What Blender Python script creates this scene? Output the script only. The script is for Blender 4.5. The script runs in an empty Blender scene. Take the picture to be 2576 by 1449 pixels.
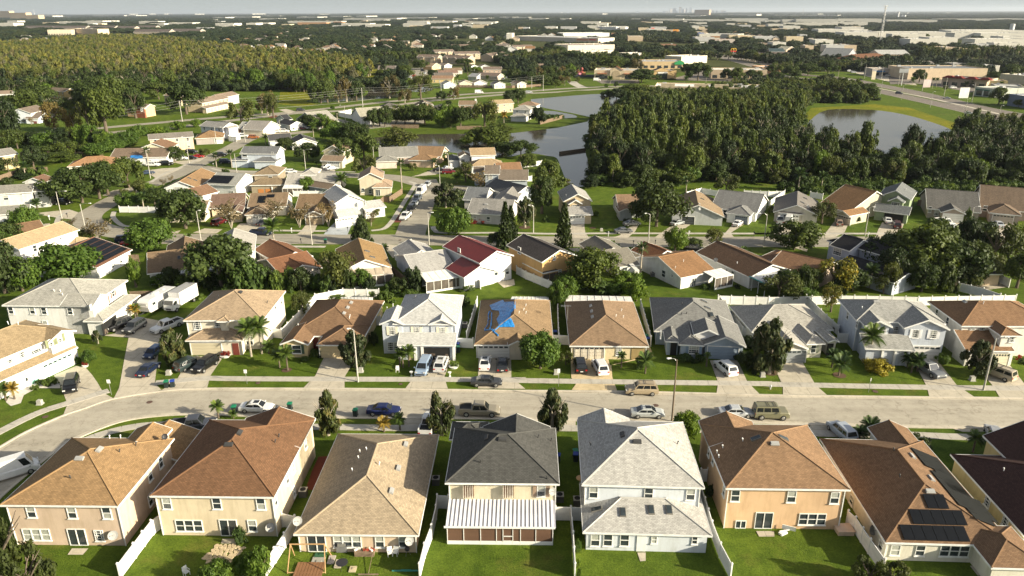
import bpy, math, random
from mathutils import Vector, Matrix
R = random.Random(7)
rad = math.radians
# ---------------------------------------------------------------- camera, sky, sun, exposure
F0, CX0, CY0, CAMZ, HORV, ROLL = 1849.0, 1288.0, 724.5, 52.5, 30.0, 0.0035
PT = math.atan((CY0-HORV)/F0)
SUN_AZ, SUN_EL = rad(-22.0), rad(20.5)          # direction the sun stands in, from +x
sc = bpy.context.scene
C = sc.collection
cd = bpy.data.cameras.new('camera'); cam = bpy.data.objects.new('camera', cd); C.objects.link(cam)
cd.sensor_width = 36.0; cd.lens = F0/2576*36; cd.clip_start = 0.5; cd.clip_end = 80000
X0 = Vector((1,0,0)); Y0 = Vector((0,math.sin(PT),math.cos(PT))); cr, sr = math.cos(ROLL), math.sin(ROLL)
cx_ = X0*cr - Y0*sr; cy_ = X0*sr + Y0*cr; cz_ = cx_.cross(cy_)
m = Matrix((cx_, cy_, cz_)).transposed().to_4x4(); m.translation = (0,0,CAMZ); cam.matrix_world = m
sc.camera = cam
w = bpy.data.worlds.new('World'); sc.world = w; w.use_nodes = True
nt = w.node_tree; bgn = nt.nodes['Background']
sky = nt.nodes.new('ShaderNodeTexSky'); sky.sky_type = 'NISHITA'; sky.sun_disc = False
sky.sun_elevation = SUN_EL; sky.sun_rotation = rad(90)-SUN_AZ
sky.altitude = 50; sky.air_density = 1.0; sky.dust_density = 3.0; sky.ozone_density = 1.5
hs = nt.nodes.new('ShaderNodeHueSaturation'); hs.inputs['Saturation'].default_value = 0.42
nt.links.new(sky.outputs[0], hs.inputs['Color']);
tcw = nt.nodes.new('ShaderNodeTexCoord'); sx_ = nt.nodes.new('ShaderNodeSeparateXYZ'); nt.links.new(tcw.outputs['Generated'], sx_.inputs[0])
ab = nt.nodes.new('ShaderNodeMath'); ab.operation = 'ABSOLUTE'; nt.links.new(sx_.outputs['Z'], ab.inputs[0])
om = nt.nodes.new('ShaderNodeMath'); om.operation = 'SUBTRACT'; om.inputs[0].default_value = 1.0; nt.links.new(ab.outputs[0], om.inputs[1])
pw = nt.nodes.new('ShaderNodeMath'); pw.operation = 'POWER'; nt.links.new(om.outputs[0], pw.inputs[0]); pw.inputs[1].default_value = 9.0
mxs = nt.nodes.new('ShaderNodeMix'); mxs.data_type = 'RGBA'; nt.links.new(pw.outputs[0], mxs.inputs[0]); nt.links.new(hs.outputs[0], mxs.inputs[6]); mxs.inputs[7].default_value = (3.5, 3.8, 3.65, 1)
nt.links.new(mxs.outputs[2], bgn.inputs[0])
bgn.inputs[1].default_value = 0.074
sl = bpy.data.lights.new('sun', 'SUN'); sl.energy = 5.0; sl.angle = rad(0.55); sl.color = (1.0, 0.89, 0.67)
so = bpy.data.objects.new('sun', sl); C.objects.link(so)
sd = Vector((math.cos(SUN_EL)*math.cos(SUN_AZ), math.cos(SUN_EL)*math.sin(SUN_AZ), math.sin(SUN_EL)))
so.rotation_euler = sd.to_track_quat('Z','Y').to_euler(); so.location = sd*300
sc.view_settings.view_transform = 'Standard'; sc.view_settings.look = 'None'
sc.view_settings.exposure = 1.10; sc.view_settings.gamma = 1.0; sc.view_settings.use_curve_mapping = False
sc.cycles.max_bounces = 5; sc.cycles.diffuse_bounces = 2; sc.cycles.glossy_bounces = 2
sc.cycles.transmission_bounces = 2; sc.cycles.volume_bounces = 0; sc.cycles.transparent_max_bounces = 4
# ---------------------------------------------------------------- survey: a measured sight line meets a height
def uv(t, x, y):
 if t == 99: return x-CX0, y-CY0
 r, c = divmod(t, 10)
 return 644*c+x/4-CX0, 362.25*r+y/4-CY0
def ray(t, x, y):
 u, v = uv(t, x, y); a = u*cr-v*sr; b = u*sr+v*cr
 return Vector((a, math.cos(PT)*F0-b*math.sin(PT), -math.sin(PT)*F0-b*math.cos(PT)))
def at(t, x, y, z=0.0):
 d = ray(t, x, y)
 if d.z > -0.5: d = Vector((d.x, d.y, -0.5))
 k = (z-CAMZ)/d.z
 return Vector((d.x*k, d.y*k, z))
def depth(P): return P.y*math.cos(PT)+(CAMZ-P.z)*math.sin(PT)
def height(t, x, y, P):
 d = ray(t, x, y); return CAMZ+d.z*(P.y/d.y)
def toscreen(P):
 q = P-Vector((0,0,CAMZ)); zc = -q.dot(cz_)
 return CX0+q.dot(cx_)*F0/zc, CY0-q.dot(cy_)*F0/zc
# ---------------------------------------------------------------- materials
MATS = {}
def L3(c): return (c[0], c[1], c[2], 1.0)
class NG:
 def __init__(s, name, rough=0.8, spec=0.3):
  s.m = bpy.data.materials.new(name); s.m.use_nodes = True; s.nt = s.m.node_tree
  s.b = s.nt.nodes['Principled BSDF']; s.b.inputs['Roughness'].default_value = rough
  s.b.inputs['Specular IOR Level'].default_value = spec
 def n(s, ty, **kw):
  x = s.nt.nodes.new(ty)
  for k, v in kw.items(): setattr(x, k, v)
  return x
 def l(s, a, b): s.nt.links.new(a, b)
 def coord(s, kind='Object'):
  if kind == 'World': return s.n('ShaderNodeNewGeometry').outputs['Position']
  return s.n('ShaderNodeTexCoord').outputs[kind]
 def noise(s, co, scale, detail=3, rough=0.6, sc=None):
  if sc:
   mp = s.n('ShaderNodeMapping'); mp.inputs['Scale'].default_value = sc; s.l(co, mp.inputs[0]); co = mp.outputs[0]
  t = s.n('ShaderNodeTexNoise'); t.inputs['Scale'].default_value = scale; t.inputs['Detail'].default_value = detail
  t.inputs['Roughness'].default_value = rough; s.l(co, t.inputs['Vector']); return t.outputs['Fac']
 def ramp(s, fac, stops):
  r = s.n('ShaderNodeValToRGB'); e = r.color_ramp.elements
  while len(e) < len(stops): e.new(0.5)
  for i, (p, c) in enumerate(stops): e[i].position = p; e[i].color = L3(c)
  s.l(fac, r.inputs[0]); return r.outputs[0]
 def mix(s, fac, a, b, mode='MIX'):
  x = s.n('ShaderNodeMix', data_type='RGBA', blend_type=mode)
  if isinstance(fac, float): x.inputs[0].default_value = fac
  else: s.l(fac, x.inputs[0])
  for i, v in ((6, a), (7, b)):
   if isinstance(v, tuple): x.inputs[i].default_value = L3(v)
   else: s.l(v, x.inputs[i])
  return x.outputs[2]
 def bump(s, h, st=0.3, dist=0.02):
  b = s.n('ShaderNodeBump'); b.inputs['Strength'].default_value = st; b.inputs['Distance'].default_value = dist
  s.l(h, b.inputs['Height']); s.l(b.outputs[0], s.b.inputs['Normal'])
 def col(s, c): s.l(c, s.b.inputs['Base Color'])
def sc3(c, k): return tuple(min(1, q*k) for q in c)
def plain(name, c, rough=0.6, metal=0.0, spec=0.4, var=0.12, scale=1.5):
 key = ('p', name)
 if key in MATS: return MATS[key]
 g = NG(name, rough, spec); g.b.inputs['Metallic'].default_value = metal
 g.col(g.ramp(g.noise(g.coord(), scale), [(0.3, sc3(c, 1-var)), (0.7, sc3(c, 1+var))]))
 MATS[key] = g.m; return g.m
def paint(c):
 key = ('car', c)
 if key in MATS: return MATS[key]
 g = NG('car_paint', 0.28, 0.5); g.b.inputs['Metallic'].default_value = 0.0
 g.b.inputs['Coat Weight'].default_value = 0.35; g.b.inputs['Coat Roughness'].default_value = 0.08
 g.col(g.ramp(g.noise(g.coord(), 3), [(0.3, sc3(c, .88)), (0.7, c)]))
 MATS[key] = g.m; return g.m
def shingle(c, dark=0.72, streak=0.25):
 if c[0] > c[1]*1.8 and c[0] > .2: c = (c[0]*.86, c[1]*1.0, c[2]*1.05)
 if c[0] > c[1]*1.35 and c[0] > .1: c = (c[0]*.94, c[1]*.98, c[2]*.95)
 key = ('sh', c)
 if key in MATS: return MATS[key]
 g = NG('roof_shingles', 0.9, 0.15); co = g.coord('UV')
 b = g.n('ShaderNodeTexBrick'); b.inputs['Scale'].default_value = 1.0
 b.inputs['Brick Width'].default_value = 0.34; b.inputs['Row Height'].default_value = 0.16
 b.inputs['Mortar Size'].default_value = 0.016; b.inputs['Bias'].default_value = 0.0; b.inputs['Mortar Smooth'].default_value = 0.3
 b.inputs['Color1'].default_value = L3(sc3(c, 1.12)); b.inputs['Color2'].default_value = L3(sc3(c, .78)); b.inputs['Mortar'].default_value = L3(sc3(c, 0.5))
 g.l(co, b.inputs['Vector'])
 n1 = g.ramp(g.noise(g.coord('World'), 0.35, 4), [(0.3, (.9,.9,.9)), (0.72, (1.06,1.05,1.04))])
 n2 = g.ramp(g.noise(co, 1.0, 3, .6, (1.6, .10, 1)), [(0.35, (1-streak*.45,)*3), (0.6, (1.03,)*3)])
 g.col(g.mix(1.0, g.mix(1.0, b.outputs[0], n1, 'MULTIPLY'), n2, 'MULTIPLY'))
 g.bump(b.outputs['Fac'], -0.35, 0.02)
 MATS[key] = g.m; return g.m
def stucco(c):
 key = ('st', c)
 if key in MATS: return MATS[key]
 g = NG('stucco', 0.85, 0.2); co = g.coord('World')
 n1 = g.ramp(g.noise(co, 0.5, 4), [(0.3, sc3(c, .9)), (0.7, sc3(c, 1.04))])
 n2 = g.ramp(g.noise(co, 1.0, 4, .7, (1.4, 1.4, .25)), [(0.32, (.86,.85,.82)), (0.55, (1,1,1))])
 g.col(g.mix(1.0, n1, n2, 'MULTIPLY')); g.bump(g.noise(co, 14, 3), .15, .02)
 MATS[key] = g.m; return g.m
def concrete(name, c, cracks=True, stain=0.75, joints=False):
 key = ('co', name)
 if key in MATS: return MATS[key]
 g = NG(name, 0.9, 0.2); co = g.coord('World')
 base = g.ramp(g.noise(co, 0.22, 5, .65), [(0.28, sc3(c, .84)), (0.5, c), (0.75, sc3(c, 1.07))])
 st = g.ramp(g.noise(co, 0.9, 5, .7), [(0.3, (stain,)*3), (0.52, (1,1,1))])
 cl = g.mix(1.0, base, st, 'MULTIPLY')
 gr = g.ramp(g.noise(co, 9, 2), [(0.3, (.93,)*3), (0.7, (1.05,)*3)])
 cl = g.mix(1.0, cl, gr, 'MULTIPLY')
 if cracks:
  v = g.n('ShaderNodeTexVoronoi', feature='DISTANCE_TO_EDGE'); v.inputs['Scale'].default_value = 0.11
  mpn = g.n('ShaderNodeTexNoise'); mpn.inputs['Scale'].default_value = .6; mpn.inputs['Detail'].default_value = 4; g.l(co, mpn.inputs['Vector'])
  va = g.n('ShaderNodeVectorMath', operation='MULTIPLY_ADD'); g.l(mpn.outputs['Color'], va.inputs[0]); va.inputs[1].default_value = (7,7,0); g.l(co, va.inputs[2])
  g.l(va.outputs[0], v.inputs['Vector'])
  ck = g.ramp(v.outputs['Distance'], [(0.0, (.55,.52,.48)), (0.012, (1,1,1))])
  cl = g.mix(0.5, cl, ck, 'MULTIPLY')
  tr = g.ramp(g.noise(co, 1.0, 4, .6, (.035, .55, 1)), [(0.35, (.86,.85,.84)), (0.62, (1.05,1.05,1.05))]); cl = g.mix(.8, cl, tr, 'MULTIPLY')
 if joints:
  b = g.n('ShaderNodeTexBrick'); b.offset = 0; b.inputs['Scale'].default_value = 1; b.inputs['Brick Width'].default_value = 3.1; b.inputs['Row Height'].default_value = 3.1; b.inputs['Mortar Size'].default_value = .035
  for k_, v_ in (('Color1', 1.03), ('Color2', .95), ('Mortar', .62)): b.inputs[k_].default_value = (v_, v_, v_*.98, 1)
  mp = g.n('ShaderNodeMapping'); mp.inputs['Rotation'].default_value = (0,0,.035); g.l(co, mp.inputs[0]); g.l(mp.outputs[0], b.inputs['Vector']); cl = g.mix(1.0, cl, b.outputs[0], 'MULTIPLY')
 g.col(cl); MATS[key] = g.m; return g.m
def leaf(name, c, c2=None, trans=0.25, var=0.5):
 key = ('lf', name)
 if key in MATS: return MATS[key]
 c2 = c2 or sc3(c, 1.5)
 g = NG(name, 0.6, 0.25); co = g.coord('World')
 oi = g.n('ShaderNodeObjectInfo')
 n = g.ramp(g.noise(co, 0.9, 3, .7), [(0.32, sc3(c, .7)), (0.5, c), (0.72, c2)])
 rr = g.ramp(oi.outputs['Random'], [(0.0, (1-var*.6,1-var*.5,1-var*.5)), (0.5, (1,1,1)), (1.0, (1+var,1+var*.7,1))])
 cl = g.mix(1.0, n, rr, 'MULTIPLY')
 g.col(cl)
 if trans:
  tr = g.n('ShaderNodeBsdfTranslucent'); g.l(g.mix(1.0, cl, (1.5,1.5,.6), 'MULTIPLY'), tr.inputs[0])
  ms = g.n('ShaderNodeMixShader'); ms.inputs[0].default_value = trans
  g.l(g.b.outputs[0], ms.inputs[1]); g.l(tr.outputs[0], ms.inputs[2])
  g.l(ms.outputs[0], g.nt.nodes['Material Output'].inputs[0])
 MATS[key] = g.m; return g.m
def grassm(name, a, b, dry=(.16,.13,.05), k=0.35):
 key = ('gr', name)
 if key in MATS: return MATS[key]
 g = NG(name, 0.9, 0.1); co = g.coord('World')
 big = g.ramp(g.noise(co, 0.045, 4, .6), [(0.3, a), (0.7, b)])
 mid = g.ramp(g.noise(co, 0.5, 4, .65), [(0.3, (.62,.68,.6)), (0.7, (1.25,1.2,1.1))])
 fine = g.ramp(g.noise(co, 4.5, 3, .8), [(0.3, (.6,.62,.55)), (0.7, (1.35,1.32,1.2))])
 dr = g.n('ShaderNodeMath', operation='MULTIPLY'); dr.inputs[1].default_value = k
 s = g.n('ShaderNodeMapRange'); s.inputs[1].default_value = .55; s.inputs[2].default_value = .72; g.l(g.noise(co, 0.13, 5, .7), s.inputs[0]); g.l(s.outputs[0], dr.inputs[0])
 cl = g.mix(1.0, g.mix(1.0, g.mix(dr.outputs[0], big, dry), mid, 'MULTIPLY'), fine, 'MULTIPLY')
 g.col(cl); g.bump(g.noise(co, 6, 3), .6, .15)
 MATS[key] = g.m; return g.m
def water(name, c=(.075,.066,.05)):
 g = NG(name, 0.08, 0.45); g.b.inputs['Base Color'].default_value = L3(c); co = g.coord('World')
 g.bump(g.noise(co, 0.8, 4, .6, (1, 2.2, 1)), .10, .08)
 return g.m
WHITE = plain('white_trim', (.74,.74,.71), .5)
VINYL = plain('white_vinyl', (.78,.77,.74), .4)
DARK = plain('dark_rubber', (.02,.02,.02), .8)
BLACKP = plain('black_plastic', (.03,.03,.035), .5)
GLASSD = plain('window_glass', (.035,.045,.05), .08, 0, .6, .3)
BLIND = plain('blinds_behind_glass', (.36,.37,.33), .25, 0, .5, .2, 6)
SCREEN = plain('insect_screen', (.10,.085,.07), .7, 0, .2, .35)
CARGL = plain('car_glass', (.015,.018,.02), .05, 0, .7, .2)
METAL = plain('galvanised_metal', (.42,.42,.41), .4, .7)
CONCP = plain('concrete_pole', (.42,.40,.35), .85)
WOODF = plain('weathered_wood', (.20,.145,.10), .9, 0, .2, .35, 3)
BARK = plain('tree_bark', (.13,.105,.08), .95, 0, .1, .35, 3)
PBARK = plain('pale_bark', (.33,.29,.23), .95, 0, .1, .3, 3)
SOLARM = plain('solar_glass', (.006,.007,.009), .35, 0, .25, .2)
# ---------------------------------------------------------------- mesh helpers
def newobj(name, data, parent=None, loc=None, rz=0, scale=None):
 o = bpy.data.objects.new(name, data); C.objects.link(o)
 if parent is not None: o.parent = parent
 if loc is not None: o.location = loc
 if rz: o.rotation_euler = (0,0,rz)
 if scale is not None: o.scale = scale
 return o
USED = {}
def tag(o, label, cat, group=None):
 o['label'] = label; o['category'] = cat
 if group: o['group'] = group
 return o
def empty(name, loc, rz=0, label=None, cat=None, group=None):
 o = newobj(name, None, None, loc, rz); o.empty_display_size = .3
 if label: tag(o, label, cat, group)
 return o
def struct(o, kind='structure'): o['kind'] = kind; return o
class MB:
 def __init__(s): s.v = []; s.f = []; s.m = []; s.uvs = None
 def face(s, pts, mi=0):
  i = len(s.v); s.v += [tuple(p) for p in pts]; s.f.append(tuple(range(i, i+len(pts)))); s.m.append(mi)
 def box(s, c, d, rz=0, mi=0, tz=None):
  x, y, z = c; a, b, h = d[0]/2, d[1]/2, d[2]/2; ca, sa = math.cos(rz), math.sin(rz)
  i = len(s.v)
  for k in (-h, h):
   q = 1 if (k < 0 or tz is None) else tz
   for px, py in ((-a,-b),(a,-b),(a,b),(-a,b)):
    px *= q; py *= q
    s.v.append((x+px*ca-py*sa, y+px*sa+py*ca, z+k))
  for f in ((3,2,1,0),(4,5,6,7),(0,1,5,4),(1,2,6,5),(2,3,7,6),(3,0,4,7)):
   s.f.append(tuple(i+q for q in f)); s.m.append(mi)
 def tube(s, p, q, r0, r1=None, n=8, mi=0, cap=True):
  r1 = r0 if r1 is None else r1; p = Vector(p); q = Vector(q); d = (q-p)
  if d.length < 1e-6: return
  z = d.normalized(); x = z.orthogonal().normalized(); y = z.cross(x); i = len(s.v)
  for c, r in ((p, r0), (q, r1)):
   for k in range(n):
    a = 2*math.pi*k/n; s.v.append(tuple(c+x*math.cos(a)*r+y*math.sin(a)*r))
  for k in range(n):
   s.f.append((i+k, i+(k+1)%n, i+n+(k+1)%n, i+n+k)); s.m.append(mi)
  if cap:
   s.f.append(tuple(i+n+k for k in range(n))); s.m.append(mi); s.f.append(tuple(i+n-1-k for k in range(n))); s.m.append(mi)
 def ball(s, c, r, n=8, k=5, mi=0, sz=1.0, jit=0, rnd=None):
  i = len(s.v); c = Vector(c)
  for a in range(1, k):
   th = math.pi*a/k
   for b in range(n):
    ph = 2*math.pi*b/n; rr = r*(1+(rnd.uniform(-jit, jit) if jit else 0))
    s.v.append((c.x+rr*math.sin(th)*math.cos(ph), c.y+rr*math.sin(th)*math.sin(ph), c.z+rr*math.cos(th)*sz))
  t = len(s.v); s.v.append((c.x, c.y, c.z+r*sz)); s.v.append((c.x, c.y, c.z-r*sz))
  for b in range(n):
   s.f.append((t, i+b, i+(b+1)%n)); s.m.append(mi)
   e = i+(k-2)*n; s.f.append((t+1, e+(b+1)%n, e+b)); s.m.append(mi)
   for a in range(k-2):
    p = i+a*n; s.f.append((p+b, p+n+b, p+n+(b+1)%n, p+(b+1)%n)); s.m.append(mi)
 def mesh(s, name, mats, smooth=False):
  me = bpy.data.meshes.new(name); me.from_pydata(s.v, [], s.f)
  for mm in (mats if isinstance(mats, (list, tuple)) else [mats]): me.materials.append(mm)
  if any(s.m): me.polygons.foreach_set('material_index', s.m)
  if s.uvs:
   ul = me.uv_layers.new(name='UVMap'); flat = [q for f in s.uvs for p in f for q in p]; ul.data.foreach_set('uv', flat)
  if smooth: me.polygons.foreach_set('use_smooth', [True]*len(me.polygons))
  me.update(); return me
 def obj(s, name, mats, parent=None, loc=None, rz=0, smooth=False):
  return newobj(name, s.mesh(name, mats, smooth), parent, loc, rz)
CACHE = {}
def cached(key, fn):
 if key not in CACHE: CACHE[key] = fn()
 return CACHE[key]
def ucube(mat):
 def f():
  b = MB(); b.box((0,0,0), (1,1,1)); return b.mesh('block', mat)
 return cached(('cube', mat.name, id(mat)), f)
def cube(name, mat, parent, c, d, rz=0): return newobj(name, ucube(mat), parent, c, rz, d)
def poly(name, pts, mat, z=None, kind='structure', parent=None):
 """flat sheet from a ring of ground points"""
 from mathutils.geometry import tessellate_polygon
 vs = [Vector((p[0], p[1], z if z is not None else p[2])) for p in pts]
 tris = tessellate_polygon([vs]); b = MB(); b.v = [tuple(v) for v in vs]
 for t in tris:
  a, bb, c = (vs[i] for i in t)
  n = (bb-a).cross(c-a); b.f.append(tuple(t) if n.z > 0 else tuple(reversed(t))); b.m.append(0)
 o = b.obj(name, mat, parent); struct(o, kind); return o
def smoothline(P, n=6):
 out = []
 for i in range(len(P)-1):
  p0 = P[max(i-1, 0)]; p1 = P[i]; p2 = P[i+1]; p3 = P[min(i+2, len(P)-1)]
  for k in range(n):
   t = k/n
   out.append(0.5*((2*p1)+(p2-p0)*t+(2*p0-5*p1+4*p2-p3)*t*t+(3*p1-p0-3*p2+p3)*t**3))
 out.append(P[-1]); return out
def offset(P, d):
 out = []
 for i in range(len(P)):
  t = (P[min(i+1, len(P)-1)]-P[max(i-1, 0)]); t.z = 0; t.normalize(); out.append(P[i]+Vector((-t.y, t.x, 0))*d)
 return out
def ribbon(name, P, w0, w1, mat, z, h=0.0, kind='structure'):
 A = offset(P, w0); B = offset(P, w1); b = MB()
 for i in range(len(P)-1):
  q = [Vector((v.x, v.y, z)) for v in (A[i], B[i], B[i+1], A[i+1])]
  n = (q[1]-q[0]).cross(q[2]-q[0])
  if n.z < 0: q.reverse()
  b.face(q)
  if h:
   for a, c in ((A[i], A[i+1]), (B[i], B[i+1])):
    b.face([(a.x,a.y,z-h),(c.x,c.y,z-h),(c.x,c.y,z),(a.x,a.y,z)])
 return struct(b.obj(name, mat), kind)
# ---------------------------------------------------------------- windows and doors
def winmesh(style, w, h):
 def f():
  b = MB(); t = .07; dp = .10
  b.box((-w/2+t/2,0,0), (t,dp,h)); b.box((w/2-t/2,0,0), (t,dp,h))
  b.box((0,0,h/2-t/2), (w-2*t,dp,t)); b.box((0,0,-h/2+t/2), (w-2*t,dp,t))
  if style in 'sq': b.box((0,-.01,0), (w-2*t,dp,.06))
  if style == 't':
   b.box((0,-.01,0), (w-2*t,dp,.06))
   for q in (-1/6, 1/6): b.box((w*q,-.02,0), (.12,dp,h-2*t))
  if style == 'd': b.box((0,-.01,0), (.09,dp,h-2*t))
  if style == 'q':
   for q in (-.25, .25): b.box((w*q if w < 1.3 else w*q,-.015,0), (.035,dp,h-2*t))
   for q in (-.25, .25): b.box((0,-.015,h*q), (w-2*t,dp,.035))
  if style in 'stq': b.box((0,-.05,-h/2-.05), (w+.14,.16,.08))
  return b.mesh('window_frame', WHITE)
 return cached(('win', style, round(w,2), round(h,2)), f)
def panemesh(w, h, mat):
 def f():
  b = MB(); b.box((0,0,0), (w,.03,h)); return b.mesh('pane', mat)
 return cached(('pane', round(w,2), round(h,2), mat.name), f)
def add_window(root, style, p, w, h, rz, rnd, shutter=None, mat=None):
 if style in 'stqd':
  o = newobj('sliding_door' if style == 'd' else 'window', winmesh(style, w, h), root, p, rz)
  if style == 'd':
   for q in (-1, 1): newobj('pane', panemesh(w/2-.1, h-.12, GLASSD), o, (q*w/4, .01, 0))
  else:
   top = BLIND if rnd.random() < .55 else GLASSD
   newobj('pane', panemesh(w-.12, h/2-.08, top), o, (0,.01,h/4))
   newobj('pane', panemesh(w-.12, h/2-.08, GLASSD if rnd.random() < .75 else BLIND), o, (0,.01,-h/4))
  if shutter:
   n = Vector((math.cos(rz), math.sin(rz), 0))
   for q in (-1, 1): cube('shutter', shutter, root, Vector(p)+n*q*(w/2+.26), (.4,.07,h+.1), rz)
  return o
 if style == 'g':                      # sectional garage door
  gm = mat or plain('garage_door_white', (.72,.72,.68), .5)
  fr = MB(); fr.box((-w/2-.06,0,0), (.12,.12,h)); fr.box((w/2+.06,0,0), (.12,.12,h)); fr.box((0,0,h/2+.07), (w+.24,.12,.14))
  g = fr.obj('garage_door', WHITE, root, p, rz)
  for k in range(4):
   cube('door_section', gm, g, (0, .02, -h/2+h/8+k*h/4), (w, .05, h/4-.04))
  if rnd.random() < .6:
   gl = MB()
   for k in range(6): gl.box((-w/2+w/12+k*w/6, -.02, h*.375), (w/6-.22, .04, .26))
   gl.obj('door_window', GLASSD, g)
  return g
 if style == 'o':                      # open garage: flat slab, the room's shade put into its colour, with clutter
  g = MB(); g.box((0,.03,0), (w,.06,h)); d = g.obj('garage_shade_panel', plain('painted_garage_shade', (.012,.012,.012), .9), root, p, rz)
  s = MB()
  for k in range(7): s.box((R.uniform(-w/2+.4, w/2-.4), -.04, -h/2+R.uniform(.2,1.1)), (R.uniform(.2,.6), .05, R.uniform(.2,.6)))
  s.obj('stored_clutter', plain('clutter', (.12,.09,.07), .8), d)
  return d
 if style == 'p':
  return cube('door', mat or plain('front_door', (.16,.04,.03), .5), root, p, (w,.08,h), rz)
 if style == 'a':                      # striped cloth or metal awning over window
  b = MB(); n = int(w/.12)
  for k in range(n): b.box((-w/2+(k+.5)*w/n, -.22, 0), (w/n*.55, .5, h), 0, k % 2)
  return b.obj('striped_awning', [plain('awning_cream', (.72,.66,.55)), plain('awning_brown', (.20,.12,.08))], root, p, rz)
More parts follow.
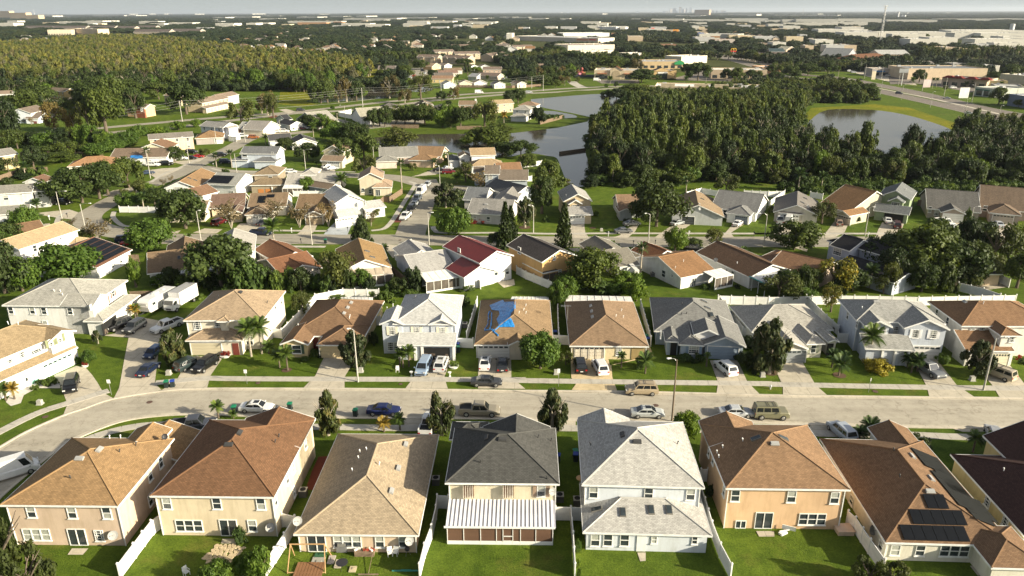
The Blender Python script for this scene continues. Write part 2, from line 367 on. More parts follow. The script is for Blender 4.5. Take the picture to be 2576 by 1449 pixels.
# ---------------------------------------------------------------- houses
class House:
 def __init__(s, label, t, A, B, z, roof, wall, seed=None, cat='house', group=None, name='house'):
  s.t = t; PA = at(t, A[0], A[1], z); PB = at(t, B[0], B[1], z)
  s.rz = math.atan2(PB.y-PA.y, PB.x-PA.x); s.o = Vector((PA.x, PA.y, 0))
  s.ax = Vector((math.cos(s.rz), math.sin(s.rz), 0)); s.ay = Vector((-s.ax.y, s.ax.x, 0))
  s.root = empty(name, s.o, s.rz, label, cat, group)
  s.roof = shingle(roof) if isinstance(roof, tuple) else roof
  s.wall = stucco(wall) if isinstance(wall, tuple) else wall
  s.B = []; s.rnd = random.Random(seed if seed is not None else hash(label) & 0xffff if False else len(label)*7+int(abs(s.o.x)*10))
  HOUSES.append((label, s))
 def loc(s, t, x, y, z): P = at(t or s.t, x, y, z)-s.o; return P.dot(s.ax), P.dot(s.ay)
 def block(s, pts, ez, kind='hip', tan=.42, ov=.38, d=None, w=None, L=None, roof=None, wall=None, fasc=None, z0=0, up=None):
  if L: x0, x1, y0, y1 = L
  else:
   q = [s.loc(p[2] if len(p) > 2 else 0, p[0], p[1], ez) for p in pts]
   x0, x1 = min(a for a, _ in q), max(a for a, _ in q); y0, y1 = min(b for _, b in q), max(b for _, b in q)
   if d: y1 = y0+d
   if w: x1 = x0+w
  roof = roof or s.roof; roof = shingle(roof) if isinstance(roof, tuple) else roof
  wall = wall or s.wall; wall = stucco(wall) if isinstance(wall, tuple) else wall
  W, D = x1-x0, y1-y0; xm, ym = (x0+x1)/2, (y0+y1)/2
  if kind == 'hip':
   hh = min(W, D)/2*tan
   def rz_(x, y): return ez+tan*max(0, min(x-x0, x1-x, y-y0, y1-y))
  elif kind == 'gy':
   hh = W/2*tan
   def rz_(x, y): return ez+tan*max(0, min(x-x0, x1-x))
  elif kind == 'gx':
   hh = D/2*tan
   def rz_(x, y): return ez+tan*max(0, min(y-y0, y1-y))
  elif kind == 'shed':
   hh = D*tan
   def rz_(x, y): return ez+tan*(y-y0)
  else:
   hh = 0
   def rz_(x, y): return ez
  b = MB(); b.uvs = []
  def rf(ps, ux, uy):
   b.face(ps); o0 = Vector(ps[0]); b.uvs.append([((Vector(p)-o0).dot(ux)+50, (Vector(p)-o0).dot(uy)+50) for p in ps])
  c = math.sqrt(1+tan*tan)
  def up_(dx, dy): return Vector((dx, dy, tan))/c
  X, Y = Vector((1,0,0)), Vector((0,1,0))
  a0, a1, a2, a3 = (x0,y0,ez), (x1,y0,ez), (x1,y1,ez), (x0,y1,ez)
  if kind == 'hip':
   h = min(W, D)/2
   if W >= D: r0, r1 = (x0+h, ym, ez+hh), (x1-h, ym, ez+hh)
   else: r0, r1 = (xm, y0+h, ez+hh), (xm, y1-h, ez+hh)
   if W >= D:
    rf([a0,a1,r1,r0], X, up_(0,1)); rf([a1,a2,r1], Y, up_(-1,0)); rf([a2,a3,r0,r1], X, up_(0,-1)); rf([a3,a0,r0], Y, up_(1,0))
   else:
    rf([a0,a1,r0], X, up_(0,1)); rf([a1,a2,r1,r0], Y, up_(-1,0)); rf([a2,a3,r1], X, up_(0,-1)); rf([a3,a0,r0,r1], Y, up_(1,0))
   caps = [(a0,r0),(a1,r1 if W >= D else r0),(a2,r1),(a3,r0 if W >= D else r1),(r0,r1)]
  elif kind == 'gy':
   r0, r1 = (xm,y0,ez+hh), (xm,y1,ez+hh)
   rf([a1,a2,r1,r0], Y, up_(-1,0)); rf([a3,a0,r0,r1], Y, up_(1,0)); caps = [(r0,r1)]
  elif kind == 'gx':
   r0, r1 = (x0,ym,ez+hh), (x1,ym,ez+hh)
   rf([a0,a1,r1,r0], X, up_(0,1)); rf([a2,a3,r0,r1], X, up_(0,-1)); caps = [(r0,r1)]
  elif kind == 'shed':
   rf([a0,a1,(x1,y1,ez+hh),(x0,y1,ez+hh)], X, up_(0,1)); caps = []
  else:
   rf([a0,a1,a2,a3], X, Y); caps = []
  for fc in list(b.f):
   ps = [b.v[i] for i in fc]; b.face([(p[0], p[1], p[2]-.16) for p in reversed(ps)]); b.uvs.append([(0,0)]*len(ps))
  ro = b.obj('roof', roof, s.root)
  if kind != 'flat':
   cp = MB()
   for p, q in caps: cp.tube(Vector(p)+Vector((0,0,.0)), Vector(q), .10, .10, 5)
   if cp.v: cp.obj('ridge_cap', capmat(roof), ro)
  fm = fasc or WHITE; g = MB(); e = .025; zf = ez-.085
  if kind in ('hip', 'gx', 'shed', 'flat'):
   g.box((xm, y0-e, zf), (W+.1, .05, .21)); g.box((xm, y1+e, zf+(hh if kind == 'shed' else 0)), (W+.1, .05, .21))
  if kind in ('hip', 'gy', 'flat'):
   g.box((x0-e, ym, zf), (.05, D-.02, .21)); g.box((x1+e, ym, zf), (.05, D-.02, .21))
  def rake(p, q, nx, ny):
   p = Vector(p); q = Vector(q); u = Vector((0,0,.03)); dn = Vector((0,0,-.21)); n = Vector((nx,ny,0))*.05
   P = [p+u, q+u, q+dn, p+dn]; g.face([v+n for v in P]); g.face([v for v in P]); g.face([P[0], P[1], P[1]+n, P[0]+n]); g.face([P[3], P[2], P[2]+n, P[3]+n])
  if kind == 'gy':
   for y, n in ((y0,-1),(y1,1)): rake((x0,y,ez), (xm,y,ez+hh), 0, n); rake((xm,y,ez+hh), (x1,y,ez), 0, n)
  if kind == 'gx':
   for x, n in ((x0,-1),(x1,1)): rake((x,y0,ez), (x,ym,ez+hh), n, 0); rake((x,ym,ez+hh), (x,y1,ez), n, 0)
  if kind == 'shed':
   for x, n in ((x0,-1),(x1,1)): rake((x,y0,ez), (x,y1,ez+hh), n, 0)
  g.obj('fascia', fm, s.root)
  wx0, wx1, wy0, wy1 = x0+ov, x1-ov, y0+ov, y1-ov; zt = ez-.14
  bb = MB(); A = [(wx0,wy0),(wx1,wy0),(wx1,wy1),(wx0,wy1)]
  if kind == 'shed': tops = [rz_(*p)-.17 for p in A]
  else: tops = [zt+(ov*tan if kind != 'flat' else 0)]*4
  for i in range(4):
   p, q = A[i], A[(i+1)%4]; bb.face([(p[0],p[1],z0),(q[0],q[1],z0),(q[0],q[1],tops[(i+1)%4]),(p[0],p[1],tops[i])])
  if kind == 'gy':
   for y in (wy0, wy1): bb.face([(wx0,y,tops[0]),(wx1,y,tops[0]),(xm,y,ez+hh-.17)])
  if kind == 'gx':
   for x in (wx0, wx1): bb.face([(x,wy0,tops[0]),(x,wy1,tops[0]),(x,ym,ez+hh-.17)])
  bb.face([(p[0],p[1],z0+.01) for p in A])
  bb.obj('wall', wall, s.root)
  if not s.B and s.o.y < 112:
   for x in (wx0-.03, wx1+.03): cube('downpipe', WHITE, s.root, (x, wy0-.05, ez/2-.1), (.09,.09,ez-.25))
  s.B.append(dict(x0=x0,x1=x1,y0=y0,y1=y1,ez=ez,ov=ov,rz=rz_,kind=kind,hh=hh,tan=tan,ro=ro))
  return s
 def hit(s, face, px, py, bi=0, t=None):
  b = s.B[bi]; d = ray(t or s.t, px, py); o = Vector((0,0,CAMZ))-s.o
  ox, oy = o.dot(s.ax), o.dot(s.ay); dx, dy = d.dot(s.ax), d.dot(s.ay)
  if face == 'f': k = (b['y0']+b['ov']-oy)/dy
  elif face == 'r': k = (b['x1']-b['ov']-ox)/dx
  else: k = (b['x0']+b['ov']-ox)/dx
  return Vector((ox+dx*k, oy+dy*k, CAMZ+d.z*k))
 def win(s, face, px, py, w=.95, h=1.45, st='s', bi=0, shutter=None, mat=None, t=None):
  p = s.hit(face, px, py, bi, t); b = s.B[bi]
  n = {'f': (0,-1), 'r': (1,0), 'l': (-1,0)}[face]; off = .04
  if face == 'f': p.y = b['y0']+b['ov']-off
  elif face == 'r': p.x = b['x1']-b['ov']+off
  else: p.x = b['x0']+b['ov']-off
  if st in 'gdop': p.z = h/2+.02
  p.z = max(h/2+.02, p.z)
  add_window(s.root, st, p, w, h, {'f': 0, 'r': rad(90), 'l': rad(-90)}[face], s.rnd, shutter, mat)
  return s
 def roofhit(s, px, py, bi=0, t=None):
  b = s.B[bi]; z = b['ez']+b['hh']*.5
  for _ in range(30):
   P = at(t or s.t, px, py, z)-s.o; x, y = P.dot(s.ax), P.dot(s.ay); z += (b['rz'](x, y)-z)*.5
  return Vector((x, y, z))
 def slope(s, x, y, bi=0):
  b = s.B[bi]; e = .05; f = b['rz']
  return Vector((-(f(x+e,y)-f(x-e,y))/(2*e), -(f(x,y+e)-f(x,y-e))/(2*e), 1)).normalized()
 def onroof(s, name, data, p, bi=0, lift=0, spin=0):
  n = s.slope(p.x, p.y, bi); xx = Vector((0,0,1)).cross(n)
  xx = xx.normalized() if xx.length > .01 else Vector((1,0,0)); yy = n.cross(xx)
  if spin: xx, yy = xx*math.cos(spin)+yy*math.sin(spin), yy*math.cos(spin)-xx*math.sin(spin)
  o = newobj(name, data, s.root); M = Matrix((xx, yy, n)).transposed().to_4x4(); M.translation = p+n*lift; o.matrix_local = M
  return o
 def vent(s, px, py, bi=0, k='box', t=None, dark=False):
  p = s.roofhit(px, py, bi, t)
  def fb():
   b = MB(); b.box((0,0,.08), (.95,.5,.16)); b.box((0,.05,.19), (.85,.38,.05)); return b.mesh('vent', plain('vent_dark', (.05,.05,.05)) if dark else plain('vent_grey', (.33,.33,.32)))
  def fp():
   b = MB(); b.tube((0,0,-.1), (0,.12,.34), .06, .06, 6); b.ball((0,.1,.36), .10, 6, 4); return b.mesh('vent_pipe', plain('vent_dark', (.05,.05,.05)) if dark else WHITE)
  def fs():
   b = MB(); b.box((0,0,.07), (.65,1.15,.14)); b.box((0,0,.15), (.52,1.0,.03), 0, 1); return b.mesh('skylight', [plain('vent_grey2', (.16,.15,.13)), GLASSD])
  if k == 'box': s.onroof('roof_vent', cached(('vb', dark), fb), p, bi)
  elif k == 'sky': s.onroof('skylight', cached('vs', fs), p, bi)
  else: s.onroof('vent_pipe', cached(('vp', dark), fp), p, bi)
  return s
 def panels(s, px, py, nx, ny, bi=0, w=1.05, h=1.7, t=None, mat=None, gap=.03):
  p = s.roofhit(px, py, bi, t); n = s.slope(p.x, p.y, bi); xx = Vector((0,0,1)).cross(n).normalized(); yy = n.cross(xx)
  def f():
   b = MB(); b.box((0,0,0), (w-.02,h-.02,.05)); return b.mesh('solar_panel', mat or SOLARM)
  me = cached(('sp', w, h, (mat or SOLARM).name), f)
  for i in range(nx):
   for j in range(ny):
    q = p+xx*((i-(nx-1)/2)*(w+gap))+yy*((j-(ny-1)/2)*(h+gap)); o = newobj('solar_panel', me, s.root)
    M = Matrix((xx, yy, n)).transposed().to_4x4(); M.translation = q+n*.12; o.matrix_local = M
  return s
 def dish(s, p, k=.45, col=None):
  def f():
   b = MB(); b.tube((0,0,-.1), (0,-.1,.5), .025, .025, 5)
   c = Vector((0,-.15,.55)); nrm = Vector((.5,-.75,.45)).normalized(); x = nrm.orthogonal().normalized(); y = nrm.cross(x)
   N = 12; rings = [(0,0),(.6,.05),(1,.14)]
   pts = [[c+(x*math.cos(2*math.pi*i/N)+y*math.sin(2*math.pi*i/N))*k*r+nrm*d for i in range(N)] for r, d in rings[1:]]
   for i in range(N):
    b.face([c, pts[0][i], pts[0][(i+1)%N]]); b.face([pts[0][i], pts[1][i], pts[1][(i+1)%N], pts[0][(i+1)%N]])
   b.tube(c-nrm*0, c+nrm*.5, .02, .02, 4); b.ball(c+nrm*.5, .06, 6, 4)
   return b.mesh('satellite_dish', col or plain('dish_grey', (.30,.30,.29), .6))
  newobj('satellite_dish', cached(('dish', k, (col or WHITE).name), f), s.root, p); return s
 def auto(s, bi=0, faces='fr', rows=None):
  """evenly spaced windows on far houses"""
  b = s.B[bi]; ez = b['ez']; rows = rows or ([1.3] if ez < 4 else [1.3, 4.1])
  for fc in faces:
   if fc == 'f': a0, a1 = b['x0']+b['ov'], b['x1']-b['ov']
   else: a0, a1 = b['y0']+b['ov'], b['y1']-b['ov']
   n = max(1, int((a1-a0)/3.6))
   for z in rows:
    for i in range(n):
     c = a0+(a1-a0)*(i+.5)/n
     p = Vector((c, b['y0']+b['ov']-.04, z)) if fc == 'f' else Vector((b['x1']-b['ov']+.04 if fc == 'r' else b['x0']+b['ov']-.04, c, z))
     add_window(s.root, 's', p, .95, 1.3, {'f': 0, 'r': rad(90), 'l': rad(-90)}[fc], s.rnd)
  return s
HOUSES = []
def capmat(m):
 for k, v in MATS.items():
  if v is m and k[0] == 'sh': return plain('cap%s' % (k[1],), sc3(k[1], .92), .9, 0, .1)
 return m
# ---------------------------------------------------------------- vehicles
CARS = {
 'sedan':  (4.65,1.80,.90,1.42,[(-2.32,.55),(-2.30,.88),(-1.6,.98),(-.9,.95),(1.0,.92),(1.9,.82),(2.25,.66),(2.32,.45)], (1.15,.45,-.85,-1.65)),
 'hatch':  (4.2,1.75,.95,1.50,[(-2.1,.5),(-2.08,.95),(-1.2,.98),(1.0,.95),(1.75,.80),(2.05,.62),(2.1,.42)], (1.25,.55,-1.5,-2.0)),
 'suv':    (4.75,1.90,1.08,1.76,[(-2.37,.55),(-2.35,1.08),(-1.2,1.10),(1.0,1.08),(1.95,.98),(2.3,.82),(2.37,.5)], (1.15,.60,-1.95,-2.28)),
 'van':    (5.0,1.95,1.10,1.78,[(-2.5,.5),(-2.48,1.10),(-1.2,1.10),(1.3,1.08),(2.0,.92),(2.4,.72),(2.5,.45)], (1.75,.85,-2.2,-2.42)),
 'cargo':  (5.9,2.05,1.25,2.45,[(-2.95,.5),(-2.93,1.25),(0,1.25),(1.9,1.25),(2.4,1.1),(2.85,.85),(2.95,.45)], (2.35,1.7,-2.85,-2.92)),
 'pickup': (5.7,2.0,1.05,1.85,[(-2.85,.6),(-2.83,1.05),(1.2,1.08),(2.3,1.04),(2.75,.9),(2.85,.55)], (1.35,.75,-.75,-1.05)),
 'boxy':   (4.7,2.05,1.20,1.98,[(-2.35,.6),(-2.33,1.20),(1.0,1.22),(2.1,1.2),(2.33,1.0),(2.35,.6)], (1.05,.85,-2.2,-2.3)),
}
def wheelmesh(r, wd):
 def f():
  b = MB(); b.tube((0,-wd/2,0), (0,wd/2,0), r, r, 14); return b.mesh('tyre', DARK)
 def g():
  b = MB()
  for sgn in (-1, 1): b.tube((0,sgn*wd/2*.9,0), (0,sgn*(wd/2+.02),0), r*.62, r*.55, 10)
  return b.mesh('rim', METAL)
 return cached(('tyre', r, wd), f), cached(('rim', r, wd), g)
def vehicle_parts(kind, col):
 L, W, belt, top, prof, cab = CARS[kind]
 def body():
  b = MB(); z0 = .30; hw = W/2; N = len(prof)
  def sec(x, zt):
   k = 1-.10*max(0, (abs(x)-L/2*.7)/(L/2*.3)); h = hw*k
   return [(x,-h*.94,z0),(x,-h,z0+.22),(x,-h,zt-.16 if zt-.16 > z0+.25 else z0+.26),(x,-h*.88,zt),(x,h*.88,zt),(x,h,zt-.16 if zt-.16 > z0+.25 else z0+.26),(x,h,z0+.22),(x,h*.94,z0)]
  S = [sec(x, z) for x, z in prof]
  for i in range(N-1):
   for k in range(7): b.face([S[i][k+1], S[i][k], S[i+1][k], S[i+1][k+1]])
  b.face(S[0]); b.face(list(reversed(S[-1]))); b.face([S[0][0], S[0][7], S[-1][7], S[-1][0]])
  return b.mesh('car_body', paint(col))
 x0, x1, x2, x3 = cab; hb, ht = W/2*.89, W/2*.74
 zb = belt-.02; zt = top
 def cabin():
  b = MB(); B = [(x3,-hb,zb),(x0,-hb,zb),(x0,hb,zb),(x3,hb,zb)]; T = [(x2,-ht,zt-.05),(x1,-ht,zt-.05),(x1,ht,zt-.05),(x2,ht,zt-.05)]
  T2 = [(x2+.12,-ht+.12,zt),(x1-.12,-ht+.12,zt),(x1-.12,ht-.12,zt),(x2+.12,ht-.12,zt)]
  for i in range(4):
   j = (i+1)%4; b.face([B[i],B[j],T[j],T[i]]); b.face([T[i],T[j],T2[j],T2[i]])
  b.face(T2); return b.mesh('cabin', paint(col))
 def glass():
  b = MB(); o = .015
  def quad(a, c, d, e, m):    # inset quad pushed out
   P = [Vector(q) for q in (a, c, d, e)]; ce = sum(P, Vector())/4; n = (P[1]-P[0]).cross(P[3]-P[0]).normalized()
   if n.dot(ce-Vector((0,0,1))) < 0: n = -n
   b.face([ce+(q-ce)*m+n*o for q in P])
  quad((x0,-hb,zb),(x0,hb,zb),(x1,ht,zt-.05),(x1,-ht,zt-.05), .86)
  if kind not in ('cargo',): quad((x3,-hb,zb),(x3,hb,zb),(x2,ht,zt-.05),(x2,-ht,zt-.05), .80)
  for s_ in (-1, 1):
   def P(f, zz):
    a = x3+(x0-x3)*f; c = x2+(x1-x2)*f; k = (zz-zb)/(zt-.05-zb); return (a+(c-a)*k, s_*(hb+(ht-hb)*k), zz)
   cuts = [(.05,.5),(.53,.95)] if kind in ('sedan','pickup','hatch') else ([(.80,.96)] if kind == 'cargo' else [(.04,.30),(.33,.62),(.65,.95)])
   for f0, f1 in cuts:
    zl, zh = zb+.06, zt-.16
    quad(P(f0,zl), P(f1,zl), P(f1,zh), P(f0,zh), .96)
  return b.mesh('car_window', CARGL)
 def head():
  b = MB(); b.box((0,0,0), (.14,.36,.15)); return b.mesh('headlight', plain('lamp_clear', (.6,.6,.58), .1))
 def tail():
  b = MB(); b.box((0,0,0), (.10,.30,.22)); return b.mesh('taillight', plain('lamp_red', (.35,.01,.01), .2))
 k = (kind, col)
 return cached(('cb',k), body), cached(('cc',k), cabin), cached(('cg',kind), glass), cached('hl', head), cached('tl', tail)
def vehicle(kind, P, hd, col, label, name='parked_car', cat='car', group=None, rack=False, far=False):
 L, W, belt, top, prof, cab = CARS[kind]
 r = empty(name, (P.x, P.y, 0.05), hd, label, cat, group)
 bo, ca, gl, hl, tl = vehicle_parts(kind, col)
 b = newobj('body', bo, r); c = newobj('cabin', ca, r); newobj('car_window', gl, c)
 ty, ri = wheelmesh(.40 if kind in ('boxy','pickup') else .34, .24)
 rr = .40 if kind in ('boxy','pickup') else .34
 for sx in (-1, 1):
  for sy in (-1, 1):
   q = newobj('wheel', ty, r, (sx*L*.31, sy*(W/2-.10), rr)); newobj('rim', ri, q)
 if not far:
  for sy in (-1, 1):
   newobj('headlight', hl, b, (L/2-.10, sy*(W/2-.32), belt-.30)); newobj('taillight', tl, b, (-L/2+.05, sy*(W/2-.25), belt-.28))
   cube('wing_mirror', paint(col), r, (cab[0]-.25, sy*(W/2+.10), belt+.08), (.14,.22,.13))
  cube('number_plate', plain('plate', (.6,.6,.58)), b, (-L/2-.005, 0, .6), (.03,.42,.15))
  cube('bumper', DARK, b, (L/2-.01, 0, .48), (.06,W*.7,.18))
 if kind == 'pickup':
  bed = MB(); x0, x1 = -L/2+.12, cab[3]-.10; bed.box(((x0+x1)/2,0,belt+.012), (x1-x0,W-.45,.03))
  bed.obj('truck_bed', plain('bed_liner', (.025,.025,.025), .8), r)
  for sy in (-1, 1): cube('bed_rail', paint(col), r, ((x0+x1)/2, sy*(W/2-.12), belt+.10), (x1-x0,.12,.2))
  cube('tailgate', paint(col), r, (-L/2+.06, 0, belt+.10), (.08,W-.25,.2))
 if rack:
  for sy in (-1, 1): cube('roof_rail', BLACKP, r, ((cab[1]+cab[2])/2, sy*(W/2*.62), top+.05), (abs(cab[1]-cab[2])*.8,.05,.05))
  for q in (-.5, .4): cube('rack_bar', BLACKP, r, (q, 0, top+.09), (.05,W*.62,.05))
 if kind in ('sedan','hatch','suv') and not rack and not far and (len(label) % 3 == 0):
  cube('sunroof', CARGL, r, ((cab[1]+cab[2])/2+.25, 0, top+.004), (.8,.8,.012))
 return r
# ---------------------------------------------------------------- trees
def crownmesh(kind, seed, dense=1.0):
 rnd = random.Random(seed); b = MB()
 def leafq(c, n, s_):
  x = n.orthogonal().normalized(); a = rnd.uniform(0, 6.28); y = n.cross(x); u = x*math.cos(a)+y*math.sin(a); v = n.cross(u)
  b.face([c-u*s_-v*s_*.6, c+u*s_-v*s_*.6, c+u*s_*.75+v*s_*.7, c-u*s_*.75+v*s_*.7])
 def clump(c, r, n, ls, core=.55):
  if core: b.ball(c, r*core, 6, 4, 0, .85, .18, rnd)
  for _ in range(n):
   d = Vector((rnd.gauss(0,1), rnd.gauss(0,1), rnd.gauss(0,1)+.25)).normalized()
   q = c+Vector((d.x, d.y, d.z*.85))*r*rnd.uniform(.55, 1.05)
   nn = (d+Vector((rnd.gauss(0,.5), rnd.gauss(0,.5), rnd.gauss(0,.5)+.3))).normalized(); leafq(q, nn, ls*rnd.uniform(.6, 1.3))
 K = dense
 if kind == 'oak':      # broad lumpy dome
  for i in range(int(34*K**.5)):
   a = rnd.uniform(0, 6.28); zz = rnd.uniform(.12, .95); rm = math.sqrt(max(0, 1-((zz-.38)/.62)**2)) if zz > .38 else .75+.25*zz/.38
   q = rm*rnd.uniform(.35, .85); rr = rnd.uniform(.2, .34)
   clump(Vector((q*math.cos(a), q*math.sin(a), zz*.9+.02)), rr, int(120*K), .042, .42)
 elif kind == 'round':
  for i in range(int(36*K**.5)):
   d = Vector((rnd.gauss(0,1), rnd.gauss(0,1), rnd.gauss(0,1))).normalized(); q = rnd.uniform(.5, .8)
   clump(Vector((d.x*q, d.y*q, .5+d.z*q*.45)), .28, int(105*K), .040, .5)
 elif kind == 'magnolia':   # upright ragged oval, dark with brown leaf backs
  for i in range(int(34*K**.5)):
   zz = rnd.uniform(.0, 1); rm = (1-abs(zz-.35)**1.6*1.5)*.85; a = rnd.uniform(0, 6.28); q = max(.12, rm)*rnd.uniform(.35, 1.12)
   clump(Vector((q*math.cos(a), q*math.sin(a), zz)), rnd.uniform(.16, .27), int(80*K), .055, .22)
 elif kind == 'cypress':    # tall irregular spire with drooping tufts
  for i in range(30):
   zz = rnd.uniform(0, 1)**.85; rm = (1-zz)**.5*.9+.16; a = rnd.uniform(0, 6.28); q = rm*rnd.uniform(.25, .95)
   clump(Vector((q*math.cos(a), q*math.sin(a), zz*.96)), rnd.uniform(.16, .3), int(52*K), .06, .3)
 elif kind == 'cedar':      # dense cone of twigs
  for i in range(60):
   zz = rnd.uniform(0, 1); rm = (1-zz)*.85+.08; a = rnd.uniform(0, 6.28); q = rm*rnd.uniform(.6, 1)
   clump(Vector((q*math.cos(a), q*math.sin(a), zz*.97)), .17, int(55*K), .04, .3)
  b.tube((0,0,0), (0,0,.9), .55, .05, 8)
 elif kind == 'norfolk':    # whorled tiers
  for t in range(17):
   z = t/17; rr = (1-z)**.8*.95+.05
   for k in range(7):
    a = k*6.283/7+t*.5; d = Vector((math.cos(a), math.sin(a), 0))
    for j in range(9):
     f = (j+1)/9; leafq(d*rr*f+Vector((0,0,z-.015*f*2+.02*f*f*3)), Vector((rnd.gauss(0,.4), rnd.gauss(0,.4), 1)).normalized(), .085*(1-.4*f)+.03)
  b.tube((0,0,0), (0,0,1), .16, .02, 6)
 elif kind == 'sparse':     # crepe myrtle with thin rusty crown
  for i in range(26):
   a = rnd.uniform(0, 6.28); zz = rnd.uniform(.1, 1); q = (.35+.6*zz)*rnd.uniform(.3, 1)
   clump(Vector((q*math.cos(a), q*math.sin(a), zz)), .24, int(30*K), .04, 0)
 elif kind == 'loose':
  for i in range(24):
   a = rnd.uniform(0, 6.28); zz = rnd.uniform(.05, .95); rm = math.sqrt(max(0.05, 1-((zz-.45)/.6)**2)); q = rm*rnd.uniform(.4, .9)
   clump(Vector((q*math.cos(a), q*math.sin(a), zz)), rnd.uniform(.18, .32), int(95*K), .042, .25)
 elif kind == 'scrub':      # low vine covered mound
  for i in range(20):
   a = rnd.uniform(0, 6.28); q = rnd.uniform(0, .85); zz = rnd.uniform(.05, 1)*(1-q*q*.7)
   clump(Vector((q*math.cos(a), q*math.sin(a), zz*.8)), rnd.uniform(.2, .34), int(80*K), .052, .5)
 zm = sorted(v[2] for v in b.v)[int(len(b.v)*.995)]; rm = sorted(math.hypot(v[0], v[1]) for v in b.v)[int(len(b.v)*.95)]
 b.v = [(x/rm, y/rm, z/zm) for x, y, z in b.v]
 return b
def trunkmesh(kind, seed):
 rnd = random.Random(seed); b = MB()
 if kind == 'sparse':
  for k in range(6):
   a = rnd.uniform(0, 6.28); p = Vector((0,0,0)); d = Vector((math.cos(a)*.1, math.sin(a)*.1, .35))
   for j in range(4):
    q = p+d; b.tube(p, q, .018-.004*j, .014-.004*j, 5); p = q; d = Vector((d.x*1.3+rnd.gauss(0,.03), d.y*1.3+rnd.gauss(0,.03), d.z*.75))
  return b
 r = {'cypress': .022, 'cedar': .02, 'norfolk': .015}.get(kind, .035)
 b.tube((0,0,-.02), (rnd.gauss(0,.01), rnd.gauss(0,.01), .45), r*1.25, r*.8, 8)
 if kind in ('cypress', 'norfolk', 'cedar'):
  b.tube((0,0,.45), (0,0,.97), r*.8, .004, 6)
  if kind == 'cypress':
   for k in range(8):
    a = rnd.uniform(0, 6.28); z = rnd.uniform(.4, .85); b.tube((0,0,z), (math.cos(a)*.12, math.sin(a)*.12, z+.06), r*.3, r*.1, 4)
  return b
 for k in range(6):
  a = k*1.05+rnd.uniform(-.3, .3); q = Vector((math.cos(a)*.16, math.sin(a)*.16, .68)); b.tube((0,0,.36+.02*k), q, r*.55, r*.3, 6)
  for j in range(2):
   b.tube(q, q+Vector((math.cos(a+j-.5)*.12, math.sin(a+j-.5)*.12, .16)), r*.3, r*.08, 4)
 return b
LEAF = {
 'oak': leaf('oak_leaves', (.044,.068,.015), (.095,.125,.027)), 'bright': leaf('mango_leaves', (.065,.115,.015), (.13,.19,.025)),
 'olive': leaf('olive_leaves', (.062,.078,.018), (.115,.125,.03)), 'magnolia': leaf('magnolia_leaves', (.036,.052,.016), (.12,.105,.04), .15),
 'dark': leaf('dark_leaves', (.028,.045,.014), (.06,.085,.025)), 'cypress': leaf('cypress_leaves', (.060,.088,.018), (.122,.145,.034)),
 'yellow': leaf('yellow_leaves', (.10,.11,.018), (.27,.20,.03)), 'rust': leaf('rust_leaves', (.095,.08,.028), (.17,.12,.04)),
 'sparse': leaf('myrtle_leaves', (.13,.10,.05), (.20,.16,.08)), 'palm': leaf('palm_fronds', (.06,.10,.02), (.13,.18,.04), .15),
 'palmdk': leaf('palm_fronds_dark', (.035,.065,.018), (.08,.12,.03), .15), 'palmyl': leaf('palm_fronds_yellow', (.25,.17,.03), (.35,.25,.05), .15),
 'scrub': leaf('vine_leaves', (.05,.085,.018), (.11,.16,.03)), 'gold': leaf('golden_shrub_leaves', (.30,.24,.02), (.5,.42,.05), .15), 'red': leaf('red_leaves', (.22,.03,.02), (.3,.06,.03)),
}
KIND = {
 'oak': ('oak','oak',BARK,.22,'dark green oak with a broad lumpy crown'), 'mango': ('round','bright',BARK,.12,'bright green densely leaved tree'),
 'olive': ('loose','olive',BARK,.22,'olive green loose crowned tree'), 'mag': ('magnolia','magnolia',PBARK,.16,'upright dark magnolia with brown leaf backs'),
 'tcyp': ('cypress','cypress',PBARK,.5,'tall bare-stemmed cypress'),
 'dark': ('oak','dark',BARK,.15,'very dark bushy evergreen tree'), 'cyp': ('cypress','cypress',PBARK,.28,'tall bald cypress with pale trunk'),
 'yel': ('loose','yellow',BARK,.2,'tree with yellow blossom over green leaves'), 'rust': ('loose','rust',PBARK,.22,'tree turning rusty orange'),
 'myr': ('sparse','sparse',PBARK,.35,'thin crepe myrtle with sparse brown leaves'), 'cedar': ('cedar','dark',BARK,.08,'dense conical dark green tree'),
 'norf': ('norfolk','dark',BARK,.05,'tall spire of tiered dark branches'), 'shrub': ('round','bright',BARK,.0,'clipped round green shrub'),
 'bush': ('scrub','scrub',BARK,.0,'leafy green bush'), 'gold': ('scrub','gold',BARK,.0,'golden yellow shrub bed'), 'redb': ('scrub','red',BARK,0,'red leaved bush'),
 'dbush': ('scrub','dark',BARK,.0,'dark green bush'),
}
SEEDS = {'oak': 3, 'round': 2, 'magnolia': 3, 'cypress': 4, 'loose': 3, 'scrub': 3}
def crown_data(shape, lf, i, dense):
 return cached(('crown', shape, lf, i, dense), lambda: cached(('crb', shape, i, dense), lambda: crownmesh(shape, i*31+len(shape), dense)).mesh('crown', LEAF[lf]))
def trunk_data(shape, i, mat):
 return cached(('trunk', shape, i, mat.name), lambda: trunkmesh(shape, i*17+5).mesh('trunk', mat))
TREES = []
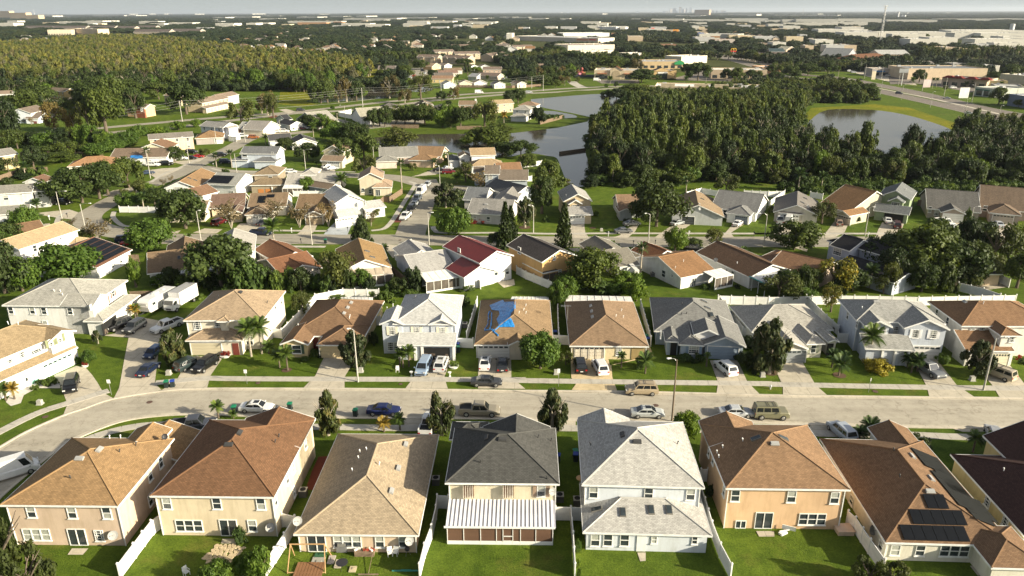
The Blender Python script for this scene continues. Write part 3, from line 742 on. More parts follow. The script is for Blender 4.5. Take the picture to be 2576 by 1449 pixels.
def tree(P, h, r, kind, label=None, group=None, near=True, name=None):
 shape, lf, tm, cb, words = KIND[kind]; i = R.randrange(SEEDS.get(shape, 1)); dn = 1.5 if (P.y < 120 and r > 1.2) else 1.0
 cat = 'shrub' if cb == 0 else 'tree'
 o = empty(name or ('shrub' if cb == 0 else {'cypress':'cypress_tree','magnolia':'magnolia_tree','oak':'oak_tree'}.get(shape, 'tree')), (P.x, P.y, P.z), R.uniform(0, 6.28), label or words, cat, group)
 c = newobj('crown', crown_data(shape, lf, i, dn), o, (0,0,h*cb), 0, (r, r, h*(1-cb)))
 if cb: newobj('trunk', trunk_data(shape, i, tm), o, (0,0,0), 0, (h, h, h*.98))
 if not label: TREES.append((o, words, P, h))
 return o
def frondmesh(long=1.0, droop=.5, fan=False, mat=None):
 b = MB(); N = 9; P = []
 for i in range(N+1):
  f = i/N; P.append(Vector((f*(1-.12*f), 0, .35*f*(1-droop*2.2*f))))
 for i in range(N):
  b.tube(P[i], P[i+1], .012*(1-i/N)+.003, .012*(1-(i+1)/N)+.003, 3, 0, False)
  for k in (0, .5):
   p = P[i].lerp(P[i+1], k); f = (i+k)/N; ln = (.34 if not fan else .2)*math.sin(math.pi*min(1, .16+f*.86))+.03
   for s_ in (-1, 1):
    q = p+Vector((ln*.55, s_*ln*.8, -ln*.25)); wv = Vector((.032,0,0))
    b.face([p-wv, p+wv, q+wv*.3, q-wv*.3])
 return b.mesh('frond', mat)
def palm(P, h, r, kind='palm', label=None, group=None, fan=False, n=19):
 mat = LEAF[kind]; words = {'palm':'green palm tree with arching fronds','palmdk':'dark green palm with drooping fronds','palmyl':'palm with yellowing fronds'}[kind]
 o = empty('palm_tree', (P.x, P.y, 0), R.uniform(0, 6.28), label or words, 'palm', group)
 th = max(.15, h-r*.35); b = MB(); tr = .16 if h > 4 else .12
 for k in range(5): b.tube((0,0,th*k/5-(.1 if k == 0 else 0)), (0,0,th*(k+1)/5), tr*(1.15-.06*k), tr*(1.12-.06*(k+1)), 8)
 if fan: b.ball((0,0,th), .45, 8, 5, 0, 1.3)
 b.obj('trunk', PBARK if h > 4 else BARK, o)
 for i in range(n):
  tier = i % 3; me = cached(('fr', kind, tier, fan), lambda: frondmesh(1, (.35,.55,.85)[tier], fan, mat))
  f = newobj('frond', me, o, (0,0,th)); f.rotation_euler = (R.uniform(-.1,.1), (-.75, -.25, .25)[tier]+R.uniform(-.1,.1), i*2.4+R.uniform(-.2,.2)); f.scale = (r,)*3
 if not label: TREES.append((o, words, P, h))
 return o
def T(t, xb, yb, yt, w, kind, label=None):
 P = at(t, xb, yb); h = max(.4, height(t, xb, yt, P)); Zc = depth(P+Vector((0,0,h*.6))); r = w/4*Zc/F0/2
 if t == 99: r *= 4
 if kind in ('palm','palmdk','palmyl'): return palm(P, h, max(r, .8), kind, label)
 if kind == 'sabal': return palm(P, h, max(r, 1), 'palmdk', label, fan=True, n=22)
 return tree(P, h, r, kind, label)
# ---------------------------------------------------------------- street furniture
def lamp(t, xb, yb, yt, xh, label, group='street lamps along the neighbourhood roads', col=None):
 P = at(t, xb, yb); h = height(t, xb, yt, P); h = min(max(h, 7.0), 11)
 Q = at(t, xh, yt, h); arm = max(-2.4, min(2.4, (Q.x-P.x))); arm = arm if abs(arm) > .5 else (.9 if arm >= 0 else -.9)
 o = empty('street_lamp', (P.x, P.y, 0), 0, label, 'street lamp', group)
 b = MB(); b.tube((0,0,0), (0,0,h), .14, .075, 8); b.obj('pole', col or CONCP, o)
 b = MB(); pts = [Vector((0,0,h-.35)), Vector((arm*.35,0,h+.12)), Vector((arm,0,h+.2))]
 for i in range(2): b.tube(pts[i], pts[i+1], .035, .03, 6)
 b.obj('arm', METAL, o)
 b = MB(); sg = 1 if arm > 0 else -1; b.ball((arm+sg*.3,0,h+.17), .22, 8, 5, 0, .45); b.box((arm+sg*.1,0,h+.2), (.5,.2,.12))
 b.obj('lamp_head', WHITE, o); return o
def fence(t, pts, label, kind='white', h=1.8, closed=False):
 P = [at(p[2] if len(p) > 2 else t, p[0], p[1]) for p in pts]
 o = empty('fence', (P[0].x, P[0].y, 0), 0, label, 'fence')
 for i in range(len(P)-1):
  d = P[i+1]-P[i]; L = d.length
  if L < .3: continue
  n = max(1, round(L/2.4)); a = math.atan2(d.y, d.x)
  for k in range(n+(1 if i == len(P)-2 else 0)):
   q = P[i]+d*(k/n)-P[0]
   if kind == 'white':
    def pm():
     b = MB(); b.box((0,0,.95), (.14,.14,1.9)); b.box((0,0,1.93), (.2,.2,.06)); b.box((0,0,2.0), (.12,.12,.08)); return b.mesh('post', VINYL)
    newobj('post', cached('fpost', pm), o, q, a, (1,1,h/1.8))
   else: cube('post', WOODF, o, q+Vector((0,0,h*.5)), (.1,.1,h), a)
  for k in range(n):
   q = P[i]+d*((k+.5)/n)-P[0]
   if kind == 'white':
    def pl():
     b = MB(); b.box((0,0,.92), (1,.05,1.66)); b.box((0,0,1.72), (1,.09,.12)); b.box((0,0,.14), (1,.09,.14)); return b.mesh('panel', VINYL)
    newobj('panel', cached('fpanel', pl), o, q, a, (L/n-.13,1,h/1.8))
   else:
    def pw():
     b = MB(); rr = random.Random(4)
     for j in range(12): b.box((-.5+(j+.5)/12, rr.uniform(-.01,.01), .9+rr.uniform(-.02,.02)), (1/12-.008,.03,1.75))
     return b.mesh('board_panel', WOODF)
    newobj('board_panel', cached('wpanel', pw), o, q, a, (L/n-.05,1,h/1.8))
 return o
def slab_path(t, pts, w, name='sidewalk', every=1.6, limit=300):
 P = smoothline([at(p[2] if len(p) > 2 else t, p[0], p[1]) for p in pts], 6)
 Q = [P[0]]; acc = 0
 for i in range(len(P)-1):
  seg = P[i+1]-P[i]; L = seg.length; s_ = 0
  while acc+(L-s_) >= every:
   s_ += every-acc; acc = 0; Q.append(P[i]+seg*(s_/L))
  acc += L-s_
 root = struct(ribbon(name, Q, -w/2+.02, w/2-.02, CONC, .035))
 A = offset(Q, w/2); B = offset(Q, -w/2)
 def sm():
  b = MB(); b.box((0,0,0), (1,1,1)); return b.mesh('slab', CONC)
 for i in range(len(Q)-1):
  c = (Q[i]+Q[i+1])/2; d = Q[i+1]-Q[i]
  newobj('slab', ucube(CONC), root, (c.x, c.y, .05+R.uniform(-.006,.006)), math.atan2(d.y, d.x), (every-.04, w, .05))
 return root
CONC = concrete('sidewalk_concrete', (.46,.43,.37), False)
DRIVE = concrete('driveway_concrete', (.49,.44,.355), False, .75, True)
# ================================================================ the ground
G = grassm('grass_ground', (.062,.104,.013), (.108,.155,.020), (.17,.14,.045), .55)
LAWN2 = grassm('fresh_lawn', (.060,.095,.011), (.090,.125,.016), (.12,.10,.03), .15)
FARG = grassm('far_scrub', (.045,.055,.018), (.075,.085,.028), (.12,.10,.06), .6)
WET = grassm('yellow_marsh_grass', (.12,.15,.012), (.22,.20,.015), (.07,.11,.02), .8)
ROAD = concrete('street_asphalt', (.405,.37,.30), True, .82)
ROAD2 = concrete('old_street_asphalt', (.32,.295,.24), True, .8)
HWY = concrete('highway_asphalt', (.20,.175,.15), False, .8)
KERB = concrete('kerb_concrete', (.55,.50,.41), False)
def rect(x0, x1, y0, y1): return [(x0,y0),(x1,y0),(x1,y1),(x0,y1)]
b = MB(); ys = [-60, 20, 60, 100, 150, 220, 320, 480, 700]
xs = [-900,-500,-300,-200,-120,-60,0,60,120,200,300,500,900]
for i in range(len(xs)-1):
 for j in range(len(ys)-1): b.face([(xs[i],ys[j],0),(xs[i+1],ys[j],0),(xs[i+1],ys[j+1],0),(xs[i],ys[j+1],0)])
struct(b.obj('ground', G))
b = MB()
for a in ((-60000,60000,700,60000),(-60000,-900,-400,700),(900,60000,-400,700),(-900,900,-400,-60)):
 b.face([(a[0],a[2],-.02),(a[1],a[2],-.02),(a[1],a[3],-.02),(a[0],a[3],-.02)])
struct(b.obj('far_plain', FARG))
def PL(*q): return [at(p[0], p[1], p[2]) for p in q]
farK = PL((30,-900,640),(30,-300,330),(30,0,160),(20,280,1449),(20,640,1290),(20,860,1215),(20,1110,1130),(20,1500,1062),(20,1900,1024),(21,0,1018),(21,1300,1024),(22,0,1040),(22,1280,1052),(23,0,1085),(23,1300,1103),(23,2576,1117),(23,4200,1150))
nearK = PL((30,-500,1150),(30,0,655),(30,300,395),(30,620,145),(20,940,1440),(20,1250,1335),(20,1600,1285),(20,2000,1268),(20,2500,1285),(21,850,1303),(21,2030,1310),(22,0,1318),(22,1250,1342),(23,0,1358),(23,1330,1396),(23,2576,1412),(23,4200,1450))
def band(name, A, B, mat, z):
 A = smoothline(A, 5); B = smoothline(B, 5)
 def rs(P, n):
  L = [0]
  for i in range(len(P)-1): L.append(L[-1]+(P[i+1]-P[i]).length)
  out = []; j = 0
  for k in range(n+1):
   d = L[-1]*k/n
   while j < len(P)-2 and L[j+1] < d: j += 1
   out.append(P[j].lerp(P[j+1], (d-L[j])/max(1e-6, L[j+1]-L[j])))
  return out
 n = 80; A2, B2 = rs(A, n), rs(B, n); b = MB()
 for i in range(n):
  q = [Vector((v.x, v.y, z)) for v in (A2[i], A2[i+1], B2[i+1], B2[i])]
  if (q[1]-q[0]).cross(q[2]-q[0]).z < 0: q.reverse()
  b.face(q)
 return struct(b.obj(name, mat)), A, B
_, fk, nk = band('street_road', farK, nearK, ROAD, .02)
ribbon('kerb', fk, -.02, .32, KERB, .11, .11); ribbon('kerb', nk, -.32, .02, KERB, .11, .11)
ribbon('gutter', fk, -.55, -.03, DRIVE, .03); ribbon('gutter', nk, .03, .55, DRIVE, .03)
def road(name, pts, w, mat=ROAD2, z=.02, kerb=True):
 P = smoothline(PL(*pts), 6)
 ribbon(name, P, -w/2, w/2, mat, z)
 if kerb: ribbon('kerb', P, w/2, w/2+.3, KERB, .10, .1); ribbon('kerb', P, -w/2-.3, -w/2, KERB, .10, .1)
 return P
road('second_street', [(11,-1300,950),(11,-700,955),(11,0,955),(11,1200,960),(12,0,978),(12,1288,984),(13,0,984),(13,1300,982),(13,2576,975),(13,4500,965)], 8.6, ROAD2, .02, False)
road('loop_street', [(10,1800,950),(10,1400,925),(10,1080,870),(10,890,790),(10,900,710),(10,1060,610),(10,1200,535),(10,1400,450),(10,1700,340),(10,1950,220),(10,2150,125),(10,2330,40),(0,2450,1420),(0,2576,1370),(1,60,1350),(1,320,1345),(1,560,1320)], 7.4, ROAD2, .024, False)
road('third_street', [(10,2000,235),(11,-250,285),(11,300,300),(11,750,312),(11,1100,320),(11,1450,345),(11,1800,430),(11,2150,450)], 7.6, ROAD2, .028, False)
road('side_street', [(11,1540,950),(11,1590,800),(11,1665,600),(11,1730,450),(11,1700,360)], 7.6, ROAD2, .032, False)
N1 = road('parkway_road', [(0,-900,1440),(0,180,1357),(0,800,1308),(0,1300,1262),(0,1900,1208),(1,-150,1165),(1,300,1135),(1,720,1092),(1,1080,1050),(1,1450,1012),(1,1800,985),(1,2100,950),(1,2576,925),(2,200,915),(2,600,888),(2,1120,868),(2,1800,862),(2,2576,845),(3,300,838)], 7.2, ROAD2, .02, False)
N2 = road('parkway_road', [(0,-900,1490),(0,180,1402),(0,560,1378),(0,1300,1320),(0,1900,1265),(1,-100,1195),(1,400,1140),(1,900,1112),(1,1400,1058),(1,1850,1005),(1,2300,968),(2,0,945),(2,400,930),(2,800,903),(2,1120,884)], 7.2, ROAD2, .024, False)
road('entrance_lane', [(1,560,1140),(1,760,1195),(1,960,1250),(1,1150,1262),(1,1400,1240),(1,1650,1225)], 7, ROAD2, .03, False)
road('shop_lane', [(2,600,820),(2,640,850),(2,720,885)], 7.5, CONC, .03, False)
H1 = road('highway', [(2,1900,520),(2,2300,590),(2,2576,650),(3,300,745),(3,700,782),(3,1100,855),(3,1500,935),(3,2080,1075),(3,2576,1170),(3,3300,1320)], 13, HWY, .02, True)
H2 = road('highway', [(2,2000,545),(2,2500,680),(3,150,770),(3,560,810),(3,1090,912),(3,1600,1022),(3,2080,1130),(3,2576,1245),(3,3300,1430)], 13, HWY, .026, True)
ribbon('median', [ (a+b_)/2 for a, b_ in zip(H1[::1], H2[::1])] if False else smoothline(PL((3,700,800),(3,1090,885),(3,1600,985),(3,2080,1092),(3,2576,1207),(3,3300,1375)), 6), -1.1, 1.1, KERB, .14, .14)
LINE = plain('road_paint', (.6,.6,.56), .7)
for P, z in ((H1, .03), (H2, .034)):
 for o in (-2.1, 2.1):
  Q = offset(P, o)
  for i in range(0, len(Q)-1, 2):
   a = Q[i]; bb = Q[i].lerp(Q[i+1], .25); ribbon('lane_line', [a, bb], -.08, .08, LINE, z)
slab_path(20, [(-100,1500),(200,1345),(420,1245),(670,1165),(1050,1048),(1200,1010)], 1.5)
slab_path(20, [(1560,957),(1900,925),(2100,910),(0,917,21),(2576,925,21),(0,932,22),(1300,950,22),(2576,965,22),(0,970,23),(1600,1002,23),(2576,1012,23),(3000,1018,23)], 1.5)
slab_path(20, [(700,1600),(1000,1480),(1400,1390),(1850,1377),(2576,1395),(860,1402,21),(1500,1412,21),(2030,1405,21),(640,1415,22),(0,1440,23),(600,1470,23),(1370,30,33),(1930,52,33),(2576,62,33)], 1.5)
def path(t, pts, w, name='footpath', mat=CONC, z=.045):
 ribbon(name, smoothline([at(p[2] if len(p) > 2 else t, p[0], p[1]) for p in pts], 5), -w/2, w/2, mat, z)
path(11, [(1160,873),(1280,855),(1350,800),(1420,700),(1500,570),(1580,450),(1600,400),(1540,380)], 1.4)
path(11, [(0,868),(560,876),(720,876)], 1.4); path(12, [(0,895),(440,905),(1000,900),(2576,903),(0,903,13),(2576,903,13)], 1.4)
path(11, [(0,1030),(700,1035)], 1.4); path(10, [(1150,680),(1140,740),(1230,820),(1350,830)], 1.3)
path(10, [(560,850),(600,730),(700,670)], 1.4); path(10, [(2130,245),(2250,270),(2576,275),(280,275,11),(1000,282,11)], 1.2)
path(1, [(1100,1300),(1340,1275),(1500,1280)], 1.3); path(1, [(-400,1105),(200,1085),(760,1045),(1080,1010),(1400,970)], 1.3)
path(11, [(1780,830),(1800,870),(1900,895),(2500,893)], 1.3); path(10, [(1520,385),(1650,300),(1800,240),(2010,150)], 1.2)
DW = [ # driveways: (tile, ring)
 (20, [(540,880),(770,785),(860,800),(930,880),(985,960),(1040,1055),(1140,1112),(640,1272),(680,1170),(600,960)]),
 (20, [(1020,480),(1160,460),(1180,330),(1440,300),(1600,330),(1640,400),(1600,600),(1558,960),(1625,1028),(1145,1112),(1200,1005),(1255,700),(1295,500)]),
 (20, [(1930,690),(2225,690),(2230,720),(2120,880),(2085,1005),(1625,1030),(1700,985),(1780,925),(1850,800)]),
 (21, [(690,690),(965,690),(950,800),(890,900),(892,1012),(472,1012),(600,880),(650,770)]),
 (21, [(1655,690),(1945,690),(1960,720),(1895,900),(1930,1014),(1502,1012),(1590,900)]),
 (21, [(2240,690),(2565,690),(2570,900),(2710,1016),(2235,1014),(2235,900)]),
 (22, [(1990,730),(2270,730),(2370,950),(2490,1067),(2058,1058),(2075,950)]),
 (23, [(40,745),(345,745),(480,980),(592,1077),(150,1072),(150,990)]),
 (23, [(1450,725),(1700,725),(1900,980),(2082,1102),(1622,1092),(1600,1000),(1560,920)]),
 (23, [(2215,755),(2420,760),(2576,960),(2640,1118),(2332,1105),(2265,990),(2100,800)]),
 (21, [(1485,1310),(1735,1318),(1720,1440),(1490,1440)]), (22, [(0,1322),(285,1325),(270,1449),(-60,1449)]),
 (20, [(1870,1288),(2200,1278),(2150,1449),(1700,1449),(1780,1400)]), (23, [(1810,1402),(2298,1408),(2320,1449),(1960,1449)]),
 (23, [(420,1375),(680,1382),(720,1449),(420,1449)]), (22, [(530,1330),(640,1335),(640,1420),(520,1420)]),
 (12, [(568,785),(725,788),(738,895),(775,945),(572,945),(590,900)]), (12, [(1085,920),(1180,840),(1280,800),(1240,880),(1165,945),(1010,943)]),
 (12, [(1730,795),(1815,800),(1680,890),(1560,946),(1430,944),(1580,840)]), (12, [(2230,800),(2345,803),(2200,895),(2235,940),(2105,942),(2150,890)]),
 (13, [(680,765),(825,770),(770,890),(660,946),(530,944),(600,870)]), (13, [(1150,790),(1372,793),(1330,900),(1250,943),(1080,943),(1110,860)]),
 (13, [(1740,790),(1965,795),(1900,905),(1925,940),(1840,940),(1850,890)]), (13, [(2250,785),(2495,790),(2430,905),(2490,940),(2230,940),(2230,900)]),
 (11, [(520,790),(625,795),(590,880),(545,912),(410,910),(450,880)]), (13, [(120,800),(330,790),(200,900),(60,900)]),
 (10, [(2060,850),(2240,860),(2180,900),(2100,905),(1940,895)]), (10, [(1640,900),(1820,870),(1790,900),(1700,905)]), (11, [(-160,800),(140,790),(60,905),(-260,900)]),
 (11, [(1150,1020),(1270,1010),(1560,1030),(1440,1090),(1380,1150),(1300,1060)]), (12, [(560,1050),(900,1035),(960,1060),(640,1090)]),
 (10, [(320,700),(700,660),(790,690),(720,760),(560,740)]), (10, [(1130,470),(1290,445),(1320,470),(1150,530),(1030,520)]),
 (13, [(290,1025),(400,1060),(390,1085),(250,1040)]), (1, [(230,1105),(300,1095),(400,1120),(330,1145)]), (3, [(760,700),(1000,770),(1250,830),(1500,860),(1400,760),(1200,700),(900,690)]),
 (10, [(1450,270),(1640,245),(1850,235),(1650,330),(1560,340)]), (10, [(1700,175),(1900,165),(2100,120),(2000,180),(1850,210)]), (11, [(560,245),(800,255),(790,290),(620,292)]),
 (11, [(1800,250),(1960,255),(1800,310),(1560,330),(1640,310)]), (1, [(130,1335),(330,1320),(360,1345),(150,1365)]), (12, [(1580,1240),(1640,1240),(1640,1300),(1600,1300)]),
 (12, [(-150,1390),(20,1360),(30,1420),(-80,1449)]), (13, [(2100,1430),(2300,1385),(2420,1440),(2200,1470)]), (10,[(100,840),(500,800),(540,850),(100,860)]),
]
WARMC = concrete('tinted_driveway', (.56,.45,.28), False)
BLUEC = concrete('grey_painted_driveway', (.42,.45,.47), False)
for t, ring in DW: poly('driveway', [at(t, x, y) for x, y in ring], DRIVE, .04)
poly('driveway', [at(22, x, y) for x, y in [(590,700),(965,700),(985,780),(1230,720),(1230,660),(1390,600),(1425,690),(1000,780),(1010,900),(1060,1045),(600,1028),(650,960),(597,905)]], WARMC, .045)
poly('driveway', [at(11, x, y) for x, y in [(803,780),(976,785),(920,915),(680,912),(722,860)]], BLUEC, .045)
for t, ring in [(31,[(1240,1700),(1240,1701)])][:0]: pass
for t, ring in [(30, [(725,1175),(890,1175),(835,1238),(680,1238)]), (30, [(2240,1078),(2385,1078),(2375,1128),(2225,1125)]), (33,[(2030,1350),(2210,1335),(2240,1449),(2110,1449)]), (33,[(1290,-60),(1420,-55),(1400,15),(1250,10)][:0] or [(1240,5),(1290,-50),(1410,-45),(1390,10)]),
    (32, [(1260,1215),(1345,1215),(1345,1300),(1290,1305)]), (33,[(-120,1000),(60,1000),(65,1055),(-90,1055)])]:
 poly('patio', [at(t, x, y) for x, y in ring], DRIVE, .05)
MULCH = plain('red_mulch', (.13,.03,.015), .95); SHELL = plain('white_gravel', (.55,.52,.47), .9); SOIL = plain('brown_soil', (.10,.06,.035), .95)
poly('mulch_bed', [at(31,x,y) for x, y in [(630,250),(725,245),(600,590),(500,580),(560,400)]], MULCH, .04)
poly('gravel_bed', [at(20,x,y) for x, y in [(330,960),(590,930),(610,1010),(370,1010),(240,1080),(210,1160),(110,1190),(60,1150),(100,1080)]], SHELL, .04)
poly('mulch_bed', [at(1,x,y) for x, y in [(120,1180),(200,1160),(220,1170),(180,1190)]], MULCH, .05)
poly('soil_patch', [at(11,x,y) for x, y in [(1390,720),(1470,700),(1460,790),(1360,790)]], MULCH, .04)
for (t,x,y,r) in [(23,20,850,1.2),(12,130,840,1.6),(12,815,845,.9),(23,720,880,1.0),(21,310,828,.8)]:
 P = at(t,x,y); poly('planting_ring', [(P.x+r*math.cos(a*.5), P.y+r*math.sin(a*.5)) for a in range(12)], SOIL, .05)
for (t,x,y,r) in [(20,1505,1150,.42),(20,455,1298,.4),(22,1448,1183,.4),(21,20,957,.36),(21,1455,967,.3),(11,1450,968,.4),(23,1080,1042,.4),(23,1280,1436,.4),(12,700,965,.4)]:
 P = at(t,x,y); b = MB(); b.tube((0,0,.02), (0,0,.052), r, r, 14); tag(b.obj('manhole_cover', plain('rusty_iron', (.10,.06,.045), .8), None, (P.x, P.y, 0)), 'rusty iron manhole cover', 'manhole cover'); TREES.append((C.objects[-1], 'rusty iron manhole cover in the paving', P, 0))
# ---------------------------------------------------------------- water
WAT = water('pond_water')
for i, ring in enumerate([[(1335,250),(1450,240),(1525,238),(1585,262),(1570,285),(1540,300),(1490,330),(1473,380),(1487,420),(1482,455),(1465,470),(1430,462),(1412,425),(1400,398),(1375,392),(1330,386),(1270,395),(1180,390),(1100,380),(960,378),(926,362),(933,345),(1000,338),(1060,335),(1180,334),(1290,331),(1400,318),(1468,303),(1482,296),(1440,287),(1375,273),(1340,262)],
  [(1365,279),(1400,280),(1430,285),(1452,294),(1425,300),(1400,298),(1372,286)],
  [(770,254),(804,258),(900,252),(1000,244),(1000,235),(960,230),(940,217),(925,218),(920,240),(840,242),(790,248)],
  [(1030,220),(1075,219),(1090,225),(1060,232),(1030,228)],
  [(2029,312),(2080,277),(2195,277),(2282,290),(2365,315),(2395,332),(2380,362),(2320,395),(2265,408),(2200,405),(2150,378),(2060,345)],
  [(50,383),(100,372),(160,376),(200,372),(205,388),(130,398),(60,400)]]):
 poly('pond' if i != 0 else 'lake_water', smoothline([at(99,u,v) for u, v in ring]+[at(99,*ring[0])], 4)[:-1], WAT, .06)
def marsh(ring, z=.03, mat=WET, nm='marsh_grass'): poly(nm, [at(99,u,v) for u, v in ring], mat, z)
marsh([(1990,330),(2040,272),(2200,262),(2290,272),(2390,305),(2500,345),(2500,372),(2400,340),(2380,330),(2282,290),(2195,276),(2080,276),(2029,312),(2000,345)], .035)
marsh([(1335,252),(1340,240),(1450,228),(1560,228),(1540,240),(1450,243)], .04, LAWN2, 'lake_bank')
marsh([(1370,272),(1440,285),(1486,295),(1478,306),(1400,322),(1290,335),(1180,337),(1060,338),(1000,341),(930,348),(920,338),(1000,326),(1290,322),(1380,306),(1440,300),(1400,299),(1455,296),(1450,290),(1380,277)], .085, LAWN2, 'lake_bank')
marsh([(705,232),(780,228),(800,240),(770,256),(800,262),(760,268),(700,262)], .03)
marsh([(905,185),(960,170),(960,205),(920,215)], .03)
P0, P1 = at(99,1408,388), at(99,1472,379); b = MB(); d = P1-P0; b.box((0,0,.5), (d.length,.8,1.0)); struct(b.obj('canal_weir', plain('weir_wood', (.10,.075,.05), .9), None, (P0+P1)/2, math.atan2(d.y, d.x)))
# ================================================================ row A: backs of the near houses
OR = (.34,.21,.11); RB = (.20,.105,.06); TN = (.40,.32,.22); BK = (.085,.085,.08); LG = (.46,.45,.42); BR = (.235,.14,.085); DB = (.15,.09,.06); MR = (.072,.040,.034)
SAND = (.55,.43,.33); CREAM = (.62,.53,.38); WHT = (.70,.70,.69); PEACH = (.60,.41,.25); YEL = (.62,.50,.25); BLW = (.60,.64,.68)
hA1 = House('tan two-storey house with orange brown roof, leftmost of the near row', 30, (0,735),(1160,745), 5.3, OR, SAND)
hA1.block([(0,735),(1160,745),(1750,65)], 5.3, 'hip', .40)
hA1.block([(1755,285),(2010,0),(1430,-20)], 2.7, 'gy', .40)
b0 = hA1.B[0]; hA1.block(None, 5.3, 'gy', .40, L=(b0['x1']-5.5, b0['x1']-1.2, b0['y1']-2, b0['y1']+2.2))
for x, y in ((315,800),(725,808),(1075,812)): hA1.win('f', x, y)
hA1.win('f', 370,1030, 2.9,1.45,'t'); hA1.win('f', 1000,1040, .95,1.35,'q'); hA1.win('f', 785,1070, 1.9,2.1,'d')
for x, y in ((1505,430),(1612,300)): hA1.win('r', x, y, .9, 1.5)
hA1.win('r', 1510,680, .9, 1.4); hA1.vent(800,270); hA1.vent(1000,180); hA1.vent(1105,65,k='pipe'); hA1.vent(1215,62,k='pipe'); hA1.vent(710,468,k='pipe',dark=True); hA1.vent(1205,203,k='pipe',dark=True); hA1.vent(1370,140,k='pipe',dark=True)
p = hA1.hit('f', 1155,1040); hA1.dish(Vector((p.x, p.y-.15, p.z-.3)), .5); p = hA1.roofhit(1670,80); hA1.dish(p, .35, BLACKP)
hA2 = House('cream two-storey house with reddish brown roof in the near row', 30, (1510,642),(2741,655), 5.3, RB, CREAM)
hA2.block([(1510,642),(2741,655),(3161,-114)], 5.3, 'hip', .42)
b0 = hA2.B[0]; hA2.block(None, 5.3, 'gy', .37, L=(b0['x0']+4.4, b0['x1'], b0['y1']-6, b0['y1']+.6))
hA2.block(None, 2.7, 'hip', .42, L=(b0['x0']-1.5, b0['x0']+5, b0['y1']-4, b0['y1']+4))
for x, y in ((1680,715),(2182,715),(2576+50,720)): hA2.win('f', x, y)
hA2.win('f',1905,940,2.9,1.45,'t'); hA2.win('f',2540,940); hA2.win('f',2305,975,1.9,2.1,'d')
for x, y in ((3070,120),(2948,360),(2888,470),(2770,690)): hA2.win('r', x, y, .8, 1.3)
hA2.win('r', 2955,600, .8, 1.3); hA2.vent(2300,130,dark=True); hA2.vent(2410,10,dark=True); hA2.vent(2770,107,k='pipe',dark=True); hA2.vent(2808,50,k='pipe',dark=True)
p = hA2.hit('f', 2728,960); hA2.dish(Vector((p.x, p.y-.15, p.z-.3)), .5)
hA3 = House('single-storey house with long tan shingle roof in the near row', 31, (380,1028),(1600,1038), 2.5, TN, (.60,.47,.34))
hA3.block([(380,1028),(1600,1038),(1840,25)], 2.5, 'hip', .42)
hA3.win('f',612,1118,1.9,2.1,'d'); hA3.win('f',920,1100,2.9,1.45,'t'); hA3.win('f',1245,1100); hA3.win('f',1482,1100)
for x, y in ((1505,127),(1432,367),(1362,597)): hA3.vent(x, y)
for x, y in ((970,395),(1032,270),(1047,207),(1113,183),(1240,333)): hA3.vent(x, y, k='pipe')
p = hA3.hit('f', 1545,1090); hA3.dish(Vector((p.x, p.y-.2, p.z-.3)), .5); p = hA3.roofhit(425,930); hA3.dish(p, .5)
hA4 = House('beige two-storey house with black roof and white ribbed patio cover', 31, (1905,512),(3031,522), 5.4, BK, (.60,.54,.40))
hA4.block([(1905,512),(3031,522),(3013,-39)], 5.4, 'hip', .46)
b0 = hA4.B[0]; hA4.block(None, 5.4, 'gy', .44, L=(b0['x0']+3.4, b0['x1']-.6, b0['y1']-5, b0['y1']+.3)); hA4.block(None, 5.0, 'hip', .42, L=(b0['x0']-.5, b0['x0']+4, b0['y1']-2, b0['y1']+2))
for x in (2140, 2540): hA4.win('f', x, 585, 1.2, 1.3, 'a')
hA4.win('f', 2870,590,.9,1.4,'s',shutter=plain('brown_louvre', (.28,.2,.14)))
hA4.vent(2320,60,dark=True); hA4.vent(2480,75,dark=True); hA4.vent(2260,308,k='pipe',dark=True); hA4.vent(2840,58,k='pipe',dark=True); hA4.vent(2970,92,k='pipe',dark=True); hA4.vent(2930,472,k='pipe',dark=True)
p = hA4.hit('f', 2975,605); hA4.dish(Vector((p.x, p.y-.2, p.z-.2)), .45)
q0 = hA4.loc(31,1897,950,2.45); q1 = hA4.loc(31,3006,968,2.45); yb = hA4.B[0]['y0']+.38; W = q1[0]-q0[0]; D = yb-q0[1]
pc = newobj('patio_cover', None, hA4.root); n = 26
for i in range(n):
 m_ = Vector((q0[0]+(i+.5)*W/n, (q0[1]+yb)/2, 2.75)); o = newobj('rib', cached('rib', lambda: (lambda b: (b.box((0,0,0), (.22,1,.09)), b.mesh('rib', plain('patio_white', (.76,.76,.78), .35)))[1])(MB())), pc, m_); o.rotation_euler = (math.atan2(.6, D),0,0); o.scale = (1, math.hypot(D,.6), 1)
 o = newobj('trough', cached('trough', lambda: (lambda b: (b.box((0,0,0), (.24,1,.03)), b.mesh('trough', plain('patio_grey', (.36,.36,.40), .45)))[1])(MB())), pc, m_+Vector((W/n/2,0,-.05))); o.rotation_euler = (math.atan2(.6, D),0,0); o.scale = (1, math.hypot(D,.6), 1)
cube('gutter', WHITE, hA4.root, (q0[0]+W/2, q0[1]-.06, 2.42), (W+.1,.14,.18))
sr_ = newobj('screen_room', None, hA4.root)
for f in (.02,.17,.325,.47,.53,.62,.69,.83,.985): cube('screen_post', WHITE, sr_, (q0[0]+W*f, q0[1]+.25, 1.2), (.07,.07,2.4))
cube('kick_plate', WHITE, sr_, (q0[0]+W/2, q0[1]+.25, .22), (W*.97,.05,.44)); cube('header', WHITE, sr_, (q0[0]+W/2, q0[1]+.25, 2.3), (W*.97,.08,.12))
cube('screen', plain('brown_screen', (.12,.065,.04), .8), sr_, (q0[0]+W/2, q0[1]+.29, 1.35), (W*.96,.02,1.8))
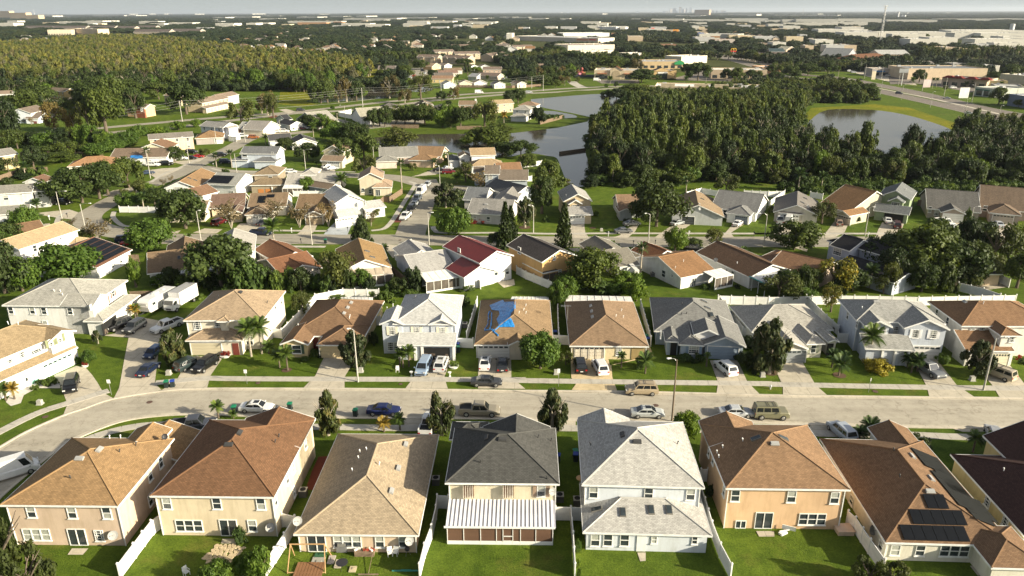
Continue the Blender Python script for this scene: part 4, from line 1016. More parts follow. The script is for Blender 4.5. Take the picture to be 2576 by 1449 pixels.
for x in (q0[0]+.2, q0[0]+W-.2): cube('screen', SCREEN, sr_, (x, (q0[1]+yb)/2+.2, 1.2), (.02,D-.4,2.3))
cube('screen_door', WHITE, sr_, (q0[0]+W*.575, q0[1]+.21, 1.1), (.9,.04,.1)); cube('door_rail', WHITE, sr_, (q0[0]+W*.575, q0[1]+.21, .5), (.9,.04,.08))
hA5 = House('white two-storey house with pale grey roof and skylit rear lean-to', 32, (705,530),(1935,560), 5.4, LG, BLW)
hA5.block([(705,530),(1935,560),(1710,-99)], 5.4, 'hip', .46)
b0 = hA5.B[0]; hA5.block(None, 5.4, 'gy', .44, L=(b0['x0']+.1, b0['x0']+6.4, b0['y1']-5, b0['y1']+.6))
hA5.block([(715,1008),(1980,1035),(1925,760)], 2.5, 'hip', .30, d=8.4)
for x, y in ((820,605),(1375,617),(1797,625)): hA5.win('f', x, y)
for x in (838, 965, 1133): hA5.win('f', x, 1085, .95,1.5,'s',2)
hA5.win('f',1430,1080,.6,.95,'s',2); hA5.win('f',1838,1085,.6,1.0,'s',2); hA5.win('f',1300,1125,.95,2.1,'p',2,mat=WHITE)
hA5.vent(1258,100,dark=True); hA5.vent(1112,30,dark=True); hA5.vent(790,135,k='pipe',dark=True); hA5.vent(1665,122,k='pipe',dark=True)
for x, y in ((852,780),(1115,810),(1400,785),(1580,785)): hA5.vent(x, y, 2, 'sky')
hA6 = House('orange peach two-storey house with orange brown roof in the near row', 32, (2155,565),(3381,580), 5.4, (.29,.175,.105), PEACH)
hA6.block([(2155,565),(3381,580),(2971,-69)], 5.4, 'hip', .44)
b0 = hA6.B[0]; hA6.block(None, 5.4, 'gy', .42, L=(b0['x0'], b0['x0']+6.5, b0['y1']-5, b0['y1']+.8))
for x, y in ((2247,638),(2812,648),(3247,660)): hA6.win('f', x, y)
hA6.win('f',2310,845,1.15,1.0,'d'); hA6.win('f',2530,905,1.9,2.1,'d'); hA6.win('f',3020,875,2.9,1.45,'t')
for x, y in ((1985,195),(2028,275),(2138,590)): hA6.win('l', x, y, .85, 1.3)
hA6.vent(2643,120); hA6.vent(2730,62,k='sky'); hA6.vent(2455,65,k='sky')
for x, y in ((2120,160),(2062,213),(2080,258),(2320,92)): hA6.vent(x, y, k='pipe')
hA7 = House('single-storey white house with brown roof carrying two kinds of solar panels', 33, (1185,1110),(2065,1135), 2.5, BR, (.66,.63,.54))
hA7.block([(1185,1110),(2440,1143),(1560,90)], 2.5, 'hip', .42)
hA7.block([(2250,1365),(2830,1380),(2165,940)], 2.5, 'hip', .42, roof=BR); hA7.B[-1]
b0 = hA7.B[0]; hA7.block(None, 2.5, 'gy', .45, L=(b0['x0']+7.0, b0['x0']+12.0, b0['y1']-4, b0['y1']+3.0))
hA7.win('f',1280,1185,.95,1.3); hA7.win('f',1530,1190,.95,1.3); hA7.win('f',1875,1195,2.9,1.35,'t')
hA7.win('l',845,685,.9,1.1); hA7.win('l',1140,1140,.9,1.1)
hA7.panels(1685,703,2,1); hA7.panels(1705,862,5,1); hA7.panels(1670,1022,6,1); hA7.vent(1630,600); hA7.vent(1265,190,k='pipe',dark=True); hA7.vent(1325,455,k='pipe',dark=True); hA7.vent(1450,245,k='box'); hA7.vent(1640,470,k='box')
POOLM = plain('black_pool_mat', (.014,.015,.014), .7, 0, .15)
for x, y, nx in ((1600,290,3),(1760,420,6),(1870,600,5),(1990,690,6),(2110,770,3)): hA7.panels(x, y, nx, 1, 0, 1.25, 2.6, mat=POOLM, gap=.02)
p = hA7.hit('l',1060,1020); hA7.dish(Vector((p.x-.3, p.y, p.z)), .55, plain('dish_dark', (.2,.2,.2)))
hA8 = House('single-storey yellow house with dark maroon roof at the right edge', 33, (485,65),(1560,90), 2.5, MR, YEL)
hA8.block([(1845,230),(2576,1040),(3300,260)], 2.5, 'hip', .42)
b0 = hA8.B[0]; hA8.block(None, 3.1, 'gy', .5, L=(b0['x0']+5.5, b0['x1'], b0['y1']-4, b0['y1']+3.5))
hA8.win('l',2215,690,.95,1.5,'q'); hA8.win('l',2395,890,.95,1.5,'q'); hA8.vent(2370,390,k='pipe')
# ================================================================ row B: fronts across the street
GRG = (.40,.40,.39)
hB0 = House('white and mint two-storey house with tan roof at the left edge', 20, (0,940),(780,595), 2.8, (.33,.25,.15), (.72,.72,.70))
hB0.block([(-350,865),(265,590),(680,412)], 5.4, 'hip', .40, d=10.5)
b0 = hB0.B[0]; hB0.block(None, 5.4, 'gy', .42, L=(b0['x1']-4.6, b0['x1']+.1, b0['y0']-1.0, b0['y0']+5));
hB0.block([(-300,1065),(780,595),(690,575)], 2.8, 'shed', .42, d=3.2)
MINT = plain('mint_trim', (.30,.62,.48), .6)
hB0.win('f',580,745,4.9,2.2,'g',2,mat=plain('mint_garage', (.55,.75,.68))); hB0.win('f',335,860,1.1,2.2,'p',2,mat=MINT); hB0.win('f',260,900,.5,1.3,'s',2); hB0.win('f',130,950,.5,.9,'q',2)
for x, y, w_ in ((92,720,.9),(217,665,.9),(357,620,1.6)): hB0.win('f', x, y, w_, 1.2, 'q')
for x, y in ((508,550),(598,510)): hB0.win('f', x, y, .8, 1.2, 'q', 1, shutter=plain('olive_shutter', (.20,.22,.12)))
hB0.vent(85,360,k='pipe'); hB0.vent(185,370,k='pipe')
hB1 = House('large white two-storey house with light grey roof at the upper left', 20, (20,175),(865,182), 5.4, (.38,.37,.33), (.70,.70,.68))
hB1.block([(20,175),(865,182),(1285,-79)], 5.4, 'hip', .40)
b0 = hB1.B[0]; hB1.block([(900,290),(985,335),(1410,70)], 2.8, 'hip', .40); hB1.block(None, 5.4, 'gx', .42, L=(b0['x1']-5, b0['x1']+.8, b0['y0'], b0['y0']+5.5))
for x, y in ((110,225),(325,225),(443,230),(705,232)): hB1.win('f', x, y, .95, 1.3)
hB1.win('f',455,360,.9,1.2); hB1.win('r',1095,330,4.6,2.2,'o',1); hB1.win('r',910,190,.6,.9,'q',2); hB1.win('r',960,162,.6,.9,'q',2)
for x, y in ((1070,130),(1135,55)): hB1.win('r', x, y, .9, 1.2, 's', 0, shutter=plain('rust_shutter', (.40,.16,.13)))
hB1.vent(545,35,k='pipe'); hB1.vent(610,40,k='pipe'); hB1.vent(632,75,k='pipe')
hB2 = House('cream two-storey house with pinkish tan roof beside the box truck', 20, (1845,328),(2646,322), 5.4, (.40,.29,.20), (.66,.61,.50))
hB2.block([(1845,328),(2646,322),(2851,30)], 5.4, 'hip', .42); b0 = hB2.B[0]
hB2.block([(1865,530),(2440,522)], 2.8, 'hip', .40, d=5); hB2.block(None, 5.4, 'hip', .42, L=(b0['x0']-.0+5.6, b0['x0']+7.6, b0['y0']-.5, b0['y0']+4))
for x, y, w_ in ((1985,378,1.2),(2190,385,.9),(2510,365,1.6)): hB2.win('f', x, y, w_, 1.4, 'q')
hB2.win('f',2080,625,4.9,2.2,'g',1,mat=plain('tan_garage', (.50,.45,.32))); hB2.win('f',2370,585,1.0,2.1,'p',1); hB2.win('f',2510,530,1.2,1.5); hB2.vent(2690,150,k='pipe',dark=True); hB2.vent(2420,45,dark=True); hB2.vent(2200,95,k='pipe',dark=True)
for x, y in ((2765,180),(2825,130)): hB2.win('r', x, y, .8, 1.3)
hB3 = House('yellow single-storey house with brown hip roof behind the pale lamp post', 21, (240,565),(900,575), 2.5, BR, (.60,.48,.27))
hB3.block([(335,470),(1090,490),(1275,130)], 2.5, 'hip', .42)
hB3.block([(240,565),(528,562)], 2.5, 'gy', .40, d=7); hB3.block([(610,572),(1045,577)], 2.5, 'hip', .42, d=8)
hB3.win('f',410,615,1.5,1.5,'s',1,shutter=plain('green_shutter', (.06,.10,.07))); hB3.win('f',785,640,4.6,2.2,'g',2,mat=plain('yellow_garage', (.62,.50,.30))); hB3.win('f',605,590,.9,2.1,'p',0)
for x, y in ((957,150),(922,200),(885,257)): hB3.vent(x, y, 0)
hB3.vent(427,383,k='pipe'); hB3.vent(945,290,k='pipe'); hB3.vent(940,308,k='pipe')
hB4 = House('pale blue two-storey house with whitish roof and open garage', 21, (1240,360),(1990,365), 5.4, (.52,.52,.50), (.52,.56,.62))
hB4.block([(1390,330),(2090,75),(2000,365)], 5.4, 'hip', .44); b0 = hB4.B[0]
hB4.block([(1240,362),(1488,365)], 5.4, 'gy', .44, d=6); hB4.block([(1730,366),(1992,368)], 5.4, 'gy', .44, d=6)
hB4.block([(1422,572),(2005,576)], 2.8, 'shed', .40, d=2.6)
CRS = plain('cream_shutter', (.70,.66,.52))
hB4.win('f',1372,430,.95,1.4,'q',1,shutter=CRS); hB4.win('f',1617,430,.95,1.4,'q',0,shutter=CRS); hB4.win('f',1873,435,.95,1.4,'q',2,shutter=CRS)
hB4.win('f',1355,585,.95,1.5,'q',1); hB4.win('f',1412,585,.8,1.5,'q',1); hB4.win('f',1800,640,4.8,2.2,'o',3); hB4.win('f',1565,615,.9,2.1,'p',3,mat=plain('tan_door', (.4,.32,.2)))
hB4.vent(1600,95,k='box'); hB4.vent(1378,183,k='pipe'); hB4.vent(1318,215,k='pipe')
for f in (.03,.30,.42,.97): cube('porch_column', WHITE, hB4.root, (hB4.B[3]['x0']+(hB4.B[3]['x1']-hB4.B[3]['x0'])*f, hB4.B[3]['y0']+.3, 1.3), (.4,.4,2.6))
hB5 = House('tan single-storey house with a torn blue tarp on the roof', 21, (2195,572),(2961,575), 2.5, (.30,.20,.12), (.66,.58,.46))
hB5.block([(2195,572),(2961,575),(2956,135),(2275,125)], 2.5, 'hip', .42); b0 = hB5.B[0]
hB5.block([(2530,578),(2738,578)], 2.7, 'gy', .5, d=5)
hB5.win('f',2390,640,4.9,2.2,'g',0,mat=plain('white_garage2', (.70,.68,.62))); hB5.win('f',2690,615,.9,1.2,'s',1)
for x, y in ((70+2576,258),(140+2576,258),(138+2576,183),(118+2576,225)): hB5.vent(x, y, k='pipe')
gt = NG('blue_tarp', .35, .5); gt.col(gt.ramp(gt.noise(gt.coord('World'), 1.3, 5, .7), [(.3,(.012,.12,.38)),(.55,(.02,.22,.58)),(.75,(.06,.36,.75))])); gt.bump(gt.noise(gt.coord('World'), 3.5, 3, .6, (1,.4,1)), 1.0, .25); TARP = gt.m
TP = ((2350,180),(2480,125),(2630,112),(2612,200),(2600,400),(2520,398),(2430,400),(2445,385),(2420,320),(2450,270),(2440,220),(2370,225))
TC = (2535,250); b = MB(); rt = random.Random(5); NR = 5
gp = [[hB5.roofhit(TC[0]+(x-TC[0])*k/NR, TC[1]+(y-TC[1])*k/NR)+Vector((0,0,.10+rt.uniform(0,.06))) for k in range(NR+1)] for x, y in TP]
for i in range(len(TP)):
 a, c = gp[i], gp[(i+1) % len(TP)]
 for k in range(NR): b.face([a[k], a[k+1], c[k+1], c[k]])
o = b.obj('blue_tarp', TARP, None, hB5.o, hB5.rz); tag(o, 'torn bright blue tarp over the ridge of the tan roof', 'tarp')
b = MB()
for (x0_, y0_), (x1_, y1_) in (((2350,230),(2340,330)),((2340,330),(2300,430)),((2300,430),(2380,420)),((2380,420),(2440,480)),((2380,250),(2350,420)),((2430,400),(2380,440)),((2440,480),(2400,450))):
 pr = None
 for k in range(6):
  f = k/5; q = hB5.roofhit(x0_+(x1_-x0_)*f+rt.uniform(-9,9), y0_+(y1_-y0_)*f+rt.uniform(-9,9))+Vector((0,0,.08))
  if pr: b.tube(pr, q, rt.uniform(.05,.14), rt.uniform(.04,.12), 5)
  pr = q
b.obj('tarp_strip', TARP, o)
hB6 = House('cream single-storey house with dark brown roof and screened garage', 22, (580,582),(1362,588), 2.5, (.28,.185,.12), (.66,.56,.36))
hB6.block([(580,582),(1362,588),(1222,145),(540,140)], 2.5, 'hip', .44)
hB6.win('f',778,650,4.7,2.2,'g',0,mat=plain('screen_garage', (.62,.56,.46))); hB6.win('f',1075,635,.95,1.5,'q')
for f in range(5): cube('screen_bar', METAL, hB6.root, hB6.hit('f',635+f*72,650)+Vector((0,-.15,0)), (.05,.05,2.2))
hB6.win('f',1265,640,2.0,2.1,'p',mat=plain('painted_porch_shade', (.30,.22,.10)))  # flat panel for the recessed porch, its shade put into the colour
for x, y in ((793,183),(802,237),(810,293)): hB6.vent(x, y, dark=False)
hB6.vent(1100,232,k='pipe'); hB6.vent(1045,290,k='pipe'); hB6.vent(1118,300,k='pipe')
hB7 = House('blue grey single-storey house with charcoal roof and white gable vent', 22, (1540,533),(2350,572), 2.6, (.22,.22,.21), (.34,.41,.48))
hB7.block([(1600,440),(2280,460),(2070,125),(1390,125)], 2.6, 'hip', .42); b0 = hB7.B[0]
hB7.block([(1540,535),(1700,540)], 2.6, 'hip', .42, d=6); hB7.block([(1680,568),(1935,572)], 2.6, 'hip', .42, d=8); hB7.block([(1928,570),(2350,574)], 2.6, 'gy', .45, d=9)
hB7.block([(1830,470),(2110,470)], 3.6, 'gy', .45, d=5, wall=(.7,.7,.7))
hB7.win('f',1830,620,1.6,1.4,'q',2,shutter=plain('blue_shutter', (.2,.28,.38))); hB7.win('f',2120,655,4.8,2.2,'g',3,mat=plain('blue_garage', (.27,.34,.42))); hB7.win('f',1625,610,1.0,2.2,'p',1,mat=DARK)
for x, y in ((1932,137),(1968,203),(2007,270)): hB7.vent(x, y, 0, 'sky')
for x, y in ((1712,170),(1703,270),(1757,262)): hB7.vent(x, y, 0, 'pipe', dark=True)
for px in (465,): hB7.win('l',1500,465,.8,1.1,'s')
hB8 = House('grey roofed single-storey house with grey garage door behind the magnolia', 23, (-40,560),(720,540), 2.6, (.40,.385,.345), (.60,.58,.50))
hB8.block([(-240,350),(640,420),(375,170),(-321,180)], 2.6, 'hip', .42); hB8.block([(40,560),(410,612)], 2.6, 'gy', .44, d=9); hB8.block([(390,565),(580,560)], 2.6, 'hip', .42, d=8); hB8.block([(575,515),(722,540)], 2.6, 'gy', .4, d=5)
hB8.win('f',235,690,4.6,2.2,'g',1,mat=plain('grey_garage', (.25,.27,.28))); hB8.win('f',455,610,.9,1.4,'s',2,shutter=plain('sage_shutter', (.34,.36,.28))); hB8.win('f',625,590,1.0,2.1,'p',3,mat=DARK)
hB9 = House('pale blue two-storey house with slate grey roof and tall porch columns', 23, (975,380),(1825,410), 5.5, (.34,.34,.32), (.50,.54,.60))
hB9.block([(1040,300),(1790,360),(1480,140),(720,130)], 5.5, 'hip', .42); hB9.block([(975,382),(1252,388)], 5.5, 'gy', .44, d=6); hB9.block([(1370,402),(1826,412)], 5.5, 'gy', .44, d=8)
hB9.block([(980,608),(1462,612)], 2.9, 'shed', .38, d=3.2)
WSH = plain('white_shutter', (.72,.72,.72))
hB9.win('f',1487,460,.95,1.4,'q',2,shutter=WSH); hB9.win('f',1665,465,.95,1.4,'q',2,shutter=WSH); hB9.win('f',1067,420,.9,1.2,'q',1,shutter=WSH); hB9.win('f',1163,425,.8,1.2,'q',1); hB9.win('f',1290,425,.9,1.3,'q',0)
hB9.win('f',1560,670,4.8,2.3,'g',2,mat=plain('white_garage3', (.72,.70,.66))); hB9.win('l',900,365,.8,1.4); hB9.win('l',805,275,.8,1.4); hB9.win('f',985,610,1.2,1.3,'s',0)
for x in (1138,1268,1400): p = hB9.hit('f',x,700,3); cube('porch_column', WHITE, hB9.root, (p.x, hB9.B[3]['y0']+.25, 1.4), (.32,.32,2.8))
hB9.vent(1090,142); hB9.vent(945,208,k='pipe');
for k in (1,2):
 bq = hB9.B[k]; b = MB(); b.tube((0,0,0), (0,-.08,0), .35, .35, 16); b.obj('gable_vent', WHITE, hB9.root, ((bq['x0']+bq['x1'])/2, bq['y0']+.36, 6.1 if k == 1 else 6.5))
hB10 = House('cream two-storey house with brown roof at the right edge', 23, (1950,382),(2375,384), 5.4, (.27,.155,.09), (.68,.66,.60))
hB10.block([(1950,382),(2375,384),(1625,135)], 5.4, 'hip', .42, w=15.5); b0 = hB10.B[0]
hB10.block([(1990,630),(2482,636)], 2.8, 'shed', .42, d=4.2); hB10.block([(2345,480),(2560,482)], 5.2, 'hip', .4, d=7)
for x in (2053,2152,2258): hB10.win('f', x, 422, .85, .95, 'q', 0)
hB10.win('f',2452,515,.8,1.0,'q',2); hB10.win('f',2340,700,2.6,2.2,'g',1,mat=plain('cream_garage', (.6,.56,.42))); hB10.win('l',1700,255,.8,1.5); hB10.win('l',1808,335,.8,1.5); hB10.vent(2165,160,k='pipe'); hB10.vent(1980,140)
# ================================================================ row C: houses behind the back fences
hC1 = House('white two-storey house with sandy tan roof at the left edge behind the mango tree', 10, (190,1062),(800,862), 5.3, (.48,.35,.22), WHT)
hC1.block([(190,1062),(800,862)], 5.3, 'gx', .38, d=9); hC1.block([(730,1010),(870,980)], 2.8, 'hip', .4, d=6, w=5)
hC1.win('f',348,1050); hC1.win('f',465,1015); hC1.win('f',610,955,.7,.7)
hC2 = House('white single-storey house with a roof covered by solar panels', 10, (975,1247),(1330,1062), 2.6, (.20,.10,.07), WHT)
hC2.block([(975,1247),(1330,1062)], 2.6, 'gx', .33, d=17); hC2.win('f',1130,1225,.9,1.0); hC2.win('f',1215,1175,.9,1.0)
b0 = hC2.B[0]; W_ = b0['x1']-b0['x0']; Dp = (b0['y1']-b0['y0'])/2; nx, ny = int((W_-.6)/1.02), int((Dp*1.05-.5)/1.55)
def panel_grid(h, x0, x1, y0, y1, bi=0, w=1.0, l=1.5):
 nx = max(1, int((x1-x0)/w)); ny = max(1, int((y1-y0)/l))
 def f():
  b = MB(); b.box((0,0,0), (w-.03,l-.03,.05)); return b.mesh('solar_panel', SOLARM)
 me = cached(('sp2', w, l), f)
 for i in range(nx):
  for j in range(ny):
   x = x0+(x1-x0)*(i+.5)/nx; y = y0+(y1-y0)*(j+.5)/ny; p = Vector((x, y, h.B[bi]['rz'](x, y))); n = h.slope(x, y, bi)
   xx = Vector((1,0,0)); xx = (xx-n*xx.dot(n)).normalized(); yy = n.cross(xx)
   o = newobj('solar_panel', me, h.root); M = Matrix((xx, yy, n)).transposed().to_4x4(); M.translation = p+n*.12; o.matrix_local = M
panel_grid(hC2, b0['x0']+.5, b0['x1']-.5, b0['y0']+.6, (b0['y0']+b0['y1'])/2-.3, 0, 1.3, 1.45)
hC3 = House('white single-storey house with brown roof and two square skylights', 10, (1480,1307),(1965,1252), 2.6, (.23,.155,.10), WHT)
hC3.block([(1480,1307),(1965,1252)], 2.6, 'gx', .40, d=13); b0 = hC3.B[0]; hC3.block(None, 2.6, 'gy', .45, L=(b0['x0']+3, b0['x0']+11, b0['y1']-5, b0['y1']+7))
hC3.vent(1803,1145,0,'sky'); hC3.vent(1863,1132,0,'sky'); hC3.vent(1485,1165,0,'pipe')
cube('patio_awning', METAL, hC3.root, (b0['x0']+9.5, b0['y0']-.9, 2.5), (6.5,2.4,.08));
for k in range(10): cube('awning_rib', WHITE, hC3.root, (b0['x0']+6.5+k*.66, b0['y0']-.9, 2.57), (.14,2.4,.07))
hC4 = House('white two-storey house with grey roof half hidden by a large oak', 10, (2060,1110),(2480,1075), 5.2, (.42,.40,.36), WHT)
hC4.block([(2120,1060),(2560,1080)], 5.2, 'gy', .42, d=13); hC4.block([(1990,1180),(2150,1170)], 2.7, 'hip', .4, d=8)
hC5 = House('white gabled house with reddish brown roof left of the screened porches', 11, (255,1332),(662,1236), 2.6, (.27,.11,.06), (.68,.62,.55))
hC5.block([(140,1112),(255,1332),(662,1236)], 2.6, 'gx', .30, d=13); b0 = hC5.B[0]; hC5.block(None, 2.6, 'gy', .38, L=(b0['x0']+.2, b0['x1']-.2, b0['y0']-.6, b0['y0']+7)); hC5.block(None, 2.6, 'gy', .45, L=(b0['x0']+3, b0['x0']+11, b0['y1']-5, b0['y1']+8))
hC5.win('f',433,1350,1.0,1.3,'s',1); hC5.win('f',497,1340,1.0,1.3,'s',1); hC5.win('f',560,1330,1.0,1.3,'s',1)
hC6 = House('white house with long brown gable roof and six-bay screened porch', 11, (990,1272),(1360,1238), 2.8, (.40,.215,.10), WHT)
hC6.block([(985,1275),(1362,1240),(800,1058)], 2.8, 'gy', .42); hC6.vent(1118,1080,0,'sky'); hC6.vent(1172,1140,0,'sky')
def porch(h, bi, x0, x1, dep, n, z1=2.9, z0=2.4, mat=None, rough=False):
 b_ = h.B[bi]; yb = b_['y0']+b_['ov']; pr = newobj('screened_porch', None, h.root); W = (x1-x0)/n
 m_ = mat or plain('porch_roof_white', (.72,.71,.67), .5)
 for k in range(n):
  o = cube('roof_panel', m_, pr, (x0+(k+.5)*W, yb-dep/2, (z0+z1)/2), (W-.07, math.hypot(dep, z1-z0), .07)); o.rotation_euler = (math.atan2(z1-z0, dep),0,0)
  cube('porch_post', WHITE, pr, (x0+k*W+.04, yb-dep+.15, z0/2), (.09,.09,z0))
  cube('screen', SCREEN, pr, (x0+(k+.5)*W, yb-dep+.16, z0/2+.1), (W-.1,.02,z0-.5))
 cube('porch_post', WHITE, pr, (x1-.04, yb-dep+.15, z0/2), (.09,.09,z0)); cube('header', WHITE, pr, ((x0+x1)/2, yb-dep+.13, z0), (x1-x0,.1,.16)); cube('kick_plate', WHITE, pr, ((x0+x1)/2, yb-dep+.15, .22), (x1-x0-.1,.05,.42))
b0 = hC6.B[0]; porch(hC6, 0, b0['x0']+.1, b0['x1']-.1, 3.6, 6, mat=plain('stained_porch_roof', (.50,.42,.32), .7, 0, .2, .45, .8))
hC7 = House('pale single-storey house with light grey roof and white porch roof', 11, (1600,1327),(2022,1264), 2.6, (.42,.41,.39), (.52,.56,.62))
hC7.block([(1490,1137),(1600,1327),(2022,1264)], 2.6, 'gx', .30, d=15); b0 = hC7.B[0]; hC7.block(None, 2.6, 'gy', .4, L=(b0['x0']+1, b0['x0']+9, b0['y1']-4, b0['y1']+5)); porch(hC7, 0, b0['x0']+1, b0['x1']-.2, 4.5, 5)
hC7.win('l',1515,1270,.9,1.2)
hC8 = House('white two-storey house with dark red metal roof', 11, (2390,1150),(2572,1108), 5.2, plain('red_metal_roof', (.16,.018,.012), .4, 0, .5, .15), WHT)
hC8.block([(2250,1200),(2570,1110),(1990,1005)], 5.2, 'gy', .42); b0 = hC8.B[0]; hC8.block(None, 3.0, 'gy', .42, L=(b0['x0']-4.0, b0['x0']+4, b0['y0']-.2, b0['y0']+7))
hC8.win('f',2415,1290,.9,1.4); hC8.win('f',2528,1280,.9,1.4); hC8.win('f',2322,1330,1.8,2.1,'d'); hC8.win('f',2415,1155,.6,.5); hC8.win('l',2045,1080,1.1,1.5,'s')
hC9 = House('orange yellow two-storey house with charcoal roof and curved white fence', 12, (450,1148),(636,1110), 5.2, (.085,.075,.07), (.60,.38,.17))
hC9.block([(300,1190),(636,1110),(22,1003)], 5.2, 'gy', .42); hC9.block([(115,1192),(310,1297),(462,1268)], 2.8, 'hip', .42)
hC9.win('f',425,1145,.7,.9); hC9.win('l',75,1070,1.2,1.5); hC9.win('f',480,1285,.8,1.0)
b0 = hC9.B[1];
for k in range(4): cube('screen', SCREEN, hC9.root, (b0['x0']+1+k*1.6, b0['y0']+.33, 1.2), (1.5,.03,2.0))
hC10 = House('white single-storey house with mossy grey roof behind the mango trees', 12, (1050,1242),(1290,1215), 2.6, (.22,.205,.17), WHT)
hC10.block([(905,1095),(1050,1242),(1290,1215)], 2.6, 'gx', .34, d=12); b0 = hC10.B[0]; hC10.block(None, 2.6, 'gy', .4, L=(b0['x0']-1, b0['x0']+7, b0['y1']-4, b0['y1']+6)); porch(hC10, 0, b0['x0']+3, b0['x1']-1.5, 3, 5)
hC11 = House('cream house with rusty red roof behind the fan palm', 12, (1300,1190),(1690,1112), 2.6, (.26,.10,.05), (.6,.52,.42))
hC11.block([(1420,1166),(1692,1112),(1230,1060)], 2.6, 'gy', .40)
hC12 = House('white single-storey house with orange brown roof and flat porch roof', 12, (1700,1347),(2057,1276), 2.6, (.34,.16,.08), WHT)
hC12.block([(1540,1157),(1700,1347),(2057,1276)], 2.6, 'gx', .30, d=15); b0 = hC12.B[0]; porch(hC12, 0, b0['x0']+6, b0['x1']+1.6, 3.8, 3, 2.8, 2.5); hC12.win('l',1527,1305,1.2,1.5); hC12.win('l',1613,1325,.6,.6); hC12.win('f',1830,1370,1.0,1.8,'d'); hC12.vent(1725,1185,0,'pipe'); hC12.vent(1643,1250,0,'pipe')
hC13 = House('white house with long dark brown roof beside a teal edged porch roof', 12, (1850,1087),(2392,1342), 2.6, (.15,.09,.06), WHT)
hC13.block([(1850,1087),(2392,1342)], 2.6, 'gx', .36, d=11); hC13.win('f',2160,1280,.8,.9); hC13.win('f',2222,1300,.8,.9); hC13.vent(2265,1205,0,'pipe')
p = hC13.roofhit(2055,1190); hC13.dish(p, .45)
b0 = hC13.B[0]
for k in range(6): cube('porch_roof_panel', plain('patchy_porch_roof', (.55,.58,.60), .5, 0, .3, .4, .7), hC13.root, (b0['x1']+2.2, b0['y0']+.8+k*1.1, 2.7), (5,1.05,.08))
cube('teal_edge', plain('teal_fascia', (.06,.28,.28), .5), hC13.root, (b0['x1']+2.2, b0['y0']+.15, 2.68), (5.1,.2,.2))
for k in range(3): cube('porch_post', WHITE, hC13.root, (b0['x1']+.6+k*1.9, b0['y0']+.2, 1.3), (.1,.1,2.6))
hC14 = House('tan house with brown roofs right of the teal edged porch', 13, (-40,1170),(450,1290), 2.6, (.27,.15,.09), (.40,.32,.26))
hC14.block([(200,1130),(330,1310),(600,1140)], 2.6, 'gx', .34, w=11, d=12); hC14.block([(0,1100),(300,1095),(-60,1150)], 2.6, 'hip', .3, d=8)
hC15 = House('blue grey two-storey house with black roof among large oaks', 13, (620,1017),(820,1077), 5.2, (.035,.035,.038), (.42,.45,.52))
hC15.block([(620,1017),(820,1077)], 5.2, 'gx', .42, d=8.5); b0 = hC15.B[0]; hC15.block(None, 5.2, 'gx', .42, L=(b0['x1']-.5, b0['x1']+9, b0['y0']+3.2, b0['y0']+11)); hC15.block(None, 2.8, 'gx', .30, L=(b0['x1']-.4, b0['x1']+13, b0['y0']-3.5, b0['y0']+5)); hC15.block(None, 5.0, 'hip', .4, L=(b0['x0']-3, b0['x0']+1, b0['y0']+3, b0['y1']+2))
hC15.win('f',700,1080,2.0,1.7,'q'); hC15.win('f',895,1270,1.4,1.3,'s',2); hC15.win('f',1190,1320,1.4,1.3,'s',2)
hC16 = House('tan house with dark roof beside the white yard fence at right', 13, (2140,1300),(2245,1300), 2.6, (.06,.06,.065), (.50,.40,.28))
hC16.block([(1900,1310),(2245,1300),(2110,1170)], 2.6, 'gx', .4, d=9)
# ================================================================ row D: beyond the second street
def two_gable(h, L1, R1, dep, dorm, low, far, z=5.0):
 h.block([L1, R1], z, 'gy', .52, d=dep); b_ = h.B[0]
 h.block([dorm[0], dorm[1]], z-.4, 'gy', .6, d=5); h.block([low[0], low[1]], 2.6, 'shed', .45, d=3.2)
hD1 = House('beige two-storey house with grey gables by the canal', 12, (515,580),(808,574), 5.0, (.36,.35,.33), (.50,.41,.27))
two_gable(hD1, (515,580),(808,574), 12, ((568,606),(712,604)), ((530,708),(815,710)), None)
hD1.win('f',640,640,1.9,1.5,'q',1); hD1.win('f',640,750,4.6,2.2,'g',2); hD1.vent(545,525,0,'pipe');
hD2 = House('brown roofed house mostly hidden by a big round tree', 12, (1072,652),(1330,650), 2.6, (.28,.18,.12), (.40,.42,.42))
hD2.block([(1072,652),(1330,650)], 2.6, 'gx', .42, d=12); hD2.block([(1075,680),(1225,676)], 2.6, 'gy', .42, d=6)
hD3 = House('grey walled house with tan brown roof and dark garage door', 12, (1660,712),(1845,720), 2.6, (.31,.22,.145), (.48,.50,.50))
hD3.block([(1600,700),(1845,720),(2085,572)], 2.6, 'gy', .42); hD3.win('f',1772,760,3.2,2.1,'g',0,mat=plain('dark_garage', (.05,.055,.06))); hD3.vent(1885,605); hD3.vent(1915,555,0,'sky'); p = hD3.roofhit(1885,672); hD3.dish(p, .4)
hD4 = House('white house with grey gable roof and slate blue garage door', 12, (2150,690),(2400,720), 2.6, (.21,.21,.205), WHT)
hD4.block([(2100,650),(2470,690),(2515,565),(2140,520)], 2.6, 'gx', .44); hD4.block([(2150,692),(2402,722)], 2.6, 'hip', .42, d=8); hD4.win('f',2305,760,3.2,2.1,'g',1,mat=plain('slate_garage', (.16,.19,.23))); hD4.win('f',2145,690,1,1.4)
hD5 = House('pale house with grey brown roof behind parked white trucks', 13, (70,685),(352,708), 2.6, (.20,.185,.17), (.56,.52,.46))
hD5.block([(60,640),(352,708),(503,572)], 2.6, 'gy', .42); hD5.block([(100,690),(350,710)], 2.6, 'hip', .4, d=5); hD5.win('f',215,725,4.6,2.1,'g',1); hD5.vent(375,548,0,'sky'); hD5.vent(347,592,0,'sky'); p = hD5.roofhit(395,645); hD5.dish(p, .4)
